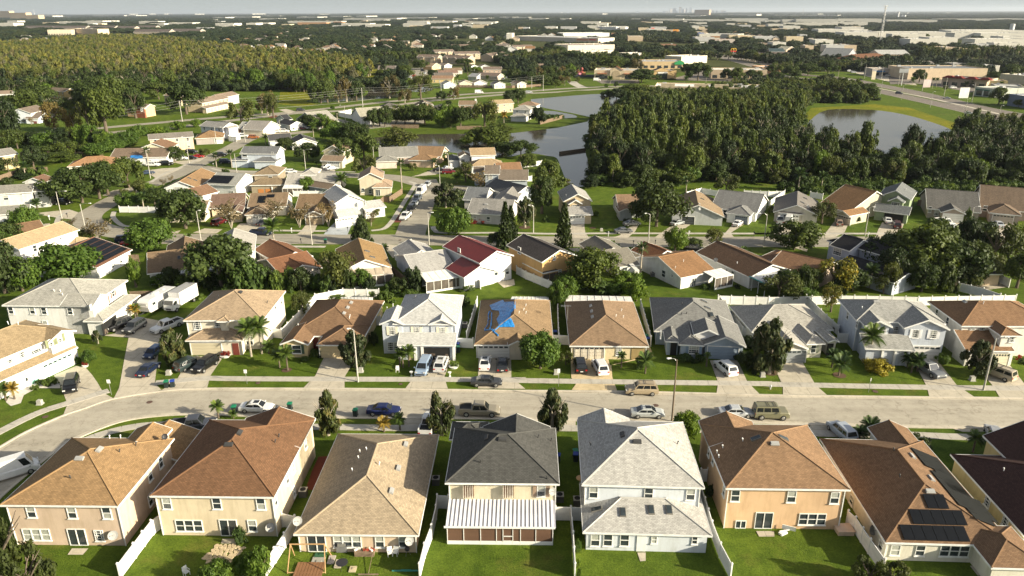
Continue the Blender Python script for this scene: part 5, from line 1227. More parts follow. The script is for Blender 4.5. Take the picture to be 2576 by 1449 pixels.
hD6 = House('beige house with orange brown garage gable behind the leafy street tree', 13, (680,655),(902,712), 2.6, (.30,.17,.09), (.50,.47,.36))
hD6.block([(590,630),(960,660),(990,520)], 2.6, 'gx', .44); hD6.block([(680,690),(905,710)], 2.6, 'gy', .44, d=8); hD6.win('f',760,735,4.4,2.1,'g',1,mat=plain('beige_garage', (.5,.44,.36))); p = hD6.roofhit(925,640,1); hD6.dish(p, .4)
hD7 = House('sage green two-storey house with grey gables and open garage', 13, (1105,522),(1447,562), 5.2, (.17,.18,.18), (.26,.32,.20))
two_gable(hD7, (1105,525),(1447,560), 12, ((1205,572),(1382,578)), ((1060,668),(1428,702)), None, 5.2)
hD7.win('f',1283,615,2.0,1.6,'q',1); hD7.win('f',1265,735,4.6,2.2,'o',2); hD7.vent(1385,465,0,'pipe')
hD8 = House('stone house with dark grey roof and bright white garage door', 13, (1740,686),(1992,706), 2.6, (.14,.135,.125), (.40,.34,.29))
hD8.block([(1600,650),(2010,680),(2027,545)], 2.6, 'gx', .42); hD8.block([(1740,686),(1992,706)], 2.6, 'gy', .44, d=8); hD8.win('f',1858,740,4.6,2.2,'g',1); hD8.win('f',1697,695,1.1,1.4,'q',0); hD8.win('f',1630,660,.8,1.6,'s',0)
hD9 = House('tan brick house with brown roofs at the right edge beyond the oaks', 13, (2220,690),(2552,722), 2.6, (.19,.135,.10), (.38,.31,.27))
hD9.block([(2130,640),(2560,670),(2555,525)], 2.6, 'gx', .42); hD9.block([(2220,690),(2552,722)], 2.6, 'hip', .44, d=9); hD9.win('f',2365,740,4.6,2.2,'g',1,mat=plain('taupe_garage', (.42,.37,.31))); hD9.win('f',2185,645,1,1.5)
hD10 = House('bright white two-storey house with pale blue driveway', 11, (805,592),(1070,560), 5.0, (.56,.55,.52), WHT)
hD10.block([(790,600),(1080,560)], 5.0, 'gy', .5, d=13); hD10.block([(805,592),(947,590)], 4.6, 'gy', .6, d=5); hD10.block([(800,716),(1062,712)], 2.7, 'shed', .45, d=3.2); hD10.block([(1090,660),(1200,560)], 2.7, 'shed', .2, d=5)
hD10.win('f',878,628,1.6,1.0,'s',1); hD10.win('f',890,750,4.6,2.2,'g',2); hD10.win('r',1095,590,1.0,1.4)
hD11 = House('white gabled house with brown roof and eight small solar panels', 11, (-260,640),(300,622), 2.6, (.24,.165,.11), (.66,.62,.55))
hD11.block([(-90,640),(310,622)], 2.6, 'gx', .42, d=12); hD11.block([(-120,715),(150,700)], 2.6, 'hip', .42, d=8); hD11.panels(60,560,2,2,w=1.0,h=1.6); hD11.panels(150,525,2,1,w=1.0,h=1.4); hD11.win('f',60,740,4.6,2.1,'g',1)
hD12 = House('brown roofed tan house behind three thin crepe myrtles', 11, (390,660),(770,655), 2.6, (.22,.145,.09), (.46,.37,.27))
hD12.block([(390,660),(770,655)], 2.6, 'gx', .42, d=13); hD12.block([(490,720),(680,716)], 2.6, 'gy', .5, d=8); hD12.win('f',585,760,4.4,2.1,'g',1,mat=plain('tan_garage2', (.42,.33,.22)))
hD13 = House('cream gabled house with reddish brown roof beside a parked maroon car', 10, (2110,660),(2450,640), 2.6, (.22,.12,.09), (.64,.52,.37))
hD13.block([(2110,650),(2470,620)], 2.6, 'gx', .42, d=12); hD13.block([(2300,700),(2460,640)], 2.6, 'gy', .42, d=7)
hD14 = House('white walled cream house behind the spreading oak at the bend', 10, (1640,700),(2060,690), 2.6, (.30,.22,.16), (.66,.60,.48))
hD14.block([(1640,700),(2060,690)], 2.6, 'gx', .42, d=10)
# ================================================================ cluster E: between second and third street
hE1 = House('white house with small brown roof in front of the solar roof', 10, (1960,530),(2150,480), 2.8, (.26,.13,.08), WHT)
hE1.block([(2010,530),(2148,470),(1890,465)], 2.8, 'gx', .4, d=9); hE1.auto(0,'f')
hE2 = House('white gabled house with long orange brown roof', 10, (1650,445),(1945,440), 2.7, (.36,.19,.10), WHT)
hE2.block([(1650,445),(1945,440),(2190,300)], 2.7, 'gy', .42); hE2.win('f',1790,455,2,1.4,'s'); hE2.vent(1905,345,0,'sky'); hE2.vent(1965,365,0,'sky')
hE3 = House('white house with grey roof carrying one black solar array', 10, (2080,405),(2375,420), 3.4, (.34,.34,.31), WHT)
hE3.block([(2080,405),(2375,420)], 3.4, 'gx', .42, d=12); hE3.panels(2225,358,7,3,w=1.0,h=1.3); hE3.win('f',2330,450,1.2,1.6,'d')
hE4 = House('olive brown two-storey house with boarded orange windows', 11, (-35,312),(225,308), 4.8, (.26,.19,.125), (.30,.25,.18))
hE4.block([(-35,312),(225,308)], 4.8, 'hip', .42, d=11); hE4.block([(-60,412),(205,412)], 2.6, 'hip', .42, d=7, w=11.5)
ORG = plain('orange_plywood', (.42,.17,.05), .8)
for x in (48,122): hE4.win('f',x,450,1.7,1.3,'p',1,mat=ORG)
hE4.win('f',145,328,1.2,.9);
hE5 = House('white two-storey house with pale grey roof and white screened porch', 11, (440,312),(602,310), 4.9, (.42,.40,.36), (.66,.60,.46))
hE5.block([(440,312),(602,310)], 4.9, 'hip', .42, d=9); hE5.block([(285,422),(580,420)], 2.6, 'gx', .40, d=13, w=17); b0 = hE5.B[1]; hE5.win('f',528,333,1.1,.9); porch(hE5, 1, b0['x0'], b0['x0']+6, 3.0, 4)
hE6 = House('low house with brown gable roof behind the queen palm', 11, (640,445),(810,400), 2.6, (.23,.175,.125), (.35,.40,.38))
hE6.block([(640,442),(860,425)], 2.6, 'gy', .45, d=13)
hE7 = House('beige two-storey house with pinkish roof beside the wooden corner fence', 11, (1025,357),(1190,352), 5.0, (.42,.30,.22), (.52,.47,.36))
hE7.block([(1025,357),(1310,305)], 5.0, 'gy', .5, d=11, w=7.6); b0 = hE7.B[0]; hE7.block(None, 2.7, 'hip', .5, L=(b0['x1']-3.5, b0['x1']+2.6, b0['y0']-1.6, b0['y0']+7)); hE7.win('f',1148,475,.9,1.3); hE7.win('f',1075,465,.9,1.3); hE7.win('f',1228,475,1.3,2.0,'d',1)
# ================================================================ cluster F: north of third street
hF1 = House('blue grey two-storey house with slate roof and two cabbage palms', 10, (2410,98),(2786,100), 5.0, (.17,.175,.18), (.52,.57,.64))
hF1.block([(2410,98),(2786,100)], 5.0, 'gx', .42, d=9); b0 = hF1.B[0]; hF1.block(None, 2.7, 'hip', .42, L=(b0['x0']-3.5, b0['x0']+3, b0['y0']-.5, b0['y0']+6)); hF1.block(None, 2.7, 'hip', .42, L=(b0['x0']+5.5, b0['x1']+.3, b0['y0']-2.5, b0['y0']+4)); hF1.win('f',2462,110,1.8,1.3); hF1.win('f',2740,95,.8,1.1); hF1.win('f',2470,190,1.6,2.0,'p',0,mat=plain('grey_double_door', (.18,.2,.24)))
hF2 = House('cream two-storey house with dark brown shuttered dormer window', 11, (655,70),(885,78), 4.9, (.27,.20,.14), (.58,.52,.38))
two_gable(hF2, (665,72),(890,78), 10, ((730,85),(830,88)), ((645,168),(880,172)), None, 4.9); hF2.win('f',768,118,1.7,1.6,'p',1,mat=plain('dark_shutters', (.14,.08,.04))); hF2.win('f',780,205,4.4,2.2,'g',2)
hF3 = House('pinkish white house with grey gabled roof near the lake', 11, (1195,180),(1425,172), 2.6, (.27,.265,.24), (.62,.52,.46))
hF3.block([(1195,178),(1425,172)], 2.6, 'hip', .42, d=7); hF3.block([(1240,140),(1630,100)], 2.6, 'gx', .42, d=13)
hF4 = House('peach house with orange brown roof near the lake', 11, (1530,162),(1790,168), 2.6, (.34,.18,.10), (.62,.46,.35))
hF4.block([(1530,162),(1790,168)], 2.6, 'hip', .42, d=7); hF4.block([(1570,120),(1925,78)], 2.6, 'gx', .40, d=13)
hF5 = House('white two-storey house with sandy roofs near the lake', 11, (2140,118),(2330,112), 4.9, (.42,.30,.19), WHT)
hF5.block([(2160,118),(2395,80)], 4.9, 'gx', .42, d=9); hF5.block([(2040,130),(2160,125)], 4.2, 'gy', .5, d=6); hF5.block([(2160,225),(2470,175)], 2.7, 'hip', .42, d=8); hF5.win('f',2265,165,1.6,1.4,'q',0); hF5.win('f',2080,170,1.5,1.2,'s',1); hF5.block([(1940,170),(2050,165)], 2.6, 'hip', .42, d=10, roof=(.14,.15,.15))
hF6 = House('blue grey two-storey house with brown roof by the bare tree', 11, (2295,303),(2450,303), 4.9, (.20,.165,.13), (.40,.45,.50))
hF6.block([(2295,303),(2452,303)], 4.9, 'gx', .42, d=9); hF6.block([(2185,285),(2300,285)], 4.4, 'gx', .42, d=6); b0 = hF6.B[0]; hF6.block(None, 3.4, 'gx', .40, L=(b0['x1']-.3, b0['x1']+9, b0['y0']-2, b0['y0']+9)); hF6.win('f',2357,333,1.5,1.3,'q')
hF7 = House('grey house with wide gabled grey roofs behind the magnolia corner', 11, (2115,697),(2480,715), 2.7, (.28,.27,.25), (.55,.53,.50))
hF7.block([(2115,697),(2560,714)], 2.7, 'gx', .40, d=13); hF7.block([(2350,600),(2600,590)], 3.0, 'gy', .42, d=16); hF7.block([(2080,560),(2330,545)], 2.7, 'gx', .4, d=12, roof=(.18,.19,.20)); hF7.auto(0, 'f'); hF7.vent(2315,655,0,'box'); hF7.vent(2315,610,0,'box')
hF8 = House('dark roofed blue house with small white porch roof left of the big oak', 12, (-60,540),(190,485), 2.8, (.11,.115,.12), (.40,.44,.50))
hF8.block([(-60,500),(190,485)], 2.8, 'gy', .42, d=14, w=10)
hF9 = House('blue house with long orange roof and white pool fence', 12, (-20,290),(110,285), 3.6, (.30,.17,.10), (.55,.58,.63))
hF9.block([(-150,285),(115,282)], 3.6, 'gx', .40, d=11); hF9.win('f',65,298,.8,.8)
# ================================================================ cluster G: left side
def H_(label, t, A, B, z, roof, wall, kind='gx', d=10, auto='f', tan=.40, **kw):
 h = House(label, t, A, B, z, roof, wall); h.block([A, B], z, kind, tan, d=d, **kw)
 if auto: h.auto(0, auto)
 return h
hG1 = H_('light grey two-storey house with weathered roof at the left edge', 10, (-60,507),(322,482), 5.0, (.26,.25,.22), (.52,.53,.52), d=8, auto=None); hG1.win('f',60,540,1.3,1.4); hG1.win('f',210,507,.8,.7)
hG1.block([(-40,715),(282,692)], 2.7, 'gx', .42, d=7); hG1.block([(322,480),(500,455)], 4.8, 'gx', .4, d=7)
hG3 = H_('cream house with long sandy brown roof behind the street oaks', 10, (675,230),(1178,200), 2.7, (.36,.20,.11), (.64,.58,.48), 'hip', 11, 'f')
hG4 = H_('white house with flat brown roof and a small blue roof tarp', 10, (1100,140),(1680,130), 3.0, (.20,.15,.11), WHT, 'gx', 12, 'f')
P = [hG4.roofhit(x, y) for x, y in ((1315,118),(1400,112),(1440,122),(1435,148),(1380,150),(1312,140))]
b = MB(); b.face([p+Vector((0,0,.1)) for p in P]); o = b.obj('blue_tarp', TARP, None, hG4.o, hG4.rz); tag(o, 'small blue tarp on the long brown roof at upper left', 'tarp')
hG5 = H_('cream gabled house with reddish roof behind the long brown roof', 10, (1385,55),(1700,48), 2.8, (.26,.13,.08), (.60,.56,.42), 'gy', 12, None)
hG6 = H_('peach two-storey house with grey roof and white window surrounds', 0, (1495,1407),(1950,1376), 5.0, (.22,.20,.175), (.70,.50,.36), 'gx', 8, 'f')
hG7 = H_('grey walled house with orange brown roof between two-storey neighbours', 0, (1960,1395),(2245,1382), 2.7, (.36,.19,.10), (.36,.33,.31), 'hip', 12, None); hG7.win('f',2200,1420,3,2.1,'g')
hG8 = H_('white two-storey house with pale roof beside a white pickup truck', 0, (2005,1268),(2240,1288), 5.0, (.32,.31,.29), (.66,.68,.72), 'gx', 9, 'f'); hG8.block([(2290,1360),(2420,1338)], 2.7, 'hip', .42, d=7); hG8.win('f',2340,1390,4.4,2.1,'g',1); hG8.block([(2250,1290),(2370,1282)], 4.8, 'gy', .5, d=6)
hG9 = H_('grey house with light grey roof and brick garage', 0, (2380,1295),(2560,1300), 2.7, (.36,.36,.34), (.40,.20,.14), 'gx', 12, 'f')
hG10 = H_('cream gabled house with grey roof near three white cars', 1, (70,1310),(250,1262), 2.8, (.32,.30,.27), (.62,.56,.44), 'gy', 11, None); hG10.win('f',160,1300,4.2,2.1,'g')
hG11 = H_('white gabled house with black roof beside tropical bushes', 1, (340,1262),(484,1245), 2.7, (.05,.052,.056), WHT, 'gy', 12, None); hG11.block([(195,1190),(370,1200)], 2.7, 'gx', .4, d=10)
hG12 = H_('grey house with pale roof by the parkway', 1, (400,1200),(610,1245), 2.7, (.36,.345,.30), (.33,.35,.36), 'gy', 12, None)
hG13 = H_('white gabled house with charcoal roof behind the street bend', 1, (355,1449),(620,1432), 2.7, (.085,.085,.085), WHT, 'gy', 12, None); hG13.block([(130,1420),(360,1400)], 2.7, 'gx', .4, d=10)
hG14 = H_('yellow two-storey house with grey roof at the far left', 10, (-60,135),(188,98), 5.0, (.24,.23,.21), (.60,.50,.28), 'gx', 9, 'f')
hG15 = H_('small white shed house with brown roof beside the oaks', 10, (450,385),(560,345), 2.6, (.24,.12,.08), WHT, 'gx', 7, None)
hG16 = H_('tan house with wide brown roof behind the two-storey white house', 10, (100,935),(470,870), 2.6, (.22,.13,.08), (.4,.32,.25), 'gx', 9, None)
hH1 = H_('plain white gable end townhouse north of the parkway at far left', 0, (80,1142),(312,1140), 5.0, (.20,.16,.13), (.62,.66,.70), 'gy', 16, None); hH1.block([(310,1178),(385,1192)], 2.6, 'shed', .3, d=8); hH1.win('f',352,1215,1.6,1.2,'p',1,mat=plain('maroon_panel', (.15,.05,.05)))
hH2 = H_('peach gable end townhouse north of the parkway', 0, (1462,1085),(1565,1068), 5.0, (.24,.20,.16), (.68,.45,.26), 'gy', 13, None); hH2.block([(1360,1090),(1470,1090)], 5, 'gx', .4, d=8, wall=(.33,.12,.07)); hH2.win('f',1425,1105,1.6,1.4,'s',1)
hH3 = H_('ochre townhouse row with white porch columns north of the parkway', 0, (2035,1040),(2310,985), 5.0, (.26,.20,.15), (.60,.50,.34), 'gx', 10, 'f'); hH3.block([(2060,1092),(2320,1040)], 2.7, 'shed', .35, d=3); hH3.block([(2230,985),(2390,950)], 5.0, 'gx', .4, d=9, wall=WHT); hH3.auto(0, 'f')
for k in range(8): b_ = hH3.B[1]; cube('porch_column', WHITE, hH3.root, (b_['x0']+.4+(b_['x1']-b_['x0']-.8)*k/7, b_['y0']+.3, 1.3), (.25,.25,2.6))
hH4 = H_('mustard townhouse with white trimmed windows among dense oaks', 0, (420,905),(640,925), 5.0, (.24,.19,.14), (.42,.31,.14), 'gx', 9, 'f')
hH5 = H_('small white townhouse showing between oaks at the far left edge', 0, (-20,950),(120,945), 5.0, (.26,.2,.15), WHT, 'gx', 9, 'f')
hH6 = H_('brown roofed townhouse hidden behind the mustard townhouse', 0, (650,1010),(790,1040), 4.0, (.26,.2,.16), (.2,.22,.24), 'gx', 9, None)
hH7 = H_('tan roofed house glimpsed left of the tall utility pole', 0, (1640,960),(1810,980), 5.0, (.36,.27,.18), (.5,.42,.3), 'gx', 9, None)
hP1 = H_('white walled house with big white yard wall on the parkway corner', 1, (955,1150),(1060,1200), 2.8, (.40,.38,.30), WHT, 'gy', 14, None)
hP2 = H_('peach house with brown roofs on the peninsula', 1, (1600,1065),(1790,1060), 3.2, (.22,.16,.12), (.66,.50,.36), 'gy', 10, 'f')
hP3 = H_('white two-storey house with pale hip roof on the peninsula', 1, (1810,1095),(1980,1090), 4.2, (.42,.38,.30), WHT, 'hip', 12, 'f')
hP4 = H_('house with plain brown roof and white chimney on the peninsula', 1, (2035,1058),(2215,1058), 3.2, (.27,.19,.13), (.56,.42,.32), 'gx', 10, None); cube('chimney', WHITE, hP4.root, (hP4.B[0]['x1']-.6, 5, 4.6), (.9,.9,3))
hP5 = H_('tan roofed two-storey house on the tip of the peninsula', 1, (2400,1050),(2600,1040), 4.8, (.42,.31,.19), (.56,.46,.32), 'gx', 9, 'f')
hP6 = H_('white two-storey house with grey hip roof at the lake end', 2, (0,1102),(185,1108), 5.0, (.36,.35,.31), WHT, 'hip', 10, 'f'); hP6.block([(-20,1170),(150,1172)], 2.6, 'hip', .42, d=6); hP6.block([(60,1060),(255,1062)], 3.4, 'hip', .4, d=9, roof=(.30,.20,.14))
hP7 = H_('white single-storey house half hidden in peninsula trees', 1, (2090,1120),(2220,1115), 2.8, (.25,.08,.05), WHT, 'gy', 8, None)
hP8 = H_('dark roofed house at the peninsula entrance', 1, (1250,1085),(1440,1080), 2.8, (.15,.14,.13), (.4,.38,.35), 'hip', 10, None)
K = [((1770,672),(1865,662),3,(.36,.27,.18),(.64,.46,.26),'gy','peach house with gabled garage'),((1895,660),(1975,655),3,(.3,.25,.2),(.6,.62,.6),'gy','pale house with small gable'),
 ((1900,715),(2080,710),3,(.24,.17,.12),(.6,.55,.5),'gx','brown roofed house, second row'),((1840,740),(2040,735),3,(.24,.15,.12),(.55,.5,.45),'gx','reddish roofed house in the middle row'),
 ((1800,765),(1990,760),3,(.16,.14,.12),(.5,.45,.4),'gx','dark roofed house with solar strip'),((1765,795),(1980,795),3,(.36,.19,.12),(.62,.48,.24),'gx','mustard walled house with orange roof'),
 ((1885,850),(2020,845),3,(.33,.32,.3),(.62,.66,.68),'gy','pale blue gabled house'),((2045,838),(2180,835),3,(.42,.31,.2),(.66,.55,.42),'gy','peach gabled house by the board fence'),
 ((2190,835),(2330,832),3,(.42,.31,.22),WHT,'gy','white gabled house by the board fence'),((2395,850),(2515,846),3,(.12,.12,.13),WHT,'gy','white gable with three tall windows'),
 ((2155,675),(2240,670),3,(.3,.28,.25),(.62,.66,.7),'gy','pale blue small gabled house'),((2260,670),(2350,668),3,(.36,.28,.2),(.55,.58,.6),'gy','small tan roofed gable'),
 ((2280,700),(2470,700),3,(.22,.17,.14),(.66,.5,.4),'gx','long brown roofed house, back row'),((2210,760),(2430,770),3,(.22,.17,.14),(.5,.42,.35),'gx','wide brown roofed house with garage gable'),((2130,770),(2220,775),3,(.35,.36,.38),(.5,.5,.5),'shed','low house with glassy pool roof')]
for A, B, z, rf, wl, kd, lb in K: H_(lb+' beyond the parkway', 1, A, B, z, rf, wl, kd, 11 if kd != 'shed' else 6, 'f')
for A, B, z, rf, wl, kd, lb, t in [((230,672),(440,665),4.5,(.20,.15,.12),(.6,.5,.45),'gx','brown roofed house with white chimney wall',2),((390,700),(540,720),3,(.36,.35,.33),WHT,'gx','white flat looking house',2),((50,845),(150,840),3,(.2,.14,.1),(.7,.62,.48),'gy','small cream gabled house',2),
   ((400,550),(560,545),3,(.26,.19,.15),(.5,.42,.36),'gx','brown roofed distant house',1),((0,545),(120,540),3,(.36,.34,.3),WHT,'gx','pale roofed distant house',1),((290,560),(440,565),3,(.28,.13,.08),WHT,'gx','red brown roofed distant house',1)]:
 H_(lb+' past the pond', t, A, B, z, rf, wl, kd, 11, 'f')
# ---------------------------------------------------------------- apartment rows
def rowhouse(t, A, B, z, label, n=4, roof=(.20,.155,.125), wall=(.52,.42,.30), d=14):
 h = House(label, t, A, B, z, roof, wall, cat='apartment building', name='apartment_building'); h.block([A, B], z, 'gx', .38, d=d); b_ = h.B[0]; W = b_['x1']-b_['x0']
 for k in range(n):
  c = b_['x0']+W*(k+.5)/n; h.block(None, z-.3, 'gy', .5, L=(c-W/n*.22, c+W/n*.22, b_['y0']-1.2, b_['y0']+5))
 h.auto(0, 'f'); return h
rowhouse(1, (1615,575),(1830,578), 6, 'nearest two-gabled apartment block with grey brown roof', 2); rowhouse(1, (1870,580),(2130,590), 6, 'apartment block with three pale gables facing the viewer', 3)
rowhouse(1, (1800,525),(2000,520), 6, 'apartment block behind with tan tower end', 2); rowhouse(1, (2000,545),(2260,540), 6, 'long apartment block with brown roof at the back', 3); rowhouse(1, (2370,565),(2540,545), 6, 'apartment block at right partly behind oaks', 2); rowhouse(1, (1980,470),(2200,465), 6, 'farthest grey brown roofed apartment block', 3); rowhouse(2, (-30,580),(125,570), 6, 'apartment block with pale gable left of the wall', 2); rowhouse(2, (20,475),(220,470), 6, 'apartment block with low brown roofs near the store', 3)
# ================================================================ vehicles
def V(t, x, y, kind, hd, col, label, name='parked_car', cat='car', group='cars parked in the neighbourhood', rack=False, far=False):
 P = at(t, x, y)
 return vehicle(kind, P, rad(hd), col, label, name, cat, group, rack, far)
BLK=(.008,.008,.009); NAVY=(.010,.016,.04); WH=(.72,.72,.70); SIL=(.45,.47,.49); GRY=(.04,.042,.045); GOLD=(.36,.29,.19); BLUE=(.008,.014,.075); LBL=(.25,.33,.45); GRN=(.02,.032,.032); RED=(.40,.02,.02); MAR=(.12,.012,.018); CHAM=(.40,.37,.31); PEWT=(.27,.24,.18); OLV=(.20,.19,.12)
V(20,725,1010,'suv',-68,BLK,'black suv parked on the curved driveway of the mint trimmed house')
V(20,1205,405,'suv',-125,BLK,'shiny black suv half out of the open garage')
V(20,1360,425,'suv',-100,GRY,'dark grey suv beside the black one near the open garage')
V(20,1685,415,'pickup',-122,WH,'white pickup truck in front of the box truck','pickup_truck','pickup truck','trucks')
V(20,1555,680,'hatch',-98,(.012,.035,.10),'small dark blue hatchback on the long driveway')
V(20,1500,850,'sedan',84,NAVY,'navy sedan with white number plate low on the long driveway')
V(20,1905,800,'suv',62,GRN,'dark green suv with spare wheel at the back')
V(20,2070,810,'suv',-107,BLK,'black suv facing the street at the pinkish roofed house')
V(20,2590,1235,'sedan',-2,WH,'white sedan parked at the kerb behind the reddish roof')
V(21,1290,1265,'sedan',-2,BLUE,'dark blue sedan parked at the kerb beside a green bin')
V(21,2250,1270,'pickup',-2,PEWT,'champagne pickup truck with empty bed parked at the kerb','pickup_truck','pickup truck','trucks')
V(21,1690,830,'van',-97,LBL,'light blue minivan facing the street near the person')
V(21,1865,800,'suv',85,(.55,.55,.55),'pearl suv beside the light blue minivan')
V(21,2305,785,'sedan',88,WH,'white sedan in front of the white garage door')
V(21,2480,800,'sedan',90,(.022,.024,.028),'dark grey sedan next to the white one by the tarp roof')
V(21,2320,975,'sedan',-2,(.035,.037,.04),'dark grey sedan parked across the driveway apron')
V(22,685,810,'suv',91,BLK,'large black suv on the tinted orange driveway')
V(22,885,830,'suv',98,WH,'white suv with sunroof on the tinted orange driveway')
V(22,1300,1060,'suv',178,GOLD,'gold suv with roof rails parked at the far kerb',rack=True)
V(22,1362,1290,'sedan',-2,(.42,.44,.43),'silver sedan parked behind the lamp post base')
V(22,2145,840,'suv',105,WH,'white suv in front of the blue garage')
V(22,2250,1285,'sedan',-2,SIL,'silver sedan parked nose to tail behind the boxy off-roader')
V(23,20,1300,'boxy',-2,OLV,'boxy olive off-road vehicle with full roof rack','parked_car','off-road vehicle',rack=True)
V(23,1600,850,'pickup',-75,(.15,.16,.17),'grey pickup parked behind the low palm','pickup_truck','pickup truck','trucks')
V(23,2300,890,'van',122,(.42,.36,.27),'beige minivan with roof rails by the small dark tree',rack=True)
V(30,130,440,'cargo',38,WH,'white high roofed cargo van parked at the left edge','cargo_van','van')
V(20,1960,1415,'pickup',8,(.05,.055,.07),'dark pickup parked behind the reddish brown roof','pickup_truck','pickup truck','trucks')
V(21,1740,1405,'pickup',85,WH,'white pickup with ladder rack partly behind the magnolia','pickup_truck','pickup truck','trucks')
V(33,735,35,'suv',100,(.36,.40,.46),'pale blue suv seen over the brown solar roof')
V(33,2270,60,'sedan',70,(.30,.31,.33),'grey sedan behind the paired palms at right')
V(11,1505,750,'pickup',-100,WH,'white pickup nearest the junction on the side street','pickup_truck','pickup truck','cars lining the side street')
for x, y, k, c, l in ((1560,675,'suv',BLK,'black suv second in the side street line'),(1592,625,'sedan',SIL,'silver sedan third in the side street line'),(1622,570,'pickup',(.10,.12,.15),'dark pickup fourth in the side street line'),(1663,500,'cargo',WH,'white van with ladders at the end of the side street line'),(1725,425,'hatch',SIL,'silver hatchback beyond the white ladder van')):
 V(11,x,y,k,-98 if k != 'cargo' else -100,c,l,group='cars lining the side street',rack=(k == 'cargo'))
V(11,90,815,'sedan',60,(.03,.03,.04),'black sedan below the crepe myrtles'); V(11,60,915,'pickup',-2,NAVY,'dark blue pickup behind the queen palm on second street')
V(11,355,295,'hatch',5,WH,'white hatchback on third street'); V(11,725,245,'sedan',40,(.5,.5,.5),'pale car at the cream dormer house'); V(11,765,262,'sedan',40,SIL,'silver car nearest the cream dormer house')
V(11,1845,275,'sedan',15,BLK,'black car near the sandy roofed house'); V(11,1925,262,'sedan',40,SIL,'silver car tucked behind the lamp by the lake houses'); V(11,1940,298,'suv',10,MAR,'maroon car tucked behind the lamp by the lake houses')
V(10,2205,810,'suv',75,MAR,'maroon suv under the thin orange tree'); V(10,1270,985,'suv',20,NAVY,'dark blue suv above the solar roof'); V(10,1320,1020,'sedan',10,RED,'dark red car above the solar roof')
V(10,1180,400,'sedan',5,BLK,'black car in the shade of the street oaks'); V(10,640,610,'suv',0,BLK,'dark suv under the oaks by the lamp')
V(10,35,840,'suv',10,SIL,'silver suv at the left edge behind palm'); V(10,205,805,'suv',15,NAVY,'navy car between two silver cars at left'); V(10,270,835,'suv',5,(.20,.25,.25),'grey green suv behind the feathery palm at left')
V(10,1545,225,'suv',0,WH,'white suv at the cabbage palm'); V(10,1665,215,'pickup',2,BLK,'black pickup next to white suv','pickup_truck','pickup truck','trucks'); V(10,1490,305,'sedan',25,(.04,.06,.10),'dark car nearest the lamp on the bend')
V(10,1820,160,'pickup',2,WH,'white pickup under the round tree','pickup_truck','pickup truck','trucks'); V(10,1925,155,'sedan',0,BLK,'black sedan next to red car'); V(10,2000,138,'sedan',0,RED,'bright red car by the upper left street'); V(10,1930,95,'suv',-10,BLK,'black suv behind the red car'); V(10,2225,125,'suv',10,BLK,'black suv beside the first cabbage palm'); V(10,2275,195,'suv',0,NAVY,'dark blue suv between the cabbage palms')
V(0,2440,1382,'pickup',5,WH,'white pickup at the white two-storey house, upper left','pickup_truck','pickup truck','trucks'); V(0,2555,1395,'suv',5,(.30,.10,.03),'copper brown suv beside the white pickup, upper left')
V(1,198,1335,'sedan',0,WH,'white sedan, first of two under a lamp post'); V(1,285,1333,'suv',0,WH,'white suv, second of two under a lamp post'); V(1,455,1305,'sedan',5,MAR,'maroon car behind the tropical bushes'); V(1,505,1300,'sedan',5,WH,'white car behind the tropical bushes')
V(1,450,1118,'suv',8,GRY,'dark car driving on the parkway','moving_car','car','vehicles on the parkway'); V(1,2245,940,'cargo',5,WH,'white van driving on the parkway','moving_van','van','vehicles on the parkway'); V(2,170,938,'suv',4,SIL,'silver car driving on the parkway by the lake','moving_car','car','vehicles on the parkway')
V(12,1205,820,'sedan',15,(.38,.38,.36),'silver beige car at the tree covered house'); V(12,1120,895,'sedan',10,(.10,.105,.11),'dark grey car at the kerb by the tree covered house'); V(12,1665,815,'sedan',40,(.30,.32,.33),'grey car in the shade of the great tree'); V(12,2270,820,'sedan',55,WH,'white car at the slate garage')
V(13,120,790,'pickup',70,WH,'white pickup in front of the pale house','pickup_truck','pickup truck','trucks'); V(13,205,800,'cargo',65,WH,'white van in front of the pale house'); V(13,712,815,'hatch',72,(.30,.22,.17),'tan hatchback at the orange gabled house'); V(13,1198,790,'sedan',75,WH,'white car at the green house'); V(13,1290,840,'suv',70,(.06,.02,.025),'dark maroon suv at the green house')
V(13,1775,815,'pickup',-75,WH,'white pickup at the bright garage','pickup_truck','pickup truck','trucks'); V(13,1870,870,'hatch',75,WH,'white hatchback nearest the road by the bright garage'); V(13,2308,830,'sedan',80,SIL,'silver car at the brick house')
V(13,2125,1035,'suv',10,(.2,.2,.22),'grey car on second street behind the oaks'); V(12,1830,1085,'suv',-20,BLK,'black suv behind the long brown roof')
for x, y, k, c, l in ((1318,948,'suv',(.05,.06,.09),'dark blue suv on the highway'),(1795,998,'sedan',SIL,'pale silver car on the highway beyond the median'),(2020,1150,'sedan',SIL,'silver car nearest on the highway'),(925,808,'sedan',BLK,'black car at the highway junction')):
 V(3,x,y,k,-28 if x != 1795 else 150,c,l,'moving_car','car','cars on the highway')
for x, y, c, l in ((1210,768,WH,'white pickup at the petrol station'),(1860,890,WH,'white car at the plaza'),(820,722,WH,'white van on the lot by the highway'),(860,735,SIL,'silver car on the lot by the highway')):
 V(3,x,y,'suv',0,c,l,'parked_car','car','cars in the shop car parks')
V(2,855,815,'cargo',0,WH,'white camper van at the arched shop','parked_van','van','cars in the shop car parks')
for k, (x, y) in enumerate(((2050,700),(2070,740),(2010,690),(560,520),(2430,550),(2460,545),(2490,552),(2350,470),(2380,480),(2260,455),(2200,470),(2140,450),(2060,460),(1980,450),(2100,480),(2300,440),(2020,430),(2440,460),(2500,800),(2550,795),(2300,800))):
 V(2,x,y,'sedan',R.choice((0,90,20)),R.choice((WH,SIL,BLK,GRY,RED,WH)),'small parked car in a shop car park near the horizon junction','parked_car','car','cars in the far shop car parks',far=True)
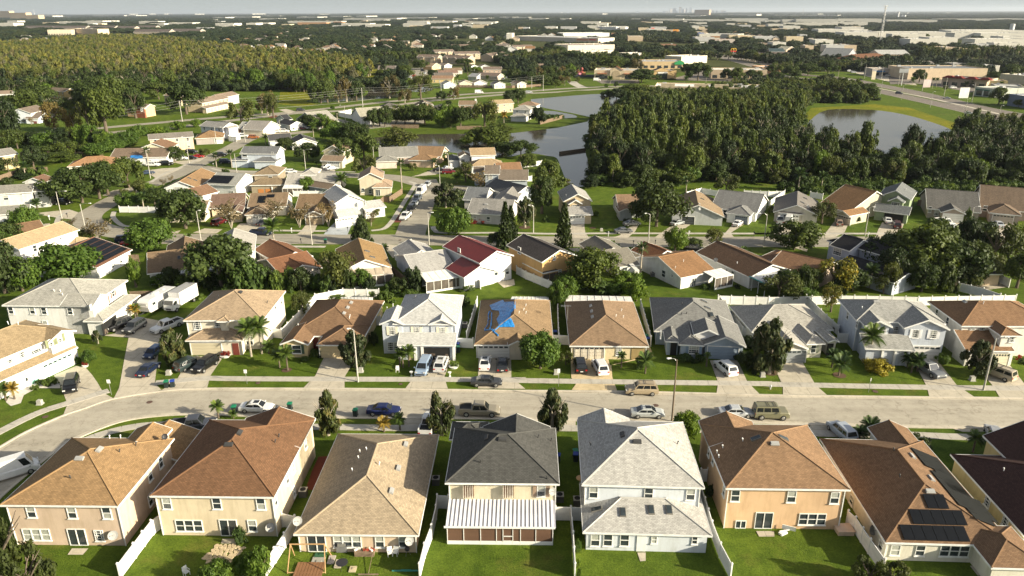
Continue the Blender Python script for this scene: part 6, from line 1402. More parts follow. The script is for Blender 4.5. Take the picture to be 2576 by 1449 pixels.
for k, (x, y) in enumerate(((1540,785),(1590,770),(1680,720),(1720,700),(1790,750),(1700,745),(2440,770),(2470,785),(2490,800),(2540,790))):
 V(1,x,y,'suv',R.choice((0,80)),R.choice((RED,SIL,BLK,NAVY,WH)),'small car by the gabled houses beyond the parkway','parked_car','car','cars by the far gabled houses',far=True)
P = at(20,1600,200); rt = empty('travel_trailer', P, rad(-103), 'white travel trailer parked beside the box truck', 'caravan')
b = MB()
for i, (x, z0, z1) in enumerate([(-4.2,.7,2.7),(-4.1,.6,2.95),(3.0,.6,2.95),(3.9,.7,2.5),(4.1,.8,1.9)]):
 pass
prof = [(-4.1,.6),(-4.2,2.8),(-3.9,3.0),(3.2,3.0),(3.9,2.6),(4.15,1.8),(3.9,.8),(3.5,.6)]
for s_ in (-1, 1): b.face([(x, s_*1.2, z) for x, z in (prof if s_ < 0 else list(reversed(prof)))])
for i in range(len(prof)): p, q = prof[i], prof[(i+1)%len(prof)]; b.face([(p[0],-1.2,p[1]),(p[0],1.2,p[1]),(q[0],1.2,q[1]),(q[0],-1.2,q[1])])
b.obj('body', paint((.70,.69,.66)), rt); cube('air_conditioner', WHITE, rt, (.3,0,3.12), (1.1,.8,.24)); cube('roof_vent', WHITE, rt, (-2,0,3.05), (.4,.4,.1)); cube('front_panel', plain('trailer_panel', (.55,.54,.50)), rt, (4.07,0,2.15), (.06,1.7,.6)); cube('door', plain('trailer_door', (.5,.5,.48)), rt, (1.2,1.22,1.6), (.7,.04,1.8)); cube('window', GLASSD, rt, (2.5,1.22,2.0), (.8,.04,.5)); cube('hitch', BLACKP, rt, (4.6,0,.6), (1.2,.12,.12))
for s_ in (-1,1):
 for x in (-.4,.5): ty, ri = wheelmesh(.34,.22); q = newobj('wheel', ty, rt, (x, s_*1.12, .34)); newobj('rim', ri, q)
P = at(20,1825,185); rt = empty('box_truck', P, rad(-102), 'white box truck with grey roof beside the travel trailer', 'truck')
b = MB(); b.box((-1.2,0,2.15), (5.6,2.35,2.5)); b.obj('cargo_box', plain('box_truck_white', (.72,.71,.68), .45), rt); cube('box_roof', plain('box_truck_roof', (.33,.33,.33)), rt, (-1.2,0,3.42), (5.5,2.25,.04))
b = MB(); pr = [(1.75,.6),(1.75,2.5),(3.2,2.45),(3.55,1.6),(3.65,.6)]
for s_ in (-1, 1): b.face([(x, s_*1.0, z) for x, z in (pr if s_ < 0 else list(reversed(pr)))])
for i in range(5): p, q = pr[i], pr[(i+1)%5]; b.face([(p[0],-1.0,p[1]),(p[0],1.0,p[1]),(q[0],1.0,q[1]),(q[0],-1.0,q[1])])
cb = b.obj('cab', paint((.70,.70,.68)), rt); w_ = cube('windscreen', CARGL, cb, (3.41,0,2.02), (.04,1.75,.8)); w_.rotation_euler = (0,rad(-22),0)
for s_ in (-1,1): cube('side_window', CARGL, cb, (2.7,s_*1.01,1.95), (.8,.03,.6)); cube('headlight', plain('lamp_clear', (.6,.6,.58), .1), cb, (3.66,s_*.75,.95), (.05,.3,.2)); cube('wing_mirror', BLACKP, cb, (3.3,s_*1.2,1.9), (.1,.2,.4))
cube('grille', BLACKP, cb, (3.67,0,.85), (.05,1.0,.3))
for x in (2.7,-2.6):
 for s_ in (-1,1): ty, ri = wheelmesh(.42,.28); q = newobj('wheel', ty, rt, (x, s_*.95, .42)); newobj('rim', ri, q)
# ================================================================ lamps and poles
lamp(21,1027,945,420,945,'pale concrete street lamp in front of the brown hip roof'); lamp(22,1608,1342,720,1640,'tall brown street lamp at the kerb behind the white roof',col=plain('brown_pole', (.16,.12,.08), .8)); lamp(23,2165,1030,505,2390,'concrete street lamp leaning over the beige minivan')
for t,x,yb,yt,xh,l in ((10,625,758,480,665,'street lamp beside the oaks on the bend'),(10,862,870,645,905,'street lamp above the sandy two-storey roof'),(10,2022,970,675,2000,'street lamp beyond the brown skylit roof'),(10,1905,195,-70,1860,'street lamp near the red car'),(10,1515,345,60,1470,'street lamp above the white suv'),(10,2385,298,105,2410,'street lamp in front of the blue grey house'),
   (11,565,1015,690,550,'street lamp left of the blue driveway'),(11,1742,1015,695,1735,'street lamp at the side street junction'),(11,500,255,110,510,'street lamp on third street lawn'),(11,1190,220,120,1195,'street lamp near the lake houses'),(11,1940,300,190,1870,'street lamp bending left near the sandy roofs'),(11,1852,440,335,1780,'street lamp beyond the parked line of cars'),
   (12,215,893,695,212,'street lamp left of the norfolk pine'),(12,1372,990,705,1385,'street lamp in front of the great round tree'),(12,2530,1035,705,2500,'street lamp right of the white car drive'),(13,975,920,640,1060,'street lamp in front of the green house'),(13,2010,920,635,2120,'street lamp between the two garage gables'),
   (1,900,1215,1062,850,'street lamp by the white yard wall'),(1,250,1360,1205,235,'street lamp by the two white cars'),(0,2180,1449,1345,2190,'street lamp by the copper car'),(0,2470,1430,1260,2460,'street lamp by the white pickup')):
 lamp(t,x,yb,yt,xh,l)
for x,yb,yt,xh,l in ((1130,955,815,1160,'first'),(1340,1005,850,1375,'second'),(1632,1078,925,1665,'third'),(1978,1155,995,2015,'fourth'),(2308,1240,1065,2350,'nearest')):
 lamp(3,x,yb,yt,xh,'%s highway lamp from the left on the pond side verge' % l if l != 'nearest' else 'nearest highway lamp on the pond side verge','highway lamps')
for k,(x,yb,yt) in enumerate(((1550,915,720),(1770,965,780),(2050,1030,830),(1310,860,700),(1140,800,700),(970,790,650),(2370,1040,870),(2480,1060,890),(530,640,530),(430,620,540),(320,600,500),(240,760,660),(400,750,700),(930,720,640),(1000,660,560),(560,660,600))):
 P = at(3,x,yb); h = max(9, min(16, height(3,x,yt,P))); o = empty('utility_pole', P, 0, 'plain utility pole standing along the far side of the highway', 'utility pole', 'utility poles along the highway'); b = MB(); b.tube((0,0,0),(0,0,h),.18,.11,7); b.obj('pole', CONCP, o)
POL = []
for t,x,yb,yt,l in ((0,1838,1240,1015,'tall white utility pole by the peach townhouse'),(1,1075,1075,885,'tall utility pole in front of the pond'),(1,2008,975,810,'utility pole by the rusty tree'),(1,1863,925,835,'thin utility pole left of the rusty tree'),(2,313,915,755,'tall white utility pole at the lake end'),(2,198,890,775,'utility pole left of the tall white pole'),(0,560,1330,1165,'utility pole behind the autumn trees at left')):
 P = at(t,x,yb); h = height(t,x,yt,P); o = empty('utility_pole', P, 0, l, 'utility pole'); b = MB(); b.tube((0,0,0),(0,0,h),.22,.13,8); b.obj('pole', CONCP, o); cube('crossarm', CONCP, o, (0,0,h-.5), (.12,2.2,.12)); POL.append((P, h))
order = [POL[6], POL[0], POL[1], POL[2], POL[4]]
for dz in (0, -1.3, -2.6):
 b = MB()
 for (P, h), (Q, g_) in zip(order[:-1], order[1:]):
  a = Vector((P.x,P.y,h+dz)); c = Vector((Q.x,Q.y,g_+dz)); pr = a
  for k in range(1, 9):
   f = k/8; q = a.lerp(c, f)-Vector((0,0,1.2*4*f*(1-f))); b.tube(pr, q, .035, .035, 4, 0, False); pr = q
 o = b.obj('power_line', plain('cable', (.25,.25,.24), .6)); tag(o, {0:'top',-1.3:'middle',-2.6:'lowest'}[dz]+' of three power lines strung along the parkway', 'power line')
# ================================================================ fences
F = fence
F(30,[(1215,1480),(1370,1270),(1545,1035),(1645,962)],'white vinyl fence between the two cream and tan two-storey houses')
F(31,[(95,1475),(300,1165),(405,985),(272,955)],'white vinyl fence left of the long tan roofed house')
F(31,[(1650,1475),(1700,1270),(1770,1080),(1815,880),(1828,770),(1940,776)],'white vinyl fence between tan roof and black roof houses')
F(32,[(632,1475),(612,1150),(588,892)],'white vinyl fence right of the ribbed patio cover'); F(32,[(435,890),(590,893),(697,895)],'short white cross fence beside the ribbed patio cover')
F(32,[(2195,1480),(2085,1265),(2000,1040),(1930,800),(1893,690)],'white vinyl fence between the white and orange houses'); F(32,[(1890,505),(1962,500)],'short white gate fence behind the white house')
F(33,[(1150,1430),(1005,1225),(930,1110),(858,1000),(785,935)],'white vinyl fence left of the solar roof house')
F(21,[(150,500),(265,510),(440,330),(600,155)],'white vinyl fence left of the brown hip roof'); F(21,[(600,150),(880,95),(1240,100)],'white rear fence behind the brown hip roof'); F(21,[(2015,600),(2185,608)],'white cross fence with gate beside the open garage house'); F(21,[(2120,540),(2175,360),(2228,180)],'white side fence left of the tarp roof house'); F(21,[(1195,375),(1255,380)],'short white cross fence left of the pale blue house')
F(22,[(388,568),(470,572),(572,576)],'cream gate fence between the two tan roofed houses'); F(22,[(470,560),(462,400),(458,260)],'white side fence by the rooftop aerial'); F(22,[(1395,590),(1365,480),(1290,210)],'white side fence right of the screened garage')
F(22,[(2068,165),(2330,172),(2576,180),(430,172,23),(730,165,23),(1110,170,23),(1500,180,23),(1900,170,23),(2480,160,23)],'long white rear fence behind the grey roofs'); F(22,[(2085,175),(2200,330),(2320,490)],'white side fence between the charcoal and grey roofs'); F(22,[(2320,490),(2425,520)],'short white cross fence right of the charcoal roof')
F(23,[(375,160),(520,310),(700,480)],'white side fence right of the grey garage house'); F(23,[(690,550),(800,555)],'short white cross fence left of the slate roofed house'); F(23,[(1900,30),(2150,90),(2320,150)],'white fence running to the corner behind the big oaks')
F(12,[(45,1310),(140,1362),(300,1428),(430,1480)],'white picket fence curving round the orange yellow house'); F(10,[(1208,690),(1400,692),(1600,696)],'tall white wall fence inside the street bend'); F(12,[(1755,540),(1900,500),(2080,530)],'white rear fence behind the tan brown roof'); F(12,[(2025,680),(2090,682)],'short white fence between tan and grey roofs'); F(12,[(2330,525),(2576,535),(160,532,13)],'white rear fence along the wood edge'); F(13,[(420,540),(545,562)],'short white rear fence along the wood edge'); F(13,[(0,640),(165,520)],'white side fence left of the grey brown roof')
F(11,[(165,495),(290,440)],'short white fence by the boarded house'); F(11,[(380,530),(680,530)],'low white rear fence behind brown roofs'); F(12,[(120,240),(300,215)],'white fence by the orange roofed pool house'); F(12,[(115,380),(200,375)],'short white fence beside the big oak'); F(11,[(1130,1450),(1250,1440)],'white fence at lower edge of the porch yards') if False else None
F(1,[(835,1172),(930,1192),(1030,1210),(1068,1190)],'tall white yard wall fence on the parkway corner',h=2.4); F(1,[(835,1172),(960,1145)],'white yard wall fence along the parkway',h=2.4); F(13,[(2235,1385),(2310,1388),(2420,1445)],'white yard fence beside the tan house at right'); F(11,[(2060,1290),(2180,1380),(2260,1460)],'white fence right of the patio porch')
for t, pts, l in ((10,[(175,1372),(430,1295)],'weathered board fence behind the mango tree'),(10,[(0,372),(220,292),(485,280)],'weathered board fence at the left edge'),(11,[(1243,622),(1285,585),(1345,590),(1475,502)],'cedar corner fence by the beige two-storey house'),(11,[(62,1205),(120,1300),(190,1420)],'grey board fence left of the reddish gabled house'),(11,[(1360,1290),(1460,1380),(1560,1450)],'dark board fence between the porch houses'),(10,[(1268,1190),(1402,1188)],'brown board fence behind the solar roof house'),
 (20,[(1320,118),(1600,112),(1840,110)],'wooden fence behind the trailer and truck'),(1,[(1365,1290),(1500,1292),(1640,1292)],'board fence on the lake bank, left run'),(1,[(2020,1306),(2200,1304),(2420,1300)],'board fence on the lake bank, right run'),(1,[(2010,880),(2300,884),(2576,888),(290,870,2)],'board fence below the gabled houses beyond the parkway'),(10,[(830,125),(1040,122)],'golden board fence near the flat brown roof'),(2,[(285,1255),(420,1220),(515,1190)],'low board fence on the peninsula tip'),(10,[(2410,640),(2560,690)],'brown gate fence by the reddish gabled roof'),(13,[(2100,520),(2400,490),(2560,480)],'dark board fence behind the brick house'),(13,[(1500,620),(1600,640)],'dark gate fence by the stone house')):
 F(t, pts, l, 'wood')
# ================================================================ small things
def thing1(name, b, mats, P, label, cat, group=None, rz=0):
 o = b.obj(name, mats, None, P, rz); tag(o, label, cat, group); return o
GRNL = plain('bin_green_lid', (.01,.20,.10), .45); BLUL = plain('bin_blue_lid', (.02,.06,.36), .45); BINB = plain('bin_body', (.02,.03,.03), .5)
def bin_(t,x,y,lid,label):
 P = at(t,x,y); o = empty('wheelie_bin', P, rad(R.uniform(-15,15)), label, 'wheelie bin', 'wheelie bins')
 b = MB(); b.box((0,0,.5),(.52,.55,1.0),0,0,1.12); b.obj('bin_body', BINB, o); b = MB(); b.box((0,0,1.06),(.66,.7,.10)); b.box((0,.3,1.08),(.5,.12,.1)); b.obj('lid', lid, o)
 for s_ in (-1,1): b = MB(); b.tube((s_*.25,.27,.13),(s_*.31,.27,.13),.13,.13,8); b.obj('wheel', DARK, o)
for a in ((20,1680,1000,GRNL,'green lidded bin left of a blue one at the kerb'),(20,1742,995,BLUL,'blue lidded bin right of a green one at the kerb'),(21,345,1225,GRNL,'green lidded bin behind the reddish roof tip'),(21,1002,1290,GRNL,'green lidded bin in the road by the dark blue sedan'),(21,2035,645,GRNL,'green lidded bin against the white garage wall'),(21,2030,615,BLUL,'blue lidded bin behind the green one by the wall'),(22,1368,560,BLUL,'blue bin at the corner of the screened garage house'),(22,1350,530,GRNL,'green bin at the corner of the screened garage house'),(22,435,490,BLUL,'blue bin beside the parked bicycle'),(20,2360,1255,GRNL,'green bin lying by the lady palm'),(11,700,1000,GRNL,'dark bin at the kerb of second street'),(13,350,780,BLUL,'blue bin by the pink lit wall'),(32,640,290,BLUL,'blue bin between black and white roofs'),(32,640,255,GRNL,'green bin between black and white roofs'),(32,460,300,BLUL,'blue bin against the black roofed house')):
 bin_(*a)
def acunit(t,x,y,label):
 P = at(t,x,y); o = empty('air_conditioner', P, 0, label, 'air conditioner', 'outdoor air conditioners'); b = MB(); b.box((0,0,.42),(.85,.85,.84)); b.obj('casing', plain('ac_casing', (.10,.10,.10), .6), o); b = MB(); b.box((0,0,.86),(.9,.9,.06)); b.obj('top_plate', plain('ac_top', (.5,.47,.42), .5), o); b = MB(); b.tube((0,0,.88),(0,0,.93),.34,.34,14); b.obj('fan_grille', DARK, o)
for a in ((31,480,640,'air conditioner beside the red mulch bed'),(31,1812,520,'air conditioner right of the long tan roof'),(32,480,690,'round topped air conditioner left of the white house'),(32,655,730,'air conditioner below the tan dish'),(20,700,500,'air conditioner by the mint trimmed house'),(21,2103,395,'air conditioner right of the pale blue house'),(23,680,440,'air conditioner by the slate roofed house'),(12,1415,1330,'small air conditioner by the orange brown roofed house')): acunit(*a)
P = at(32,680,640); o = empty('satellite_dish', (P.x,P.y,0), 0, 'tan satellite dish on a pole left of the white house', 'satellite dish'); b = MB(); b.tube((0,0,0),(0,0,2.2),.04,.04,6); b.obj('pole', METAL, o); b = MB(); b.ball((0,-.1,2.5),.5,12,6,0,.35); b.obj('dish', plain('tan_dish', (.5,.33,.18)), o)
def sign(t,xb,yb,yt,w,h,label,txt=None,col=None,cat='sign',group=None,fc=None):
 P = at(t,xb,yb); H = max(1.2, height(t,xb,yt,P)); o = empty('sign', P, 0, label, cat, group); b = MB(); b.tube((0,0,0),(0,0,H),.035 if H < 4 else .25,.035 if H < 4 else .2,6); b.obj('post', METAL if H < 4 else WHITE, o)
 cube('sign_board', fc or WHITE, o, (0,-.05 if H < 4 else -.3,H-h/2), (w,.04 if H < 4 else .4,h)); return o, H
for a in ((20,1122,1075,920,.5,.6,'white street sign at the point of the left lawn'),(20,2487,965,820,.45,.6,'white street sign on the verge right of the black suv'),(22,467,990,812,.4,.7,'white sign on the verge left of the tinted driveway'),(23,1010,1050,905,.1,.5,'thin street sign on the verge before the palm'),(23,20,1015,970,.3,.3,'x')[:0] or (12,1780,920,880,.4,.4,'white mailbox sign by the grey walled house'),(10,2150,225,195,.4,.4,'stop sign at the third street corner')):
 if a: sign(*a)
def mailbox(t,x,y,label,dark=True):
 P = at(t,x,y); o = empty('mailbox', P, 0, label, 'mailbox', 'kerbside mailboxes'); m_ = BLACKP if dark else WHITE; b = MB(); b.box((0,0,.5),(.1,.1,1.0)); b.obj('post', m_, o); b = MB(); b.box((0,-.1,1.08),(.22,.5,.2)); b.tube((0,-.35,1.18),(0,.15,1.18),.11,.11,8); b.obj('box', m_, o)
for a in ((11,360,893,'white mailbox beside the lamp by the tan house',False),(11,455,1000,'dark mailbox on second street near the reddish roof'),(11,1562,1005,'white mailbox opposite the side street',False),(11,925,880,'dark mailbox at the pale blue driveway'),(12,970,930,'white mailbox left of the grey car',False),(12,1220,1020,'dark mailbox across from the grey car'),(12,2432,930,'dark mailbox right of the white car drive'),(13,1005,935,'white mailbox at the green house lawn',False),(13,1960,925,'dark mailbox at the brick house kerb'),(12,1778,922,'white mailbox at the tan brown roofed house',False),(10,680,740,'black twin mailbox at the left bend'),(10,500,765,'white mailbox at the left bend',False),(30,340,410,'small white mailbox left of the orange brown roof',False),(12,1440,1015,'dark mailbox behind the rusty red roof'),(10,1240,960,'dark mailbox above the solar roof')): mailbox(*a)
P = at(23,22,1018); b = MB(); b.tube((0,0,0),(0,0,.55),.12,.12,8); b.ball((0,0,.6),.15,8,5); b.tube((-.22,0,.4),(.22,0,.4),.07,.07,6); thing1('fire_hydrant', b, plain('hydrant_silver', (.5,.5,.48), .4), P, 'silver fire hydrant on the verge', 'fire hydrant')
for t,x,y,l in ((20,1700,870,'beige utility box on the lawn by the green suv'),(20,405,1170,'green utility box on the left lawn'),(21,1055,845,'grey utility box beside the pale lamp post'),(23,2052,930,'grey utility box on the lawn by the small dark tree'),(22,445,865,'pale utility box behind the white sign'),(22,2520,890,'grey utility box under the magnolia'),(12,900,875,'pale utility box on the shaded lawn')):
 P = at(t,x,y); b = MB(); b.box((0,0,.35),(.7,.6,.7),0,0,.9); b.box((0,0,.05),(.85,.75,.1)); thing1('utility_box', b, plain('utility_beige', (.38,.37,.33)), P, l, 'utility box')
P = at(30,2340,1130); pat = empty('stone_path', P, 0, 'cluster of pale flat stepping stones on the lawn', 'stepping stones')
STM = plain('flagstone', (.52,.42,.27), .9, 0, .2, .25, 2)
rs = random.Random(3)
for j, (y, x0_, x1_) in enumerate(((1145,2180,2370),(1165,2170,2450),(1190,2145,2450),(1212,2150,2440),(1235,2090,2400),(1258,2070,2370),(1280,2060,2330),(1305,2090,2330))):
 x = x0_
 while x < x1_:
  q = at(30,x+rs.uniform(-6,6),y+rs.uniform(-5,5))-P
  me = cached(('stone', int(x) % 4), lambda: (lambda b: (b.tube((0,0,0),(0,0,.07),1,.92,8), b.mesh('stone', STM))[1])(MB()))
  newobj('stone', me, pat, q, rs.uniform(0,3), (rs.uniform(.24,.34), rs.uniform(.16,.22), 1)); x += rs.uniform(38,50)
def chair(t,x,y,label,rz=0):
 P = at(t,x,y); o = empty('garden_chair', P, rz, label, 'chair', 'white plastic garden chairs'); cube('seat', WHITE, o, (0,0,.42), (.5,.48,.05)); cube('backrest', WHITE, o, (0,.24,.72), (.5,.05,.55))
 for s_ in (-1,1):
  cube('armrest', WHITE, o, (s_*.27,0,.63), (.05,.48,.04))
  for q in (-1,1): cube('leg', WHITE, o, (s_*.23,q*.2,.2), (.05,.05,.42))
chair(31,1350,1245,'white plastic garden chair, left one beside the kettle grill',.3); chair(31,1405,1240,'white plastic garden chair, right one beside the kettle grill',-.2); chair(30,1880,1440,'white garden chair at the bottom edge beside the small deck',1)
chair(21,1425,845,'white ornate chair alone on the lawn',.1)
P = at(31,1525,1235); o = empty('kettle_grill', P, 0, 'black kettle grill beside the white chairs', 'grill'); b = MB(); b.ball((0,0,.75),.28,12,6); b.obj('bowl', BLACKP, o)
for k in range(3): b = MB(); a = k*2.1; b.tube((math.cos(a)*.12,math.sin(a)*.12,.6),(math.cos(a)*.3,math.sin(a)*.3,0),.015,.015,4); b.obj('leg', METAL, o)
P = at(31,870,1205); o = empty('gas_grill', P, 0, 'grey gas grill cart against the tan house wall', 'grill'); cube('cart', plain('grill_grey', (.16,.16,.16), .5), o, (0,0,.45), (1.1,.5,.7)); cube('lid', METAL, o, (0,0,.98), (.8,.5,.35)); cube('side_shelf', METAL, o, (.8,0,.85), (.5,.45,.05))
P = at(31,1095,1235); o = empty('planter_box', P, 0, 'wooden planter box filled with odds and ends', 'planter box'); cube('box', WOODF, o, (0,0,.3), (2.0,.6,.6)); b = MB()
for k in range(14): b.box((R.uniform(-.9,.9),R.uniform(-.2,.2),.66),(R.uniform(.1,.4),.2,R.uniform(.05,.25)),R.uniform(0,3),k%3)
b.obj('contents', [plain('red_stuff', (.3,.05,.03)), WHITE, plain('tan_stuff', (.3,.2,.1))], o)
P = at(31,540,1330); o = empty('swing_frame', P, 0, 'tan wooden swing frame in the backyard of the tan roofed house', 'swing frame'); WD = plain('new_wood', (.42,.26,.12), .8)
for sx in (-1,1):
 for sy in (-1,1): b = MB(); b.tube((sx*1.9,sy*1.3,0),(sx*1.7,0,2.5),.06,.06,6); b.obj('leg', WD, o)
b = MB(); b.tube((-1.8,0,2.5),(1.8,0,2.5),.07,.07,6); b.obj('crossbar', WD, o); b = MB(); b.tube((-1.9,-1.3,.1),(1.9,-1.3,.1),.06,.06,6); b.obj('base_rail', WD, o)
P = at(31,540,1400); b = MB()
for k in range(9): b.box((-1.3+k*.32,0,.15),(.28,2.2,.06))
thing1('play_deck', b, plain('deck_wood', (.22,.11,.05), .8), P, 'low reddish wooden deck under the swing frame', 'deck')
P = at(31,870,1370); o = empty('patio_table', P, 0, 'black wire patio table with round top', 'table'); b = MB(); b.tube((0,0,.7),(0,0,.74),.6,.6,16); b.obj('tabletop', BLACKP, o)
for k in range(4): b = MB(); a = k*1.57; b.tube((math.cos(a)*.5,math.sin(a)*.5,0),(math.cos(a)*.3,math.sin(a)*.3,.7),.02,.02,4); b.obj('leg', BLACKP, o)
for k,(x,y,w_,d_,c,l) in enumerate(((830,1330,.7,1.2,(.45,.40,.32),'beige paving slab leaning near the patio table'),(975,1385,.7,.8,(.5,.42,.28),'square pale slab right of the patio table'),(620,1320,1.3,1.6,(.33,.32,.28),'grey mat on the grass under the swing frame'),(650,1245,1.2,.7,(.04,.12,.06),'dark green mat by the sliding door'),(760,1290,.7,1.2,(.4,.36,.32),'pale cluttered shelf beside the swing frame'),(1500,1400,2.6,.12,(.05,.25,.2),'thin green hose lying on the grass'))):
 P = at(31,x,y); b = MB(); b.box((0,0,.06),(w_,d_,.1)); b.box((.1,.05,.14),(w_*.4,d_*.3,.06)); thing1('yard_item', b, plain('yard%d' % k, c), P, l, 'yard item')
P = at(31,1130,1441); b = MB(); b.box((0,0,.1),(2.0,.12,.1)); b.tube((0,0,.1),(0,3.2,.5),.03,.03,5); thing1('rake', b, WOODF, P, 'long handled wooden rake lying at the bottom edge', 'rake')
P = at(33,760,1005); b = MB(); b.box((0,0,.25),(1.7,1.3,.5)); b.box((0,0,.53),(1.85,1.45,.08)); thing1('storage_chest', b, plain('peach_chest', (.6,.45,.33)), P, 'peach storage chest at the corner of the orange house', 'storage chest')
P = at(33,190,1010); b = MB(); b.box((0,0,.3),(1.8,.1,.1),.2); b.box((.2,.1,.5),(1.4,.08,.5),-.4); b.box((-.5,-.2,.1),(.9,.5,.2),.5); thing1('folding_table', b, WHITE, P, 'collapsed white folding table by the orange house wall', 'folding table')
for t,x,y,r,l in ((21,1990,800,.8,'round white planter with a fern'),(20,2270,690,.9,'round red flower planter by the tan garage'),(23,1735,765,.4,'x')[:0] or (20,860,790,.5,'small white rock heap by round bush')):
 P = at(t,x,y); o = empty('planter', P, 0, l, 'planter'); b = MB(); b.tube((0,0,0),(0,0,.3),r*.8,r,14); b.obj('pot', WHITE, o); newobj('plant', crown_data('scrub','palm' if 'fern' in l else 'red',0,1.0), o, (0,0,.25), 0, (r*.9,r*.9,.7))
for t,x,y,l in ((21,1565,885,'small white lawn urn left of the minivan'),(21,1950,890,'small white lawn urn right of the pearl suv')):
 P = at(t,x,y); b = MB(); b.tube((0,0,0),(0,0,.1),.2,.15,8); b.tube((0,0,.1),(0,0,.45),.08,.08,8); b.tube((0,0,.45),(0,0,.75),.12,.3,10); thing1('urn', b, WHITE, P, l, 'urn')
P = at(22,408,410); o = empty('bicycle', P, rad(70), 'dark bicycle leaning by the side wall', 'bicycle')
for x in (-.5,.5):
 b = MB()
 for k in range(14): a0_, a1_ = k*.4488, (k+1)*.4488; b.tube((x+.33*math.cos(a0_),0,.34+.33*math.sin(a0_)),(x+.33*math.cos(a1_),0,.34+.33*math.sin(a1_)),.025,.025,4)
 b.obj('wheel', DARK, o)
b = MB()
for p_, q_ in (((-.5,0,.34),(-.1,0,.75)),((-.1,0,.75),(.35,0,.75)),((.35,0,.75),(.5,0,.34)),((-.1,0,.75),(0,0,.34)),((0,0,.34),(.35,0,.72)),((-.5,0,.34),(0,0,.34)),((.35,0,.75),(.33,0,.95))): b.tube(p_, q_, .022, .022, 5)
b.obj('frame', BLACKP, o); cube('saddle', BLACKP, o, (-.14,0,.9), (.25,.12,.06)); cube('handlebar', METAL, o, (.33,0,.97), (.04,.5,.04))
P = at(22,555,465); o = empty('tv_aerial', P, 0, 'tall television aerial on a pole between tan roofed houses', 'television aerial'); b = MB(); b.tube((0,0,0),(0,0,5.4),.05,.04,6); b.obj('mast', METAL, o); b = MB(); b.tube((-1.2,0,5.3),(.6,0,5.3),.03,.03,5)
for k in range(7): b.tube((-1.1+k*.25,-.5,5.3),(-1.1+k*.25,.5,5.3),.02,.02,4)
b.obj('antenna', METAL, o)
P = at(21,1705,712); pe = empty('person', P, rad(100), 'person in white shirt walking towards the open garage', 'person')
me = bpy.data.meshes.new('body'); J = [(0,0,.95),(0,0,1.2),(0,0,1.42),(0,0,1.52),(0,0,1.66),(-.09,0,.92),(-.11,.06,.5),(-.11,.16,.06),(-.11,.02,.04),(.09,0,.92),(.11,-.10,.52),(.11,-.02,.08),(.11,-.16,.05),(-.2,0,1.4),(-.26,.05,1.12),(-.24,-.06,.86),(.2,0,1.4),(.27,.02,1.12),(.25,-.12,.88)]
E_ = [(0,1),(1,2),(2,3),(3,4),(0,5),(5,6),(6,7),(7,8),(0,9),(9,10),(10,11),(11,12),(2,13),(13,14),(14,15),(2,16),(16,17),(17,18)]
RR = [.15,.15,.15,.06,.10,.09,.06,.045,.04,.09,.06,.045,.04,.065,.045,.035,.065,.045,.035]
me.from_pydata(J, E_, []); bo = newobj('body', me, pe); sk = bo.modifiers.new('skin', 'SKIN'); sv = me.skin_vertices[0].data
for i, r in enumerate(RR): sv[i].radius = (r, r)
sv[0].use_root = True; bo.modifiers.new('sub', 'SUBSURF').levels = 1
me.materials.append(plain('person_shirt', (.42,.46,.60), .8))
b = MB(); b.ball((0,0,1.72), .115, 10, 6, 0, .8); b.obj('hair', DARK, pe)
b = MB(); b.tube((-.09,0,.92),(-.11,.06,.5),.11,.08,8); b.tube((.09,0,.92),(.11,-.10,.52),.11,.08,8); b.tube((0,0,.88),(0,0,1.0),.19,.17,10); b.obj('trousers', plain('trousers', (.07,.07,.09), .9), pe)
def flatroof(t, pts, z, label):
 q = [at(t,x,y,z) for x, y in pts]; c = sum(q, Vector())/len(q); o = empty('patio_roof', (c.x,c.y,0), 0, label, 'patio roof'); b = MB()
 b.face([(p.x-c.x,p.y-c.y,z) for p in q]); b.face([(p.x-c.x,p.y-c.y,z-.1) for p in reversed(q)])
 for i in range(len(q)): a, d_ = q[i]-c, q[(i+1)%len(q)]-c; b.face([(a.x,a.y,z-.1),(d_.x,d_.y,z-.1),(d_.x,d_.y,z),(a.x,a.y,z)])
 b.obj('roof_panel', plain('patio_white2', (.66,.64,.60), .6, 0, .3, .2), o)
 for i in range(len(q)): a = q[i]-c; cube('post', WHITE, o, (a.x*.97,a.y*.97,z/2), (.1,.1,z-.12))
 A_, B_ = q[0]-c, q[1]-c; D_, C_ = q[3]-c, q[2]-c
 for k in range(1, 9): u_ = A_.lerp(B_, k/9); v_ = D_.lerp(C_, k/9); b = MB(); b.tube((u_.x,u_.y,z+.03),(v_.x,v_.y,z+.03),.04,.04,4); b.obj('roof_rib', WHITE, o)
flatroof(22,[(540,140),(1222,146),(1195,85),(548,72)],2.6,'white ribbed patio roof behind the screened garage house'); flatroof(22,[(-20,130),(372,135),(370,88),(0,86)],2.6,'white patio roof behind the tarp covered house'); flatroof(21,[(860,102),(1170,122),(1176,92),(850,92)],2.6,'white framed pool roof behind the brown hip roof')
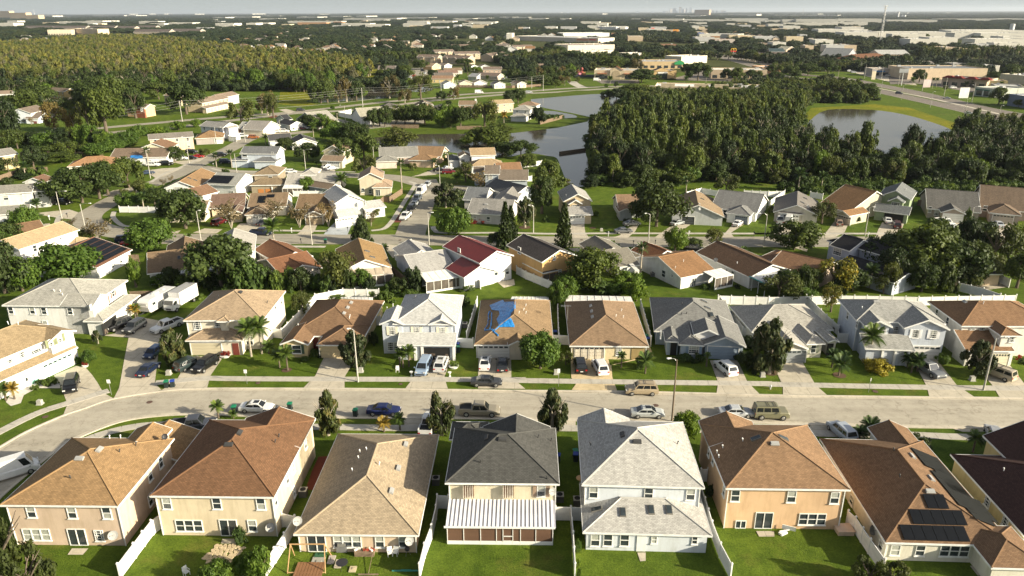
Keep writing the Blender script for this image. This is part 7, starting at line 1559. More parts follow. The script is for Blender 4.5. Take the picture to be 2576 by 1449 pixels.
# ================================================================ trees: (tile, trunk x, trunk y, top y, crown width, kind)
TL = [
(20,1775,770,430,240,'mag'),(21,1010,790,440,290,'mag'),(20,990,560,425,95,'mag'),(22,285,808,470,390,'mango'),(23,10,860,335,380,'mag'),(23,2085,885,540,290,'mag'),(21,730,1480,1060,270,'mag'),(21,1870,1480,1055,260,'mag'),(22,400,1480,1025,290,'mag'),
(20,905,765,620,150,'shrub'),(20,785,765,695,65,'shrub'),(20,510,970,895,110,'bush'),(20,560,965,905,70,'bush'),(20,470,985,930,80,'bush'),(20,400,970,915,70,'bush'),(20,350,1020,980,90,'bush'),
(20,60,1130,985,200,'palm'),(20,150,1120,985,190,'palmyl'),(20,1365,300,190,150,'palmyl'),(20,1385,295,180,120,'palm'),(20,2530,690,360,300,'palm'),(21,60,660,350,300,'palm'),(21,130,660,560,190,'palm'),(21,240,800,650,200,'palm'),(21,320,830,620,220,'palm'),
(21,1450,790,640,160,'palm'),(21,1540,790,610,200,'palm'),(21,1480,800,650,150,'palm'),(22,1100,800,665,130,'palm'),(22,1340,860,690,260,'palm'),(22,1300,800,690,160,'bush'),(22,540,770,650,130,'olive'),(22,1955,790,665,100,'palm'),(23,1010,750,430,330,'palm'),
(23,640,800,650,200,'palmdk'),(23,710,885,720,260,'palmdk'),(23,760,800,670,180,'palmdk'),(23,1070,820,715,320,'gold'),(23,1740,765,665,125,'shrub'),(23,1400,800,680,190,'palmdk'),(23,1500,840,690,200,'palmdk'),(23,1440,850,720,160,'palmdk'),(22,2320,720,620,190,'dbush'),(22,2380,800,650,220,'dbush'),(22,2440,840,700,150,'dbush'),(22,2380,600,490,170,'dbush'),
(22,1750,740,665,190,'bush'),(22,1870,740,665,150,'bush'),(20,2200,1310,1165,180,'palm'),(20,2350,1310,1250,120,'palm'),(21,1290,1449,1330,190,'palmyl'),(21,1450,1430,1290,170,'palm'),(22,1750,1500,1250,270,'shrub'),(23,1020,1480,1350,270,'palmdk'),(33,1500,160,10,270,'dbush'),(33,2060,200,30,230,'palm'),(33,2240,220,40,220,'palm'),(33,920,70,-20,220,'palmdk'),
(32,2000,640,530,110,'dbush'),(32,660,1210,1085,80,'shrub'),(32,665,1360,1270,60,'shrub'),(32,672,1470,1370,55,'shrub'),(30,2420,1110,970,150,'bush'),(31,60,1520,1180,250,'mango'),(33,1000,1560,1290,330,'olive'),(33,1240,1570,1330,330,'olive'),(30,2180,1560,1340,330,'mango'),(30,2480,1450,1270,260,'mango'),(30,60,1750,790,420,'olive'),(30,-80,1700,1000,560,'olive'),(30,330,1800,1180,520,'olive'),
(21,470,280,20,210,'olive'),(21,1310,140,30,190,'bush'),(21,1170,130,60,120,'palm'),(21,60,180,40,150,'bush'),(21,820,110,60,220,'bush'),(21,1530,80,20,180,'bush'),(20,2000,110,60,120,'bush'),(20,2180,60,-10,150,'bush'),(22,460,220,-60,230,'mango'),(22,560,100,-80,230,'mango'),(22,1250,130,-60,260,'mango'),(22,1080,70,-50,280,'mango'),(21,2110,180,60,100,'bush'),(21,1180,560,440,110,'dbush'),(21,640,700,610,60,'dbush'),(21,480,735,700,120,'bush'),(21,570,690,610,70,'bush'),
(23,100,130,-130,420,'olive'),(23,630,240,-30,230,'yel'),(22,2500,210,160,60,'bush'),(23,320,120,0,300,'mango'),(23,2560,640,540,100,'bush'),(23,2560,760,700,90,'bush'),(23,2520,720,670,60,'redb'),
(10,640,1400,1040,640,'mango'),(10,60,1500,980,520,'dark'),(10,230,1480,1150,400,'mango'),(10,1370,1440,1150,140,'mango'),(10,2230,1449,940,640,'oak'),(10,2480,1500,1170,430,'bush'),(10,2000,1300,1120,300,'oak'),(10,1500,1075,770,480,'mango'),(10,1000,995,755,290,'myr'),(10,870,1000,860,160,'olive'),(10,700,850,750,150,'myr'),(10,1900,1010,920,130,'palm'),(10,880,1030,980,90,'palm'),(10,2330,850,560,290,'myr'),(10,1870,850,460,470,'oak'),(10,1300,640,490,230,'mango'),(10,1450,660,510,150,'palmdk'),(10,1560,620,450,300,'oak'),(10,1360,520,360,260,'olive'),(10,1470,500,390,180,'mango'),
(10,1005,550,200,420,'oak'),(10,1090,510,180,330,'oak'),(10,700,600,300,500,'oak'),(10,830,590,240,420,'oak'),(10,1300,440,140,330,'oak'),(10,560,560,440,200,'dark'),(10,380,660,570,130,'palmdk'),(10,340,860,700,280,'palm'),(10,100,850,780,130,'palmdk'),(10,0,760,650,100,'palm'),(10,90,280,130,230,'olive'),(10,340,230,20,230,'dark'),(10,260,330,200,140,'palmdk'),(10,620,190,80,320,'oak'),(10,700,130,-20,300,'oak'),(10,1760,180,25,200,'oak'),(10,1500,215,50,130,'sabal'),(10,2180,230,100,120,'sabal'),(10,2335,240,75,130,'sabal'),(10,940,130,0,260,'mango'),(10,1130,80,-40,260,'mango'),(10,1300,30,-40,200,'olive'),(10,250,350,300,220,'dbush'),(10,60,420,340,140,'dbush'),(10,1650,420,350,70,'myr'),(10,1720,390,320,60,'myr'),(10,2270,300,250,90,'bush'),(10,500,150,20,200,'oak'),(10,2070,130,40,110,'olive'),(10,-40,300,180,160,'dark'),(10,160,1010,870,260,'dark'),
(11,440,840,600,230,'myr'),(11,730,830,570,180,'myr'),(11,180,830,580,260,'myr'),(11,1160,830,690,150,'myr'),(11,1070,1000,720,210,'cedar'),(11,190,1050,790,250,'palm'),(11,150,1060,980,110,'palm'),(11,510,490,335,180,'mango'),(11,870,480,320,190,'palm'),(11,1468,460,170,140,'sabal'),(11,780,500,420,260,'olive'),(11,650,500,450,100,'dbush'),(11,1090,330,120,230,'olive'),(11,880,180,-60,330,'oak'),(11,1090,160,-100,300,'oak'),(11,520,170,-10,260,'dark'),(11,1900,170,80,160,'bush'),(11,1800,240,160,110,'palmdk'),(11,1580,270,190,90,'olive'),(11,2110,380,190,200,'olive'),(11,2020,400,310,150,'palm'),(11,2250,480,270,170,'myr'),(11,1910,640,400,320,'mag'),(11,2000,900,650,330,'shrub'),(11,2510,1060,580,150,'norf'),(12,520,1040,590,170,'norf'),(12,-10,1000,620,140,'norf'),(11,2420,1040,890,180,'dark'),(11,1290,1110,1030,140,'palmdk'),(11,800,1449,1080,410,'olive'),(11,560,1449,1300,200,'bush'),(11,100,1440,1340,260,'bush'),(11,1180,730,640,160,'olive'),(11,2300,790,740,150,'redb'),(11,2180,800,760,90,'redb'),(11,610,230,180,60,'palm'),(11,2420,1460,1340,200,'bush') if False else (11,2120,1460,1400,200,'bush'),(11,1210,660,540,60,'dbush'),(11,2000,130,-120,0,'oak')[:0] or (11,1750,80,-30,0,'oak')[:0] or (11,2330,60,-180,430,'oak'),(11,2480,120,-20,260,'oak'),(11,1400,60,-60,300,'olive'),(11,1190,60,0,200,'oak'),(11,300,60,-60,200,'dark'),(11,110,20,-60,200,'mango') if False else (11,630,40,-20,90,'palm'),
(12,350,560,170,330,'oak'),(12,300,700,330,230,'oak'),(12,150,250,100,200,'oak'),(12,90,140,-30,320,'oak'),(12,1450,830,400,570,'dark'),(12,130,840,545,190,'mag'),(12,345,785,725,75,'bush'),(12,840,720,665,60,'bush'),(12,560,430,355,110,'olive'),(12,820,1440,1065,520,'oak'),(12,560,1480,1310,330,'mango'),(12,1180,1470,1300,330,'mango'),(12,900,1500,1380,330,'bush'),(12,1290,1360,1020,190,'sabal'),(12,1640,1085,845,240,'mango'),(12,1830,1060,950,160,'oak'),(12,2050,1030,855,200,'olive'),(12,1010,1055,985,90,'palm'),(12,1060,1065,1020,80,'palmdk'),(12,2000,1210,1100,130,'bush'),(12,2330,1120,1050,110,'palm'),(12,1750,490,350,150,'sabal'),(12,2150,500,320,230,'olive'),(12,1150,800,750,90,'dbush'),(12,780,440,340,180,'dark'),
(13,260,1065,780,480,'oak'),(13,540,805,580,240,'olive'),(13,60,720,620,140,'olive'),(13,870,790,720,110,'dark'),(13,1650,790,740,110,'bush'),(13,2000,790,640,80,'bush'),(13,1520,1340,830,620,'oak'),(13,1850,1400,1000,560,'oak'),(13,1300,1200,860,320,'oak'),(13,1430,1449,1200,300,'oak'),(13,2240,1250,820,420,'olive'),(13,2470,1200,820,330,'olive'),(13,2500,1449,1100,300,'oak'),(13,640,1480,1150,420,'yel'),(13,270,1500,1250,270,'olive'),(13,1020,1449,1240,210,'palmdk'),(13,140,1300,1200,130,'dark'),(13,740,1280,1160,150,'palmdk'),(13,300,480,270,190,'palmdk'),(13,530,490,300,150,'palmdk'),(13,1760,1300,1000,300,'oak'),(13,2050,1440,1280,200,'dark'),(13,1900,700,650,60,'bush'),
(0,905,1355,1000,260,'olive'),(0,1075,1350,900,380,'oak'),(0,560,1320,1020,260,'rust'),(0,760,1340,1120,200,'rust'),(0,60,1449,1020,330,'dark'),(0,1130,1150,780,330,'oak'),(0,1370,1190,880,200,'oak'),(0,1880,1150,830,330,'oak'),(0,2430,1250,1010,250,'olive'),(0,1800,1310,1220,160,'mango'),(0,1970,1280,1200,110,'mango'),(0,1400,1390,1260,180,'mango'),(0,1560,1360,1270,190,'mango'),(0,1230,1430,1330,190,'mango'),(0,1660,1350,1270,110,'mango'),(0,650,1470,1300,300,'dark'),(0,300,1130,900,330,'oak'),(0,80,1060,960,200,'oak'),(0,720,980,860,220,'oak'),(0,1600,1000,830,240,'oak'),(0,1290,1000,800,330,'oak'),(0,250,1240,1190,70,'myr'),(0,320,1255,1180,70,'myr'),(0,900,1020,820,330,'oak'),(0,1000,1010,770,260,'oak'),(0,440,1040,870,260,'oak'),(0,2400,900,780,300,'oak'),
(1,120,1160,920,170,'rust'),(1,180,1190,930,160,'olive'),(1,60,1140,960,130,'rust'),(1,655,1040,810,260,'oak'),(1,720,1035,790,150,'oak'),(1,830,1030,850,100,'rust'),(1,912,1025,770,110,'rust'),(1,1012,1018,820,180,'oak'),(1,965,1012,870,60,'oak'),(1,1345,990,760,200,'rust'),(1,1660,1000,740,240,'olive'),(1,1500,1040,900,150,'rust'),(1,1870,1020,915,110,'oak'),(1,1990,1005,870,140,'rust'),(1,770,1100,1065,45,'shrub'),(1,1010,1100,1075,60,'shrub'),(1,595,1240,1140,70,'sabal'),(1,820,1230,1135,70,'sabal'),(1,1010,1170,1105,100,'palmdk'),(1,650,1280,1160,110,'palm'),(1,740,1300,1190,160,'rust'),(1,830,1270,1240,50,'redb'),(1,770,1420,1250,250,'mango'),(1,980,1449,1240,280,'oak'),(1,1460,1500,1300,430,'olive'),(1,1180,1280,1110,160,'oak'),(1,1245,1270,1090,180,'oak'),(1,1300,1275,1100,150,'oak'),(1,1410,1240,1100,120,'oak'),(1,1600,1250,1060,230,'oak'),(1,1700,1255,1060,250,'oak'),(1,1880,1280,1100,180,'mango'),(1,2060,1290,1080,200,'oak'),(1,2300,1290,1010,270,'olive'),(1,1500,1250,1080,150,'oak'),(1,1960,1290,1180,120,'oak'),(1,2495,1270,1140,110,'palmyl'),(1,2540,1070,910,120,'dark'),(1,1940,1070,1010,70,'dark'),(1,580,1380,1250,120,'palm'),(1,100,1460,1360,110,'sabal'),(1,290,1290,1240,150,'palm'),(1,360,1310,1270,120,'bush'),(1,2460,1340,1240,260,'oak'),(1,2350,1440,1340,400,'oak'),(1,2130,1449,1380,150,'mango'),(1,1110,760,690,60,'sabal'),(1,1350,700,650,110,'mango'),(1,1490,800,660,190,'oak'),(1,1300,790,700,220,'oak'),(1,1770,770,700,80,'dark'),(1,2030,820,760,80,'palm'),(1,2330,820,770,70,'palm'),(1,2130,760,620,70,'oak'),(1,2210,720,670,130,'mango'),(1,2100,660,590,180,'oak'),(1,1660,700,600,170,'oak'),(1,550,680,560,300,'oak'),(1,2000,1120,960,0,'oak')[:0] or (1,1230,840,760,150,'dark'),
(2,60,1040,890,170,'oak'),(2,270,1245,1080,180,'dark'),(2,400,1210,1150,150,'bush'),(2,470,1190,1150,110,'bush'),(2,820,1210,1150,120,'bush'),(2,590,760,640,110,'mango'),(2,440,880,800,110,'oak'),(2,530,860,760,140,'rust'),(2,400,850,740,160,'oak'),(2,300,860,760,190,'oak'),(2,150,830,720,190,'oak'),(2,1300,830,700,330,'oak'),(2,950,880,845,40,'shrub'),(2,1045,880,820,55,'oak'),(2,985,880,780,90,'palm'),(2,1750,830,780,80,'palm'),(2,1870,810,630,260,'oak'),(2,1740,740,640,90,'oak'),(2,2150,800,690,110,'oak'),(2,2255,810,680,150,'oak'),(2,2400,800,700,110,'oak'),(2,2480,800,710,70,'oak'),(2,2235,860,780,60,'palm'),(2,2285,860,780,60,'palm'),(2,1950,840,750,70,'palm'),(2,660,830,770,60,'olive'),(2,1260,700,590,140,'rust'),(2,980,700,560,330,'oak'),(2,1100,690,580,260,'oak'),(2,430,560,460,230,'oak'),(2,600,620,510,200,'oak'),(2,1590,800,790,120,'dbush'),(2,460,850,810,0,'oak')[:0] or (2,710,640,560,200,'oak'),
(3,1000,1010,840,200,'oak'),(3,720,1000,790,250,'olive'),(3,850,1020,850,200,'oak'),(3,610,770,690,60,'palm'),(3,705,770,680,60,'palm'),(3,1650,890,790,60,'palm'),(3,1690,880,790,60,'palm'),(3,1450,850,790,90,'palm'),(3,1520,830,700,130,'oak'),(3,1790,910,860,60,'olive'),(3,1990,880,830,80,'palm'),(3,2050,880,820,70,'palm'),(3,2240,880,830,90,'palm'),(3,2340,890,830,70,'palm'),(3,2320,1050,880,180,'oak'),(3,1740,790,740,60,'palm'),(3,2050,740,640,240,'oak'),(3,1390,690,560,150,'oak'),(3,2280,800,720,130,'oak'),(3,1150,660,610,110,'oak'),(3,400,760,640,240,'oak'),(3,240,790,660,200,'oak'),(3,80,800,720,160,'oak'),(3,760,690,600,200,'oak'),(3,600,740,610,190,'oak'),(3,2520,1080,1000,100,'oak'),(3,2450,820,650,220,'oak'),(3,1330,360,330,60,'oak'),(3,1430,360,310,90,'oak'),(3,1590,390,340,60,'oak'),(3,1740,380,335,90,'oak'),(3,1000,560,510,60,'oak'),
(2,1050,1000,890,200,'dark'),(2,1150,1050,965,200,'bush'),(2,1190,980,850,260,'oak'),(2,1300,960,840,240,'olive'),(2,960,960,900,150,'bush'),
(12,1405,110,-260,150,'tcyp'),(12,1510,130,-200,130,'tcyp'),(12,1595,150,-170,130,'tcyp'),(12,2230,290,-60,180,'tcyp'),(12,2385,280,-20,150,'tcyp'),(12,2530,250,-60,150,'tcyp'),(12,1290,100,-200,140,'tcyp'),(12,1840,90,-230,150,'tcyp'),(13,370,300,-90,210,'tcyp'),(2,930,1210,1045,110,'tcyp'),(2,1030,1245,1085,140,'tcyp'),(13,1420,200,-190,200,'dark'),(13,1610,200,-30,150,'dark'),(13,850,200,-120,150,'cyp'),(13,960,190,-230,180,'cyp'),(13,620,190,-150,200,'cyp'),
]
for a in TL: T(*a)
SCAT = []
def strip(t, pts, n, kinds, r0, r1, h0, h1):
 P = [at(t,x,y) for x, y in pts]
 for k in range(n):
  f = (k+R.uniform(.1,.9))/n*(len(P)-1); i = min(int(f), len(P)-2); q = P[i].lerp(P[i+1], f-i)+Vector((R.uniform(-1,1),R.uniform(-1.2,1.2),0)); r = R.uniform(r0,r1)
  if t < 10 and k % 4: SCAT.append((q, r, R.uniform(h0,h1), {'oak':0,'dark':1,'olive':2,'mango':3,'rust':4}[R.choice(kinds)])); continue
  tree(q, R.uniform(h0,h1), r, R.choice(kinds))
strip(21,[(0,40),(700,30),(1600,20)],16,('bush','dark','mango','dbush'),1.2,2.4,2,5); strip(10,[(1480,1440),(2576,1440)],8,('bush','dbush','mango'),1.2,2.4,1.5,4); strip(12,[(1700,1440),(2576,1440)],4,('bush','dbush'),.6,1.1,.8,1.5); strip(11,[(280,1430),(900,1449)],5,('bush','dbush'),1,1.8,1.2,2.5)
strip(23,[(0,60),(1800,40)],9,('oak','olive','dbush'),1.5,3,3,7); strip(13,[(1100,1400),(2300,1400)],9,('oak','dark','olive'),2.5,4.5,5,9); strip(13,[(1000,1280),(2200,1150)],6,('oak','dark'),3,5,7,10)
strip(10,[(0,1300),(0,1100),(250,900)],7,('dark','mango','oak'),2,4,4,8); strip(10,[(0,60),(800,20),(1300,40)],12,('oak','mango','dark'),3,5,6,10); strip(10,[(150,330),(500,300)],5,('dbush','bush'),1.5,2.5,2,3)
strip(0,[(0,1000),(900,960),(1900,900),(2576,900)],34,('oak','oak','dark','mango'),4.5,7,10,15); strip(0,[(0,900),(1200,880),(2576,860)],34,('oak','dark','olive'),5,7,11,16); strip(0,[(350,1150),(900,1120),(1300,1120)],10,('oak','olive','dark'),4,6,8,12)
strip(1,[(0,900),(350,890),(480,880)],9,('oak','dark','mango'),5,7,11,15); strip(1,[(1300,1210),(1800,1200),(2350,1180)],12,('oak','mango','dark'),2.5,4.5,6,9); strip(1,[(500,1290),(800,1330),(1100,1400)],8,('oak','mango','palm') if False else ('oak','mango','dark'),2.5,4.5,5,8); strip(1,[(1150,630),(1700,610)],18,('oak','dark'),5,7,10,14); strip(1,[(560,700),(1000,760),(1080,830)],14,('oak','olive','dark','mango'),4,6,10,14)
strip(2,[(0,820),(600,790)],14,('oak','rust','dark'),4,6,7,11); strip(2,[(600,640),(1300,640)],14,('oak','dark'),5,7,10,13); strip(2,[(1350,600),(2300,600),(2576,640)],24,('oak','olive','dark'),5,7,8,12); strip(2,[(0,640),(550,600)],16,('oak','olive'),5,7,9,13); strip(3,[(0,740),(500,720),(900,700)],16,('oak','olive'),4,6,7,11); strip(3,[(550,640),(900,620)],8,('oak',),4,6,7,10)
strip(3,[(1500,620),(2000,610),(2576,600)],26,('oak','dark','olive'),5,7,13,17)
# ---------------------------------------------------------------- woods
def inpoly(x, y, ring):
 c = False; n = len(ring)
 for i in range(n):
  x1, y1 = ring[i]; x2, y2 = ring[(i+1)%n]
  if (y1 > y) != (y2 > y) and x < (x2-x1)*(y-y1)/(y2-y1)+x1: c = not c
 return c
def gpoly(pts): return [(at(99,u,v).x, at(99,u,v).y) for u, v in pts]
def sample(ring, spacing, jit=.45):
 xs = [p[0] for p in ring]; ys = [p[1] for p in ring]; out = []; y = min(ys); k = 0
 while y < max(ys):
  x = min(xs)+(spacing/2 if k % 2 else 0)
  while x < max(xs):
   px, py = x+R.uniform(-jit, jit)*spacing, y+R.uniform(-jit, jit)*spacing
   if inpoly(px, py, ring): out.append(Vector((px, py, 0)))
   x += spacing
  y += spacing*.87; k += 1
 return out
def gn_scatter(name, pts, protos, label=None):
 """pts: (pos, radius, height, idx); protos: list of mesh objects"""
 col = cached('protocol', lambda: {})
 me = bpy.data.meshes.new(name); me.from_pydata([tuple(p[0]) for p in pts], [], [])
 a = me.attributes.new('isc', 'FLOAT_VECTOR', 'POINT'); a.data.foreach_set('vector', [q for p in pts for q in (p[1], p[1], p[2])])
 a = me.attributes.new('irot', 'FLOAT', 'POINT'); a.data.foreach_set('value', [R.uniform(0, 6.28) for _ in pts])
 a = me.attributes.new('iidx', 'INT', 'POINT'); a.data.foreach_set('value', [p[3] for p in pts])
 o = newobj(name, me); struct(o, 'stuff')
 cl = bpy.data.collections.new(name+'_kinds')
 for i, d in enumerate(protos): q = bpy.data.objects.new('k%02d' % i, d); cl.objects.link(q)
 g = bpy.data.node_groups.new(name, 'GeometryNodeTree'); g.interface.new_socket('Geometry', in_out='INPUT', socket_type='NodeSocketGeometry'); g.interface.new_socket('Geometry', in_out='OUTPUT', socket_type='NodeSocketGeometry')
 N = g.nodes.new; gi = N('NodeGroupInput'); go = N('NodeGroupOutput'); ip = N('GeometryNodeInstanceOnPoints'); ci = N('GeometryNodeCollectionInfo')
 ci.inputs['Collection'].default_value = cl; ci.inputs['Separate Children'].default_value = True; ci.inputs['Reset Children'].default_value = True
 def at_(nm, ty): x = N('GeometryNodeInputNamedAttribute'); x.data_type = ty; x.inputs['Name'].default_value = nm; return x.outputs['Attribute']
 L = g.links.new; L(gi.outputs[0], ip.inputs['Points']); L(ci.outputs[0], ip.inputs['Instance']); ip.inputs['Pick Instance'].default_value = True
 L(at_('iidx', 'INT'), ip.inputs['Instance Index']); L(at_('isc', 'FLOAT_VECTOR'), ip.inputs['Scale'])
 cx = N('ShaderNodeCombineXYZ'); L(at_('irot', 'FLOAT'), cx.inputs['Z']); L(cx.outputs[0], ip.inputs['Rotation']); L(ip.outputs[0], go.inputs[0])
 md = o.modifiers.new('scatter', 'NODES'); md.node_group = g; return o
def whole(shape, lf, i, dens=1.0, trunk=PBARK, cb=.25, low=False):
 def f():
  b = crownmesh(shape, i*31+len(shape)+(500 if low else 0), dens)
  b.v = [(x, y, z*(1-cb)+cb) for x, y, z in b.v]; n = len(b.f)
  tb = trunkmesh(shape, i*17+5); k = len(b.v); sxy = .22 if shape == 'cypress' else .4
  b.v += [(x/sxy*1.0 if shape == 'cypress' else x/sxy, y/sxy, z) for x, y, z in tb.v]; b.f += [tuple(q+k for q in fc) for fc in tb.f]; b.m += [1]*len(tb.f)
  return b.mesh(shape+'_whole', [LEAF[lf], trunk])
 return cached(('whole', shape, lf, i, dens), f)
LEAF['cypress_y'] = leaf('yellow_cypress_leaves', (.125,.135,.032), (.215,.21,.055)); LEAF['grey'] = leaf('mossy_grey_leaves', (.12,.115,.06), (.17,.165,.09))
right_wood = gpoly([(1505,320),(1555,298),(1595,275),(1615,240),(1700,245),(1820,255),(1930,235),(2020,215),(2040,250),(2020,280),(2000,330),(2050,372),(2150,395),(2200,412),(2300,412),(2370,385),(2400,345),(2500,330),(2700,330),(2800,480),(2330,475),(2100,468),(1900,462),(1750,455),(1700,470),(1492,470),(1497,420),(1490,370)])
north_belt = gpoly([(1700,250),(1840,258),(1932,262),(2012,258),(2190,262),(2205,240),(2150,222),(2000,222),(1850,222)])
pts = sample(right_wood, 5.4)+sample(north_belt, 6.5); pts.sort(key=lambda p: p.y)
nn = Vector((0,0,0))
wood_ind = []; stuffp = []
for i, p in enumerate(pts):
 front = p.y < 262
 kd = R.choice(('cyp','cyp','dark','olive','oak','cyp') if front else ('cyp','cyp','cyp','cyp','olive','dark'))
 if p.y < 240: kd = R.choice(('dark','bush','oak','olive','cyp','mango')); h = R.uniform(4, 10)
 elif p.x > 90 and p.y < 330: kd = R.choice(('dark','dark','cyp','oak')); h = R.uniform(3, 6.5) if (p.y < 330 and R.random() < .78) else R.uniform(8, 12)
 else: h = (6.5+8.5*R.random()**1.5)*(1 if kd == 'cyp' else .85)
 if p.y > 400: h = min(h, R.uniform(5.5, 8.5))
 r = {'cyp': R.uniform(2.3,3.7), 'bush': R.uniform(2.5,4)}.get(kd, R.uniform(3,4.6))
 if kd == 'bush': h = R.uniform(2,4)
 wood_ind.append((p, h, r, kd))
GW = 'trees of the dense wood right of the lake'
for p, h, r, kd in wood_ind[:110]:
 o = tree(p, h, r, kd, KIND[kd][4]+' in the dense wood right of the lake', GW)
protos = [whole('cypress','cypress',i) for i in range(4)]+[whole('loose','olive',0,.7),whole('oak','dark',0,.7)]
imap = {'cyp': (0,1,2,3), 'olive': (4,), 'dark': (5,), 'oak': (5,), 'bush': (5,), 'mango': (4,)}
gn_scatter('dense_wood', [(p, r, h, R.choice(imap[kd])) for p, h, r, kd in wood_ind[110:]], protos)
us = [(p+Vector((R.uniform(-2,2),R.uniform(-2,2),0)), R.uniform(2.5,4), R.uniform(2,5.5), R.randrange(3)) for p, h, r, kd in wood_ind]
gn_scatter('undergrowth', us, [crown_data('scrub','scrub',i,1.0) for i in range(2)]+[crown_data('scrub','dark',0,1.0)])
vine = gpoly([(2230,485),(2330,470),(2576,462),(2700,470),(2720,510),(2576,500),(2420,500),(2300,492)]); vine2 = gpoly([(1960,480),(2060,468),(2240,468),(2260,492),(2180,490),(2060,488)])
gn_scatter('vine_thicket', [(p, R.uniform(2,3.4), R.uniform(1.5,4), R.randrange(3)) for p in sample(vine, 2.6)+sample(vine2, 2.8)], [crown_data('scrub','scrub',i,1.0) for i in range(3)])
left_wood = gpoly([(-150,230),(0,215),(150,215),(300,208),(480,205),(620,200),(700,232),(760,235),(900,215),(935,190),(900,170),(800,150),(640,140),(400,105),(250,100),(100,115),(0,125),(-200,125)])
pl = sample(left_wood, 7.0); pl.sort(key=lambda p: p.y)
lw = []
for p in pl:
 back = p.y > 430; kd = R.choice(('y','y','y','g','c') if back else ('c','o','d','o','m','y'))
 lw.append((p, R.uniform(2.6,4.8) if kd in 'ygc' else R.uniform(4.5,6.5), 8+7*R.random()**1.5, {'y': R.choice((0,1)), 'g': 2, 'c': 3, 'o': 4, 'd': 5, 'm': 6}[kd]))
for q in lw[:60]: tree(q[0], q[2]*.9, max(q[1],4.5), R.choice(('oak','dark','olive','mango')), None)
gn_scatter('cypress_swamp', lw[60:], [whole('cypress','cypress_y',0),whole('cypress','cypress_y',1),whole('cypress','grey',2),whole('cypress','cypress',3),whole('oak','oak',1,.7),whole('oak','dark',0,.7),whole('round','bright',0,.6)])
gn_scatter('scattered_trees', SCAT, [whole('oak','oak',0,.7),whole('oak','dark',0,.7),whole('loose','olive',0,.7),whole('round','bright',0,.6),whole('loose','rust',1,.7)])
# ================================================================ shops, warehouses and the far plain
CL = []     # cleared rectangles in the plan: (x0,x1,y0,y1)
def mass(label, t, A, B, h, d, roof, wall, name='shop_building', cat='building', group=None, t2=None, top=None, wins=False, kind='flat', rt=0):
 """flat roofed building: A,B are the near ground corners"""
 P, Q = at(t,*A), at(t,*B)
 dv = Q-P; L = dv.length; rz = math.atan2(dv.y, dv.x); o = empty(name, P, rz, label, cat, group)
 b = MB(); b.box((L/2,d/2,h/2), (L,d,h)); b.obj('wall', wall if not isinstance(wall, tuple) else stucco(wall), o)
 b = MB(); b.box((L/2,d/2,h+.03), (L-.8,d-.8,.06)); b.obj('roof', roof if not isinstance(roof, tuple) else plain('flat_roof_%d%d%d' % tuple(int(c*100) for c in roof), roof, .8, 0, .2, .2, .05), o)
 b = MB()
 for c, s_ in (((L/2,.2,h+.3),(L,.4,.7)),((L/2,d-.2,h+.3),(L,.4,.7)),((.2,d/2,h+.3),(.4,d-.8,.7)),((L-.2,d/2,h+.3),(.4,d-.8,.7))): b.box(c, s_)
 b.obj('parapet', wall if not isinstance(wall, tuple) else stucco(wall), o)
 rr = random.Random(int(L*10))
 for k in range(min(5, max(1, int(L*d/260)))): cube('roof_unit', plain('roof_unit', (.4,.4,.39)), o, (rr.uniform(3,max(3.1,L-3)), rr.uniform(3,max(3.1,d-3)), h+.7), (rr.uniform(1.2,3),rr.uniform(1.2,2.4),1.2))
 if wins:
  n = int(L/6)
  for k in range(n): cube('window', GLASSD, o, ((k+.5)*L/n,-.04,1.7), (L/n*.6,.08,2.4))
 cx_, cy__ = (P+Q)/2, None
 CL.append((P.x-8, Q.x+8, min(P.y,Q.y)-10-max(0,P.y-450)*.11, max(P.y,Q.y)+d+6)); return o, L
WR = (.62,.60,.55); WW = (.62,.60,.54); CRM = (.62,.52,.36); TANW = (.52,.42,.30)
SH = (.24,.23,.22)
o, L = mass('cream shop with red tiled central arch and porches',2,(825,795),(1270,800),6.5,26,(.45,.43,.40),CRM,wins=True)
REDT = shingle((.36,.10,.05)); b = MB()
for s_ in (-1,1): b.face([(L/2,-1.5,10.5),(L/2,6,10.5),(L/2+s_*5.5,6,7.2),(L/2+s_*5.5,-1.5,7.2)])
b.obj('gable_roof', REDT, o); b = MB(); b.face([(L/2-5,-1,0),(L/2-5,-1,7.3),(L/2,-1,10.2),(L/2+5,-1,7.3),(L/2+5,-1,0)]); b.obj('gable_wall', stucco(CRM), o)
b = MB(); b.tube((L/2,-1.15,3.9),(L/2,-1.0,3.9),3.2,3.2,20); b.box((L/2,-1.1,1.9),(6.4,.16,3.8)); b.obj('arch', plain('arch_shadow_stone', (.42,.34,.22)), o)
for x in (-.32,.28): cube('porch_roof', plain('terracotta', (.40,.13,.06)), o, (L/2+L*x,-1.2,4.6), (7.5,2.6,.35)); cube('doorway', GLASSD, o, (L/2+L*x,-.1,1.8), (4.2,.2,3.4))
o, L = mass('peach bank like shop with dark hip roof front',2,(1400,795),(1650,795),6.0,24,SH,(.62,.44,.22)); cube('doorway', GLASSD, o, (L*.42,-.1,2.2), (9,.2,3.8)); cube('sign_band', WHITE, o, (L*.45,-.15,5.0), (8,.2,1.3));
b = MB()
for s_ in (-1,1): b.face([(L*.42,-.5,9.0),(L*.42,10,9.0),(L*.42+s_*8,10,6.2),(L*.42+s_*8,-.5,6.2)])
b.obj('gable_roof', shingle((.12,.12,.13)), o); b = MB(); b.face([(L*.42-7.6,-.3,6.1),(L*.42+7.6,-.3,6.1),(L*.42,-.3,8.8)]); b.obj('gable_wall', stucco((.62,.44,.22)), o)
o, L = mass('long store with grey roof and bright green gabled entrance',2,(1310,690),(1720,690),6.0,34,(.30,.30,.30),(.58,.44,.26),wins=True)
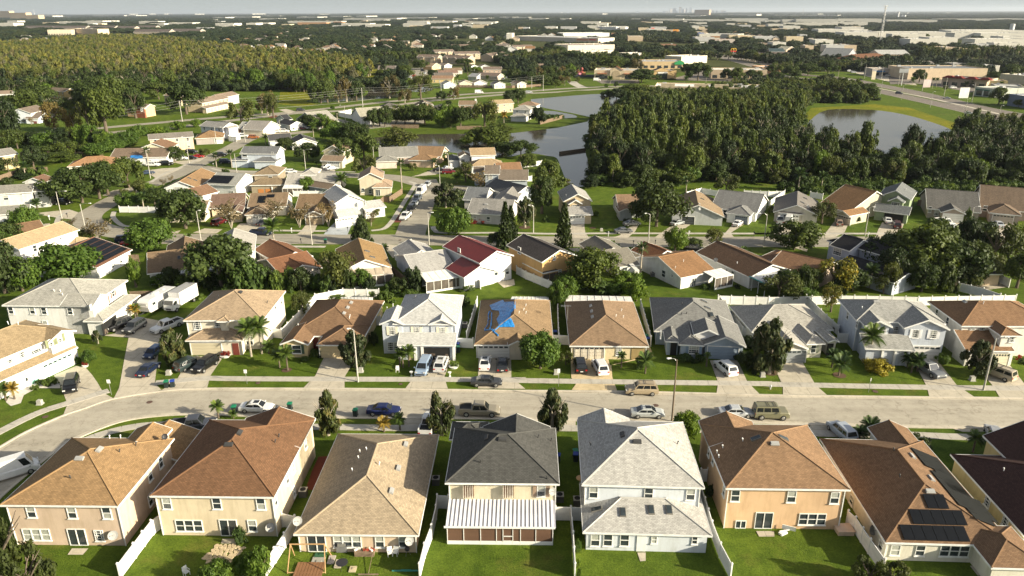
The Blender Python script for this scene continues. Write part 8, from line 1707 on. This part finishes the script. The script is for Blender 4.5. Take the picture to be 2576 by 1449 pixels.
b = MB(); b.face([(L*.78,-1,3.8),(L*1.02,-1,3.8),(L*1.02,-1,5.8),(L*.9,-1,7.8),(L*.78,-1,5.8)]); b.face([(L*.78,-.6,3.8),(L*1.02,-.6,3.8),(L*1.02,-.6,5.8),(L*.9,-.6,7.8),(L*.78,-.6,5.8)]); b.obj('green_gable', plain('shop_green', (.03,.28,.10), .6), o)
mass('white parapeted store behind the green gabled entrance',2,(1700,645),(1960,632),7.0,25,WR,(.68,.62,.50))
o, L = mass('beige pharmacy with flat white roof by the corner trees',2,(2000,790),(2560,795),6.5,24,WR,TANW,wins=True)
o, L = mass('low cream plaza with white flat roof in front of the cypress wood',2,(1430,960),(2560,985),5.5,26,(.66,.63,.60),CRM)
for f in (.12,.42,.60): cube('raised_parapet', stucco(CRM), o, (L*f,1.0,6.6), (9,1.6,2.4))
mass('long white superstore with skylit roof',2,(30,405),(800,435),7.5,60,(.46,.46,.44),(.60,.55,.46)); o, L = mass('superstore entrance with red and orange fascia',2,(640,440),(865,445),9,20,WR,(.62,.52,.42)); cube('fascia_panel', plain('orange_fascia', (.55,.22,.12)), o, (L*.3,-.1,6.8), (L*.5,.2,2.2)); cube('fascia_panel', plain('red_fascia', (.6,.06,.05)), o, (L*.75,-.12,7.0), (L*.3,.2,1.8))
mass('cream big box store with rooftop units',2,(560,530),(1030,520),9,50,(.30,.24,.22),(.64,.60,.48)); mass('lower wing of the cream big box store',2,(690,565),(1020,555),6,22,(.22,.17,.15),(.64,.60,.50))
mass('white warehouse behind the superstore',2,(515,375),(980,370),8,50,WR,(.72,.72,.68)); mass('white office block behind the superstore',2,(850,300),(1045,305),9,50,WR,(.70,.70,.68)); mass('dark brown roofed restaurant among palms',2,(1500,485),(1655,485),5,20,(.12,.05,.04),(.3,.18,.12))
mass('pale store with red roofs at the horizon junction',2,(1905,390),(2270,395),9,50,WR,(.5,.48,.44)); o, L = mass('restaurant with two orange red tiled roofs',2,(2010,435),(2240,435),6,18,(.50,.12,.05),(.5,.45,.4)); mass('blue sided store at the horizon junction',2,(1880,385),(1930,385),10,30,(.1,.2,.4),(.06,.16,.42))
mass('small white kiosk shop behind trees',2,(1140,585),(1320,580),5,18,WR,(.68,.62,.55)); mass('brown roofed restaurant by the arches sign',2,(2460,480),(2576,480),6,20,(.2,.15,.12),(.35,.28,.22))
mass('long tan warehouse style plaza with grey roof',3,(1400,800),(2190,800),8,38,(.18,.19,.20),(.60,.48,.34)); o, L = mass('petrol station shop with blue awning',3,(1040,765),(1220,765),5.5,16,(.5,.46,.4),(.45,.40,.36),wins=True); cube('awning', plain('station_blue', (.04,.18,.40)), o, (L*.4,-.6,3.9), (L*.6,1.2,.9))
o, L = mass('petrol station canopy block beside the station shop',3,(1220,760),(1400,775),6,22,(.6,.56,.5),(.52,.46,.38))
o, L = mass('plaza with dark red tiled roof sections',3,(1740,860),(2190,890),5.5,20,(.20,.19,.19),(.48,.38,.30),wins=True)
for f in (.02,.22,.52,.82):
 b = MB(); x = L*f; b.box((x+4,1,6.6), (9,6,1.6), 0, 0, .35); b.obj('tiled_roof', plain('maroon_tiles', (.17,.025,.02), .7, 0, .2, .3, 2), o)
o, L = mass('green and white fronted shop with pale roof at right',3,(2070,960),(2270,985),5,24,(.36,.36,.33),(.45,.47,.42)); cube('window', GLASSD, o, (L*.4,-.1,2), (L*.6,.2,3)); cube('pillar', WHITE, o, (L*.45,-.3,2), (.8,.4,3.6)); cube('green_fascia', plain('dark_green_fascia', (.02,.10,.07)), o, (L*.4,-.15,4), (L*.7,.2,.8))
mass('pale roofed shop wing at right',3,(2270,950),(2560,960),5,20,(.40,.40,.38),(.42,.38,.32)); mass('dark blue sided canopy building at right edge',3,(2400,1060),(2700,1110),6,22,(.58,.55,.52),(.16,.19,.25)); mass('cream block with white roof at the right edge',3,(2320,830),(2640,860),6,24,(.66,.64,.58),(.50,.46,.36)); mass('yellow tan low block at the right',3,(2190,885),(2400,890),4.5,14,(.3,.29,.28),(.60,.48,.27))
o = H_('church with broad red brown hip roof', 3, (870,625),(1340,600), 4.5, (.22,.09,.05), (.60,.52,.42), 'hip', 34, None, .36); o = H_('tall white roofed hall with cream walls behind the church', 3, (1120,545),(1430,545), 9, (.48,.48,.46), (.62,.48,.36), 'gx', 30, 'f', .25); o = H_('grey gabled chapel wing left of the church', 3, (800,570),(900,560), 7, (.45,.45,.43), (.35,.33,.36), 'gy', 30, None, .6)
H_('white two-storey block with outside stair', 3, (1440,640),(1680,640), 6, (.25,.22,.20), (.62,.54,.44), 'gx', 18, 'f', .2); H_('small white house with red end by the church', 3, (660,555),(820,558), 4, (.5,.47,.4), (.64,.58,.5), 'gx', 15, None); H_('dark gabled commercial house with cream wing', 3, (20,520),(170,520), 5, (.06,.09,.10), (.2,.16,.15), 'gx', 18, None); H_('cream gabled wing with yellow roof', 3, (180,505),(290,500), 5, (.6,.56,.42), (.45,.36,.28), 'gy', 16, None)
mass('long low tan office behind the pines',3,(480,500),(830,500),5,20,(.5,.46,.4),(.45,.38,.3)); mass('pale shop roof left of the highway',3,(-60,740),(130,735),5,18,(.6,.55,.5),(.55,.35,.22)); mass('grey shed behind the tan plaza, left',3,(1510,695),(1640,695),4.5,16,(.42,.42,.40),(.4,.38,.35)); mass('grey shed behind the tan plaza, right',3,(1850,695),(2000,695),4.5,16,(.36,.36,.35),(.36,.34,.32)); mass('white walled shed with grey roof by the pines',3,(2180,730),(2320,730),5.5,16,(.33,.34,.36),(.6,.57,.52));
G2 = 'white roofed warehouses on the plain'
def wh(t, x0, x1, y, hpx, d, col=WR, wl=WW, lab=None):
 P = at(t,x0,y); h = max(9+min(P.y,2200)*.0015, min(30, height(t,x0,y-hpx,P))); mass(lab or 'long low pale flat roofed warehouse on the distant plain', t, (x0,y), (x1,y), h, d, col, wl, 'warehouse', 'warehouse', None if lab else G2)
for t,x0,x1,y,hp,d in ((3,760,1100,388,40,60),(3,500,740,350,30,60),(3,740,960,325,20,70),(3,1110,1820,385,45,60),(3,1830,2000,370,40,50),(3,1890,2576,365,40,90),(3,1240,1580,408,35,30),(3,1420,1620,470,45,40),(3,1610,1900,450,35,40),(3,1870,2060,395,25,40),(3,2130,2576,400,25,60),(3,2070,2576,470,30,40),(3,2350,2576,440,20,40),(3,500,1000,352,20,40),(3,0,160,232,25,100),(3,140,280,238,40,80),(3,280,700,240,45,90),(3,700,1140,236,45,90),(3,1190,1700,232,30,100),(3,1700,2300,218,18,120),(3,2300,2576,214,16,120),(3,150,700,268,26,60),(3,650,1000,262,22,60),(3,60,700,165,10,200),(3,900,1400,140,8,200),(3,1200,1800,138,6,200),(3,0,500,150,8,200),(3,150,320,310,18,60),(3,0,150,285,14,60),
 (2,1400,1720,215,18,120),(2,1720,2080,222,22,120),(2,2080,2560,230,28,120),(2,2140,2576,212,14,160),(2,2170,2460,165,22,200),(2,690,880,250,14,60),(2,0,160,190,8,100),(2,170,340,205,10,80),(2,480,580,208,6,60),(2,850,960,272,14,60),(2,2540,2576,240,30,60),(2,1810,1880,308,14,50),(2,1430,1510,250,8,50),(2,1720,1760,240,8,40),(2,2050,2180,160,10,200),(2,1150,1300,160,8,200),(2,1850,1960,262,8,40),(2,2160,2240,275,8,40),(2,2380,2500,250,6,60),(2,840,910,150,12,150),(2,1640,1900,170,6,200),(2,1200,1320,212,16,80),
 (1,30,225,205,12,100),(1,0,130,262,14,60),(1,320,860,240,24,60),(1,410,620,190,20,150),(1,750,880,178,14,150),(1,860,1150,270,26,60),(1,1100,1300,283,18,60),(1,1010,1110,180,20,200),(1,880,1420,208,24,150),(1,1420,1740,192,16,150),(1,1080,1280,225,12,100),(1,1480,1720,272,22,50),(1,1520,1980,240,20,80),(1,1980,2180,208,16,100),(1,2140,2410,250,16,60),(1,2200,2350,200,10,100),(1,2520,2576,400,24,50),(1,2450,2576,188,8,150),(1,60,240,172,12,150),(1,500,640,150,8,300),(1,1640,1720,250,20,40),
 (0,570,880,245,24,80),(0,870,1040,248,38,60),(0,1040,1130,232,16,60),(0,1400,1590,240,16,60),(0,2140,2270,190,16,120),(0,2300,2540,188,20,120),(0,2170,2360,268,20,60),(0,2480,2576,265,14,60),(0,930,1250,168,14,200),(0,1280,1370,168,14,200),(0,540,730,180,8,200),(0,400,530,178,20,150),(0,1400,1500,148,18,300),(0,1570,1650,148,20,300),(0,1700,1960,150,10,300),(0,2270,2540,150,12,400),(0,1100,1300,150,14,300),(0,80,180,245,35,50),(0,0,145,285,52,50),(0,1700,1940,258,24,60)):
 wh(t,x0,x1,y,hp,d)
rq = random.Random(23)
for k, (t,x0,x1,y0,y1) in enumerate([(2,1000,2560,225,420)]*26+[(3,0,1000,290,540)]*12+[(3,1500,2560,480,600)]*6+[(2,0,1000,230,330)]*8+[(1,0,2560,215,300)]*20+[(0,400,2560,200,330)]*18):
 x, y = rq.uniform(x0,x1), rq.uniform(y0,y1); w_ = rq.uniform(50,170)*min(1.6,y/300); c = rq.choice((WR,(.36,.35,.34),(.5,.42,.34),(.6,.58,.52)))
 mass('small flat roofed %s building in the far commercial belt' % {.62:'white',.36:'grey',.5:'tan',.6:'pale'}[c[0]],t,(x,y),(x+w_,y),rq.uniform(7,10),rq.uniform(18,40),c,rq.choice((WW,CRM,TANW,(.5,.5,.5))),'shop_building','building','small commercial buildings in the distance')
wh(1,420,710,258,24,40,(.5,.3,.18),(.5,.30,.17),'orange brown warehouse under construction near the horizon'); wh(1,780,865,248,20,40,(.5,.3,.18),(.45,.26,.16),'small brown unfinished warehouse near the horizon')
wh(3,1575,1575+50,230,18,50,(.5,.15,.1),(.5,.12,.08),'red fronted warehouse bay on the right plain'); wh(3,255,290,236,36,40,(.5,.15,.1),(.55,.16,.10),'red ended warehouse on the right plain')
mass('orange hotel block with white roofs, near centre left',0,(485,352),(720,350),12,30,(.6,.57,.5),(.60,.52,.40),'hotel','hotel',wins=True); mass('cream hotel wing right of the orange hotel block',0,(720,345),(990,352),14,30,(.62,.56,.48),(.62,.50,.36),'hotel','hotel',wins=True)
for x0,x1,y,l in ((240,530,292,'first'),(520,860,293,'second'),(850,1150,292,'third'),(1160,1350,298,'fourth'),(1370,1560,290,'fifth'),(1340,1700,335,'sixth'),(1700,2010,330,'seventh')):
 H_('%s long brown roofed apartment row from the left, near the horizon' % l, 0, (x0,y-14),(x1,y-14), 9, (.13,.11,.10), (.42,.36,.30), 'gx', 30, None)
mass('tall peach hotel tower at the left horizon',0,(-60,188),(105,188),80,60,(.6,.5,.36),(.64,.48,.30),'hotel','hotel'); mass('stepped peach hotel tower, middle part',0,(105,196),(270,196),60,60,(.6,.5,.36),(.64,.48,.30),'hotel','hotel'); mass('low peach hotel wing, right part',0,(265,200),(392,200),40,60,(.6,.5,.36),(.60,.46,.30),'hotel','hotel')
rs = random.Random(11)
HP = [(t, rs.uniform(x0,x1), rs.uniform(y0,y1)) for t,x0,x1,y0,y1,n in ((1,0,2576,280,500,46),(0,0,2576,360,440,16),(2,0,1500,270,400,16),(2,1800,2576,250,380,14),(3,0,1000,300,420,10),(0,1400,2576,440,500,12),(1,0,900,480,560,14)) for _ in range(n)]
for t,x,y in HP+list(((0,510,370),(0,545,378),(0,95,430),(0,150,480),(0,240,370),(0,430,400),(0,600,365),(0,1430,350),(0,1550,400),(0,1690,410),(0,1680,440),(0,1940,380),(0,2540,410),(0,2320,490),(0,2420,490),(0,2500,510),(0,790,370),(1,40,400),(1,160,380),(1,20,480),(1,110,470),(1,200,500),(1,420,520),(1,610,520),(1,800,455),(1,880,340),(1,510,295),(1,1170,385),(1,1270,365),(1,1370,430),(1,1480,430),(1,1290,480),(1,1580,480),(1,1070,490),(1,1650,370),(1,1770,360),(1,1615,430),(1,1380,390),(1,2320,450),(1,920,600),(1,1310,700),(1,2560,350),(1,350,290),(1,1860,370),(1,720,480),(1,640,380),(1,820,340),(1,900,390),(2,120,350),(2,320,355),(2,400,352),(2,370,295),(2,30,350),(2,300,500),(2,180,490),(2,1460,330),(2,1340,290),(3,200,560),(3,350,560))):
 c = rs.choice(((.24,.16,.12),(.3,.28,.25),(.2,.17,.15),(.34,.16,.08))); P = at(t,x,y); w_ = rs.uniform(14,20); q = (x+w_*4*F0/max(1,depth(P))*1.0, y)
 h = House('small pale house with %s roof half buried in the distant trees' % {.24:'brown',.3:'grey',.2:'dark',.34:'orange'}[c[0]], t, (x-(q[0]-x)/2,y),(x+(q[0]-x)/2,y), 4, c, rs.choice((WHT,(.62,.5,.38),(.6,.58,.5))), group='distant houses among trees'); h.block([(x-(q[0]-x)/2,y),(x+(q[0]-x)/2,y)], 4.6, rs.choice(('gx','gy','hip')), .5, d=12); h.root['far'] = 1; HOUSES.pop(); CL.append((P.x-12, P.x+12, P.y-26-max(0,P.y-450)*.12, P.y+8))
for h in bpy.data.objects:
 if 'far' in h: del h['far']
def mast(t, xb, yb, yt, w, label, lattice=True, col=METAL, name='antenna_tower'):
 P = at(t,xb,yb); h = height(t,xb,yt,P); o = empty(name, P, 0, label, 'tower'); b = MB(); n = 12
 for k in range(n):
  z0, z1 = h*k/n, h*(k+1)/n; r0, r1 = w*(1-.72*k/n), w*(1-.72*(k+1)/n)
  if not lattice: b.tube((0,0,z0),(0,0,z1),r0,r1,10,0,False); continue
  for i in range(3):
   a0_, a1_ = i*2.094, (i+1)*2.094; p = (r0*math.cos(a0_),r0*math.sin(a0_),z0); q = (r1*math.cos(a0_),r1*math.sin(a0_),z1); s_ = (r1*math.cos(a1_),r1*math.sin(a1_),z1)
   b.tube(p,q,w*.10,w*.09,5,0,False); b.tube(p,s_,w*.05,w*.05,4,0,False); b.tube(q,s_,w*.05,w*.05,4,0,False)
 b.obj('lattice' if lattice else 'shaft', col, o); return o, h
o, h = mast(3,1125,440,60,2.6,'tall lattice mobile phone mast with antenna panels')
for zf in (1.0,.93,.78):
 b = MB()
 for k in range(9): a = k*.698; b.box((2.3*math.cos(a)*(1.2 if zf == 1 else .8),2.3*math.sin(a)*(1.2 if zf == 1 else .8),h*zf), (.5,.3,2.0), a)
 b.obj('antenna_panels', WHITE, o)
mast(2,1357,128,-8,6,'very tall thin broadcast mast on the horizon'); mast(3,350,150,80,6,'small lattice mast on the right horizon'); mast(2,1035,135,75,4,'thin mast on the middle horizon'); mast(1,1538,150,118,5,'thin dark mast above the warehouses'); mast(1,1836,160,118,4,'second thin dark mast above the warehouses'); mast(2,705,130,95,4,'thin mast left of the middle horizon'); mast(3,992,105,78,5,'thin mast right of the phone mast'); mast(2,2540,130,75,6,'thin mast near the right of the skyline')
def silo(t,x,yb,yt,w,label,wt=None):
 P = at(t,x,yb); h = height(t,x,yt,P); r = w/8*depth(P)/F0; o = empty('water_tower', P, 0, label, 'tower'); b = MB(); b.tube((0,0,0),(0,0,h),r,r,20); b.obj('shaft', plain('tower_white', (.68,.68,.66), .5), o); b = MB(); b.tube((0,0,h),(0,0,h*1.03),r*1.1,r*.6,20); b.obj('cap', METAL, o)
silo(3,2445,335,240,42,'white cylindrical tank tower behind the right warehouses'); silo(3,1305,188,120,16,'slim white silo on the right plain'); silo(3,1345,182,150,22,'left of two short white silos'); silo(3,1372,182,150,22,'right of two short white silos')
o, h = mast(0,350,152,92,14,'white observation tower at the left horizon',False,plain('tower_white2', (.6,.6,.6)))
PB = at(2,1600,122.5)
SK = plain('skyline_glass', (.20,.24,.30), .35); SK2 = plain('skyline_stone', (.45,.43,.41), .7)
for k,(x,w_,yt) in enumerate(((1598,24,88),(1635,40,84),(1655,22,92),(1688,22,72),(1705,14,78),(1722,20,92),(1735,14,96),(1765,24,82),(1795,18,76),(1815,18,98),(1750,14,100),(1670,18,108),(1560,30,114),(1530,26,112),(1850,30,106),(1900,34,104),(1940,30,108),(1960,24,100),(2000,22,96),(2040,40,106),(2080,40,108),(2120,40,104),(1260,30,112),(1415,30,116),(500,24,124),(560,20,126),(2140,20,110))):
 P = at(2,x,130); h = max(20, height(2,x,yt,P)); ww = w_/4*depth(P)/F0
 o = empty('skyscraper', P, R.uniform(-.3,.3), 'hazy grey blue tower of the distant downtown skyline', 'skyscraper', 'downtown towers on the horizon'); b = MB(); b.box((0,0,h*.5),(ww,ww,h)); b.obj('shaft', SK if k % 3 else SK2, o); b = MB(); b.box((0,0,h*.92),(ww*.7,ww*.7,h*.24)); b.obj('crown', SK, o)
mass('brown slab tower right of the skyline',2,(1835,158),(1980,158),70,60,(.4,.3,.24),(.42,.32,.24),'office_tower','building');
YEL_ = plain('arches_yellow', (.75,.45,.02), .4)
P = at(2,2225,545); hh = height(2,2225,490,P); o = empty('restaurant_sign', P, 0, 'tall pole sign with yellow double arches over a red board', 'sign'); b = MB(); b.tube((0,0,0),(0,0,hh*.5),.35,.3,8); b.obj('pole', METAL, o); cube('sign_board', plain('sign_red', (.45,.03,.02)), o, (0,0,hh*.52), (7.5,.5,1.6))
b = MB()
for s_ in (-1,1):
 pr = None
 for k in range(13):
  a = math.pi*k/12; q = Vector((s_*1.75+1.75*math.cos(a),-.1,hh*.52+.8+math.sin(a)**.75*hh*.42))
  if pr: b.tube(pr,q,.32,.32,6)
  pr = q
b.obj('arches', YEL_, o)
sign(3,1960,990,880,6,6.5,'tall white pylon sign with black lettering beside the highway'); sign(3,1590,880,800,5.5,5.5,'pink and white pylon sign beside the highway',fc=plain('pale_pink_sign', (.62,.5,.5))); sign(2,1910,480,425,7,10,'tall white plaza sign with red panel at the horizon junction'); sign(2,2313,500,460,5,7,'white and orange plaza sign near the arches'); sign(3,1340,860,690,7,3,'grey plaza sign on two poles by the petrol station',fc=plain('grey_sign', (.25,.26,.27))); sign(3,1055,800,715,3.2,7,'cream petrol price sign',fc=plain('cream_sign', (.55,.48,.36))); sign(3,805,870,800,6,6,'white and yellow billboard by the highway trees'); sign(2,1645,340,296,14,7,'orange billboard near the horizon junction',fc=plain('orange_board', (.6,.25,.03))); sign(2,1415,330,280,8,8,'red round topped sign near the horizon junction',fc=plain('red_board', (.55,.08,.05)))
P = at(3,1270,672); b = MB(); b.box((0,0,2),(16,2,4)); b.box((2,-1.05,1.2),(7,.1,1.2),0,1); b.box((5,-1.06,1.8),(4,.1,.8),0,2); thing1('billboard', b, [plain('dark_board', (.02,.04,.05)), plain('red_stripe', (.5,.05,.04)), WHITE], P, 'long dark billboard with a red and white stripe below the church', 'billboard')
P = at(2,690,775); o = empty('playground_structure', P, 0, 'red and orange playground tower on the lawn by the cream shop', 'playground')
for k in range(9): b = MB(); b.ball((R.uniform(-4,3),R.uniform(-1.5,1.5),R.uniform(1,7 if k < 4 else 3.5)),R.uniform(1.2,2.2),8,5,0,1.1,.2,R); b.obj('module', (plain('play_red', (.30,.07,.06)), plain('play_orange', (.34,.16,.06)), plain('play_pink', (.5,.2,.25)))[k%3], o)
b = MB(); b.box((4,0,.9),(18,5,1.8)); b.obj('base', plain('play_base', (.06,.07,.10)), o)
for t,ring,nm,mt in ((2,[(1130,470),(1500,465),(1560,520),(1300,545),(1080,520)],'car_park',HWY),(2,[(1950,420),(2576,440),(2576,560),(2300,560),(2000,500)],'car_park',HWY),(2,[(1650,780),(2000,690),(2060,690),(2050,790),(2576,800),(2576,825),(1650,810)],'car_park',HWY),(3,[(1200,720),(1700,740),(2100,900),(2050,930),(1700,870),(1480,840),(1230,850)],'car_park',HWY),(2,[(820,800),(1280,805),(1280,840),(900,840)],'car_park',HWY),(3,[(600,560),(860,560),(900,600),(640,610)],'car_park',HWY),(1,[(1520,690),(1720,680),(1740,780),(1560,800)],'car_park',ROAD2),(1,[(1120,1290),(1340,1270),(1700,1240),(1700,1200),(1350,1210),(1080,1255)],'shaded_lane',ROAD2)):
 poly(nm, [at(t,x,y) for x, y in ring], mt, .05)
for k in range(36):
 x, y = R.choice(((1080+R.uniform(0,420),R.uniform(345,400)),)); P = at(2,x,y); h = R.uniform(7,10); o = empty('palm_trunk_post', P, 0, 'pale pole standing in the plaza grove near the horizon', 'pole', 'pale poles in the plaza grove'); b = cached('ppost', lambda: (lambda b: (b.tube((0,0,0),(0,0,1),.4,.3,6), b.mesh('pole', CONCP))[1])(MB())); newobj('pole', b, o, None, 0, (1,1,h))
def ok(x, y):
 for a in CL:
  if a[0] < x < a[1] and a[2] < y < a[3]: return False
 return True
roads = [(q.x, q.y) for P in (H1, H2, N1, N2) for q in P]
far = []
open_ = [gpoly(r) for r in ([(1030,222),(1080,216),(1400,225),(1560,222),(1560,240),(1330,262),(1030,262)],[(905,215),(905,185),(950,160),(970,175),(960,225)],[(2200,262),(2290,272),(2400,300),(2500,330),(2576,330),(2576,290),(2300,240)],[(1730,195),(2010,172),(2576,205),(2576,300),(2380,290),(2200,250),(2040,205),(1930,215),(1700,215)],[(1490,165),(1620,160),(1800,140),(1930,150),(1930,215),(1600,222),(1500,215)],[(1770,110),(1932,110),(1932,145),(1800,135)],[(1020,158),(1240,150),(1290,190),(1250,222),(1020,215)],[(1400,108),(1600,105),(1640,140),(1560,150),(1480,140)])]
def far_band(y0, y1, sp, r0, r1, h0, h1, cut=.38, lim=None):
 from mathutils import noise
 n = 0; y = y0
 while y < y1:
  half = y*.80+40; x = -half
  while x < half:
   px, py = x+R.uniform(-.5,.5)*sp, y+R.uniform(-.5,.5)*sp; x += sp
   if abs(px) > py*.78+60: continue
   v = noise.noise(Vector((px/ (90+y0*.12), py/(60+y0*.2), 3.1)))+.5*noise.noise(Vector((px/40, py/40, 7.7)))
   if v < -cut: continue
   if not ok(px, py): continue
   if py < 900 and any(inpoly(px, py, g) for g in open_): continue
   if py < 760 and min((px-a)**2+(py-c)**2 for a, c in roads) < 20**2: continue
   if inpoly(px, py, right_wood) or inpoly(px, py, left_wood): continue
   far.append((Vector((px, py, 0)), R.uniform(r0, r1), R.uniform(h0, h1), R.choice((0,0,1,1,2,3,4,5))))
  y += sp*.85
far_band(545, 900, 9.0, 3.8, 6.2, 5.5, 10, .08); far_band(900, 1700, 14, 6.5, 9.5, 5.5, 10, .05); far_band(1700, 3400, 27, 13, 20, 7, 11, .15); far_band(3400, 8000, 64, 34, 52, 8, 13, .15); far_band(8000, 26000, 190, 110, 170, 9, 16, .2)
LEAF['fdark'] = leaf('far_dark_leaves', (.020,.036,.013), (.042,.062,.019), 0, .5); LEAF['folive'] = leaf('far_olive_leaves', (.034,.048,.016), (.065,.08,.025), 0, .5)
fp = [crown_data('oak','fdark',0,1.0),crown_data('oak','fdark',1,1.0),crown_data('oak','folive',2,1.0),crown_data('loose','folive',1,1.0),crown_data('loose','fdark',2,1.0),crown_data('scrub','folive',1,1.0)]
gn_scatter('far_tree_cover', far, fp); print('far trees', len(far))
# ---------------------------------------------------------------- air
hz = MB(); hz.box((0,14000,72), (60000,36000,150)); hz.box
hm = bpy.data.materials.new('haze_air'); hm.use_nodes = True; n_ = hm.node_tree; n_.nodes.remove(n_.nodes['Principled BSDF']); pv = n_.nodes.new('ShaderNodeVolumePrincipled'); pv.inputs['Color'].default_value = (.80,.88,1.0,1); pv.inputs['Density'].default_value = 3.2e-5; pv.inputs['Anisotropy'].default_value = .3
n_.links.new(pv.outputs[0], n_.nodes['Material Output'].inputs['Volume']); ho = hz.obj('haze', hm); ho['kind'] = 'stuff'
def finish_labels():
 from collections import defaultdict
 short = []
 for lb, h in HOUSES:
  b = h.B[0] if h.B else dict(x0=0,x1=8,y0=0,y1=8); c = h.o+h.ax*((b['x0']+b['x1'])/2)+h.ay*((b['y0']+b['y1'])/2)
  short.append((lb, c))
 def place(P):
  best = sorted(short, key=lambda q: (q[1]-Vector((P.x,P.y,0))).length)[0]; d = P-best[1]
  if d.length > 170: return None
  if abs(d.x) > abs(d.y)*1.1: rel = 'right of' if d.x > 0 else 'left of'
  else: rel = 'behind' if d.y > 0 else 'in front of'
  return rel+' the '+best[0]
 g = defaultdict(list)
 for o, words, P, h in TREES:
  pl = place(P)
  g[(words, pl or ('standing %s of the view' % ('left' if P.x < -60 else 'right' if P.x > 60 else 'in the middle')))].append((o, P))
 ordn = ['first','second','third','fourth','fifth','sixth','seventh','eighth','ninth','tenth','eleventh','twelfth','thirteenth','fourteenth','fifteenth','sixteenth','seventeenth','eighteenth','nineteenth','twentieth']
 for (words, pl), L in g.items():
  L.sort(key=lambda q: q[1].x/q[1].y)
  for i, (o, P) in enumerate(L):
   s = words+' '+pl
   if len(L) > 1:
    s = ('leftmost of its kind, ' if i == 0 else 'rightmost of its kind, ' if i == len(L)-1 else '%s from the left, ' % (ordn[i] if i < 20 else 'number %d' % (i+1)))+s
   W = s.split()
   if len(W) > 16: s = ' '.join(trim(W))
   o['label'] = s
 gg = defaultdict(list)
 for o in C.objects:
  if o.parent is None and 'group' in o and 'label' in o and o.location.y > 150: gg[o['label']].append(o)
 hw = ['far left','left','left of centre','just left of centre','just right of centre','right of centre','right','far right']
 for l, L in gg.items():
  if len(L) < 2: continue
  sec = defaultdict(list)
  for o in L:
   q = o.location; u = toscreen(q)[0]/2576; sec[hw[max(0, min(7, int(u*8)))]].append(o)
  for k, M in sec.items():
   M.sort(key=lambda o: o.location.y)
   for i, o in enumerate(M):
    s = l+' '+k+('' if len(M) == 1 else ', nearest' if i == 0 else ', farthest' if i == len(M)-1 else ', %s nearest' % (ordn[i] if i < 20 else 'number %d' % (i+1)))
    W = s[len(l)+1:].split(); o['label'] = ' '.join(l.split()[:16-len(W)]+W)
 seen = {}
 for o in C.objects:
  if o.parent is None and 'label' in o:
   l = o['label']
   if l in seen and 'group' not in o:
    pass
   seen[l] = o
def trim(W):
 drop = {'with','a','the','and','of','its'}
 W2 = list(W); i = 0
 for dset in ({'single-storey','two-storey'}, {'broad','lumpy','densely','leaved','lumpy'}, {'a'}, {'its'}, {'near','row'}, {'kind,'},{'dark','green'}):
  if len(W2) <= 16: break
  W2 = [w_ for w_ in W2 if w_ not in dset]
 return W2[:16]
finish_labels()
print('OBJECTS', len(bpy.data.objects), 'TRIS', sum(len(m.polygons) for m in bpy.data.meshes))
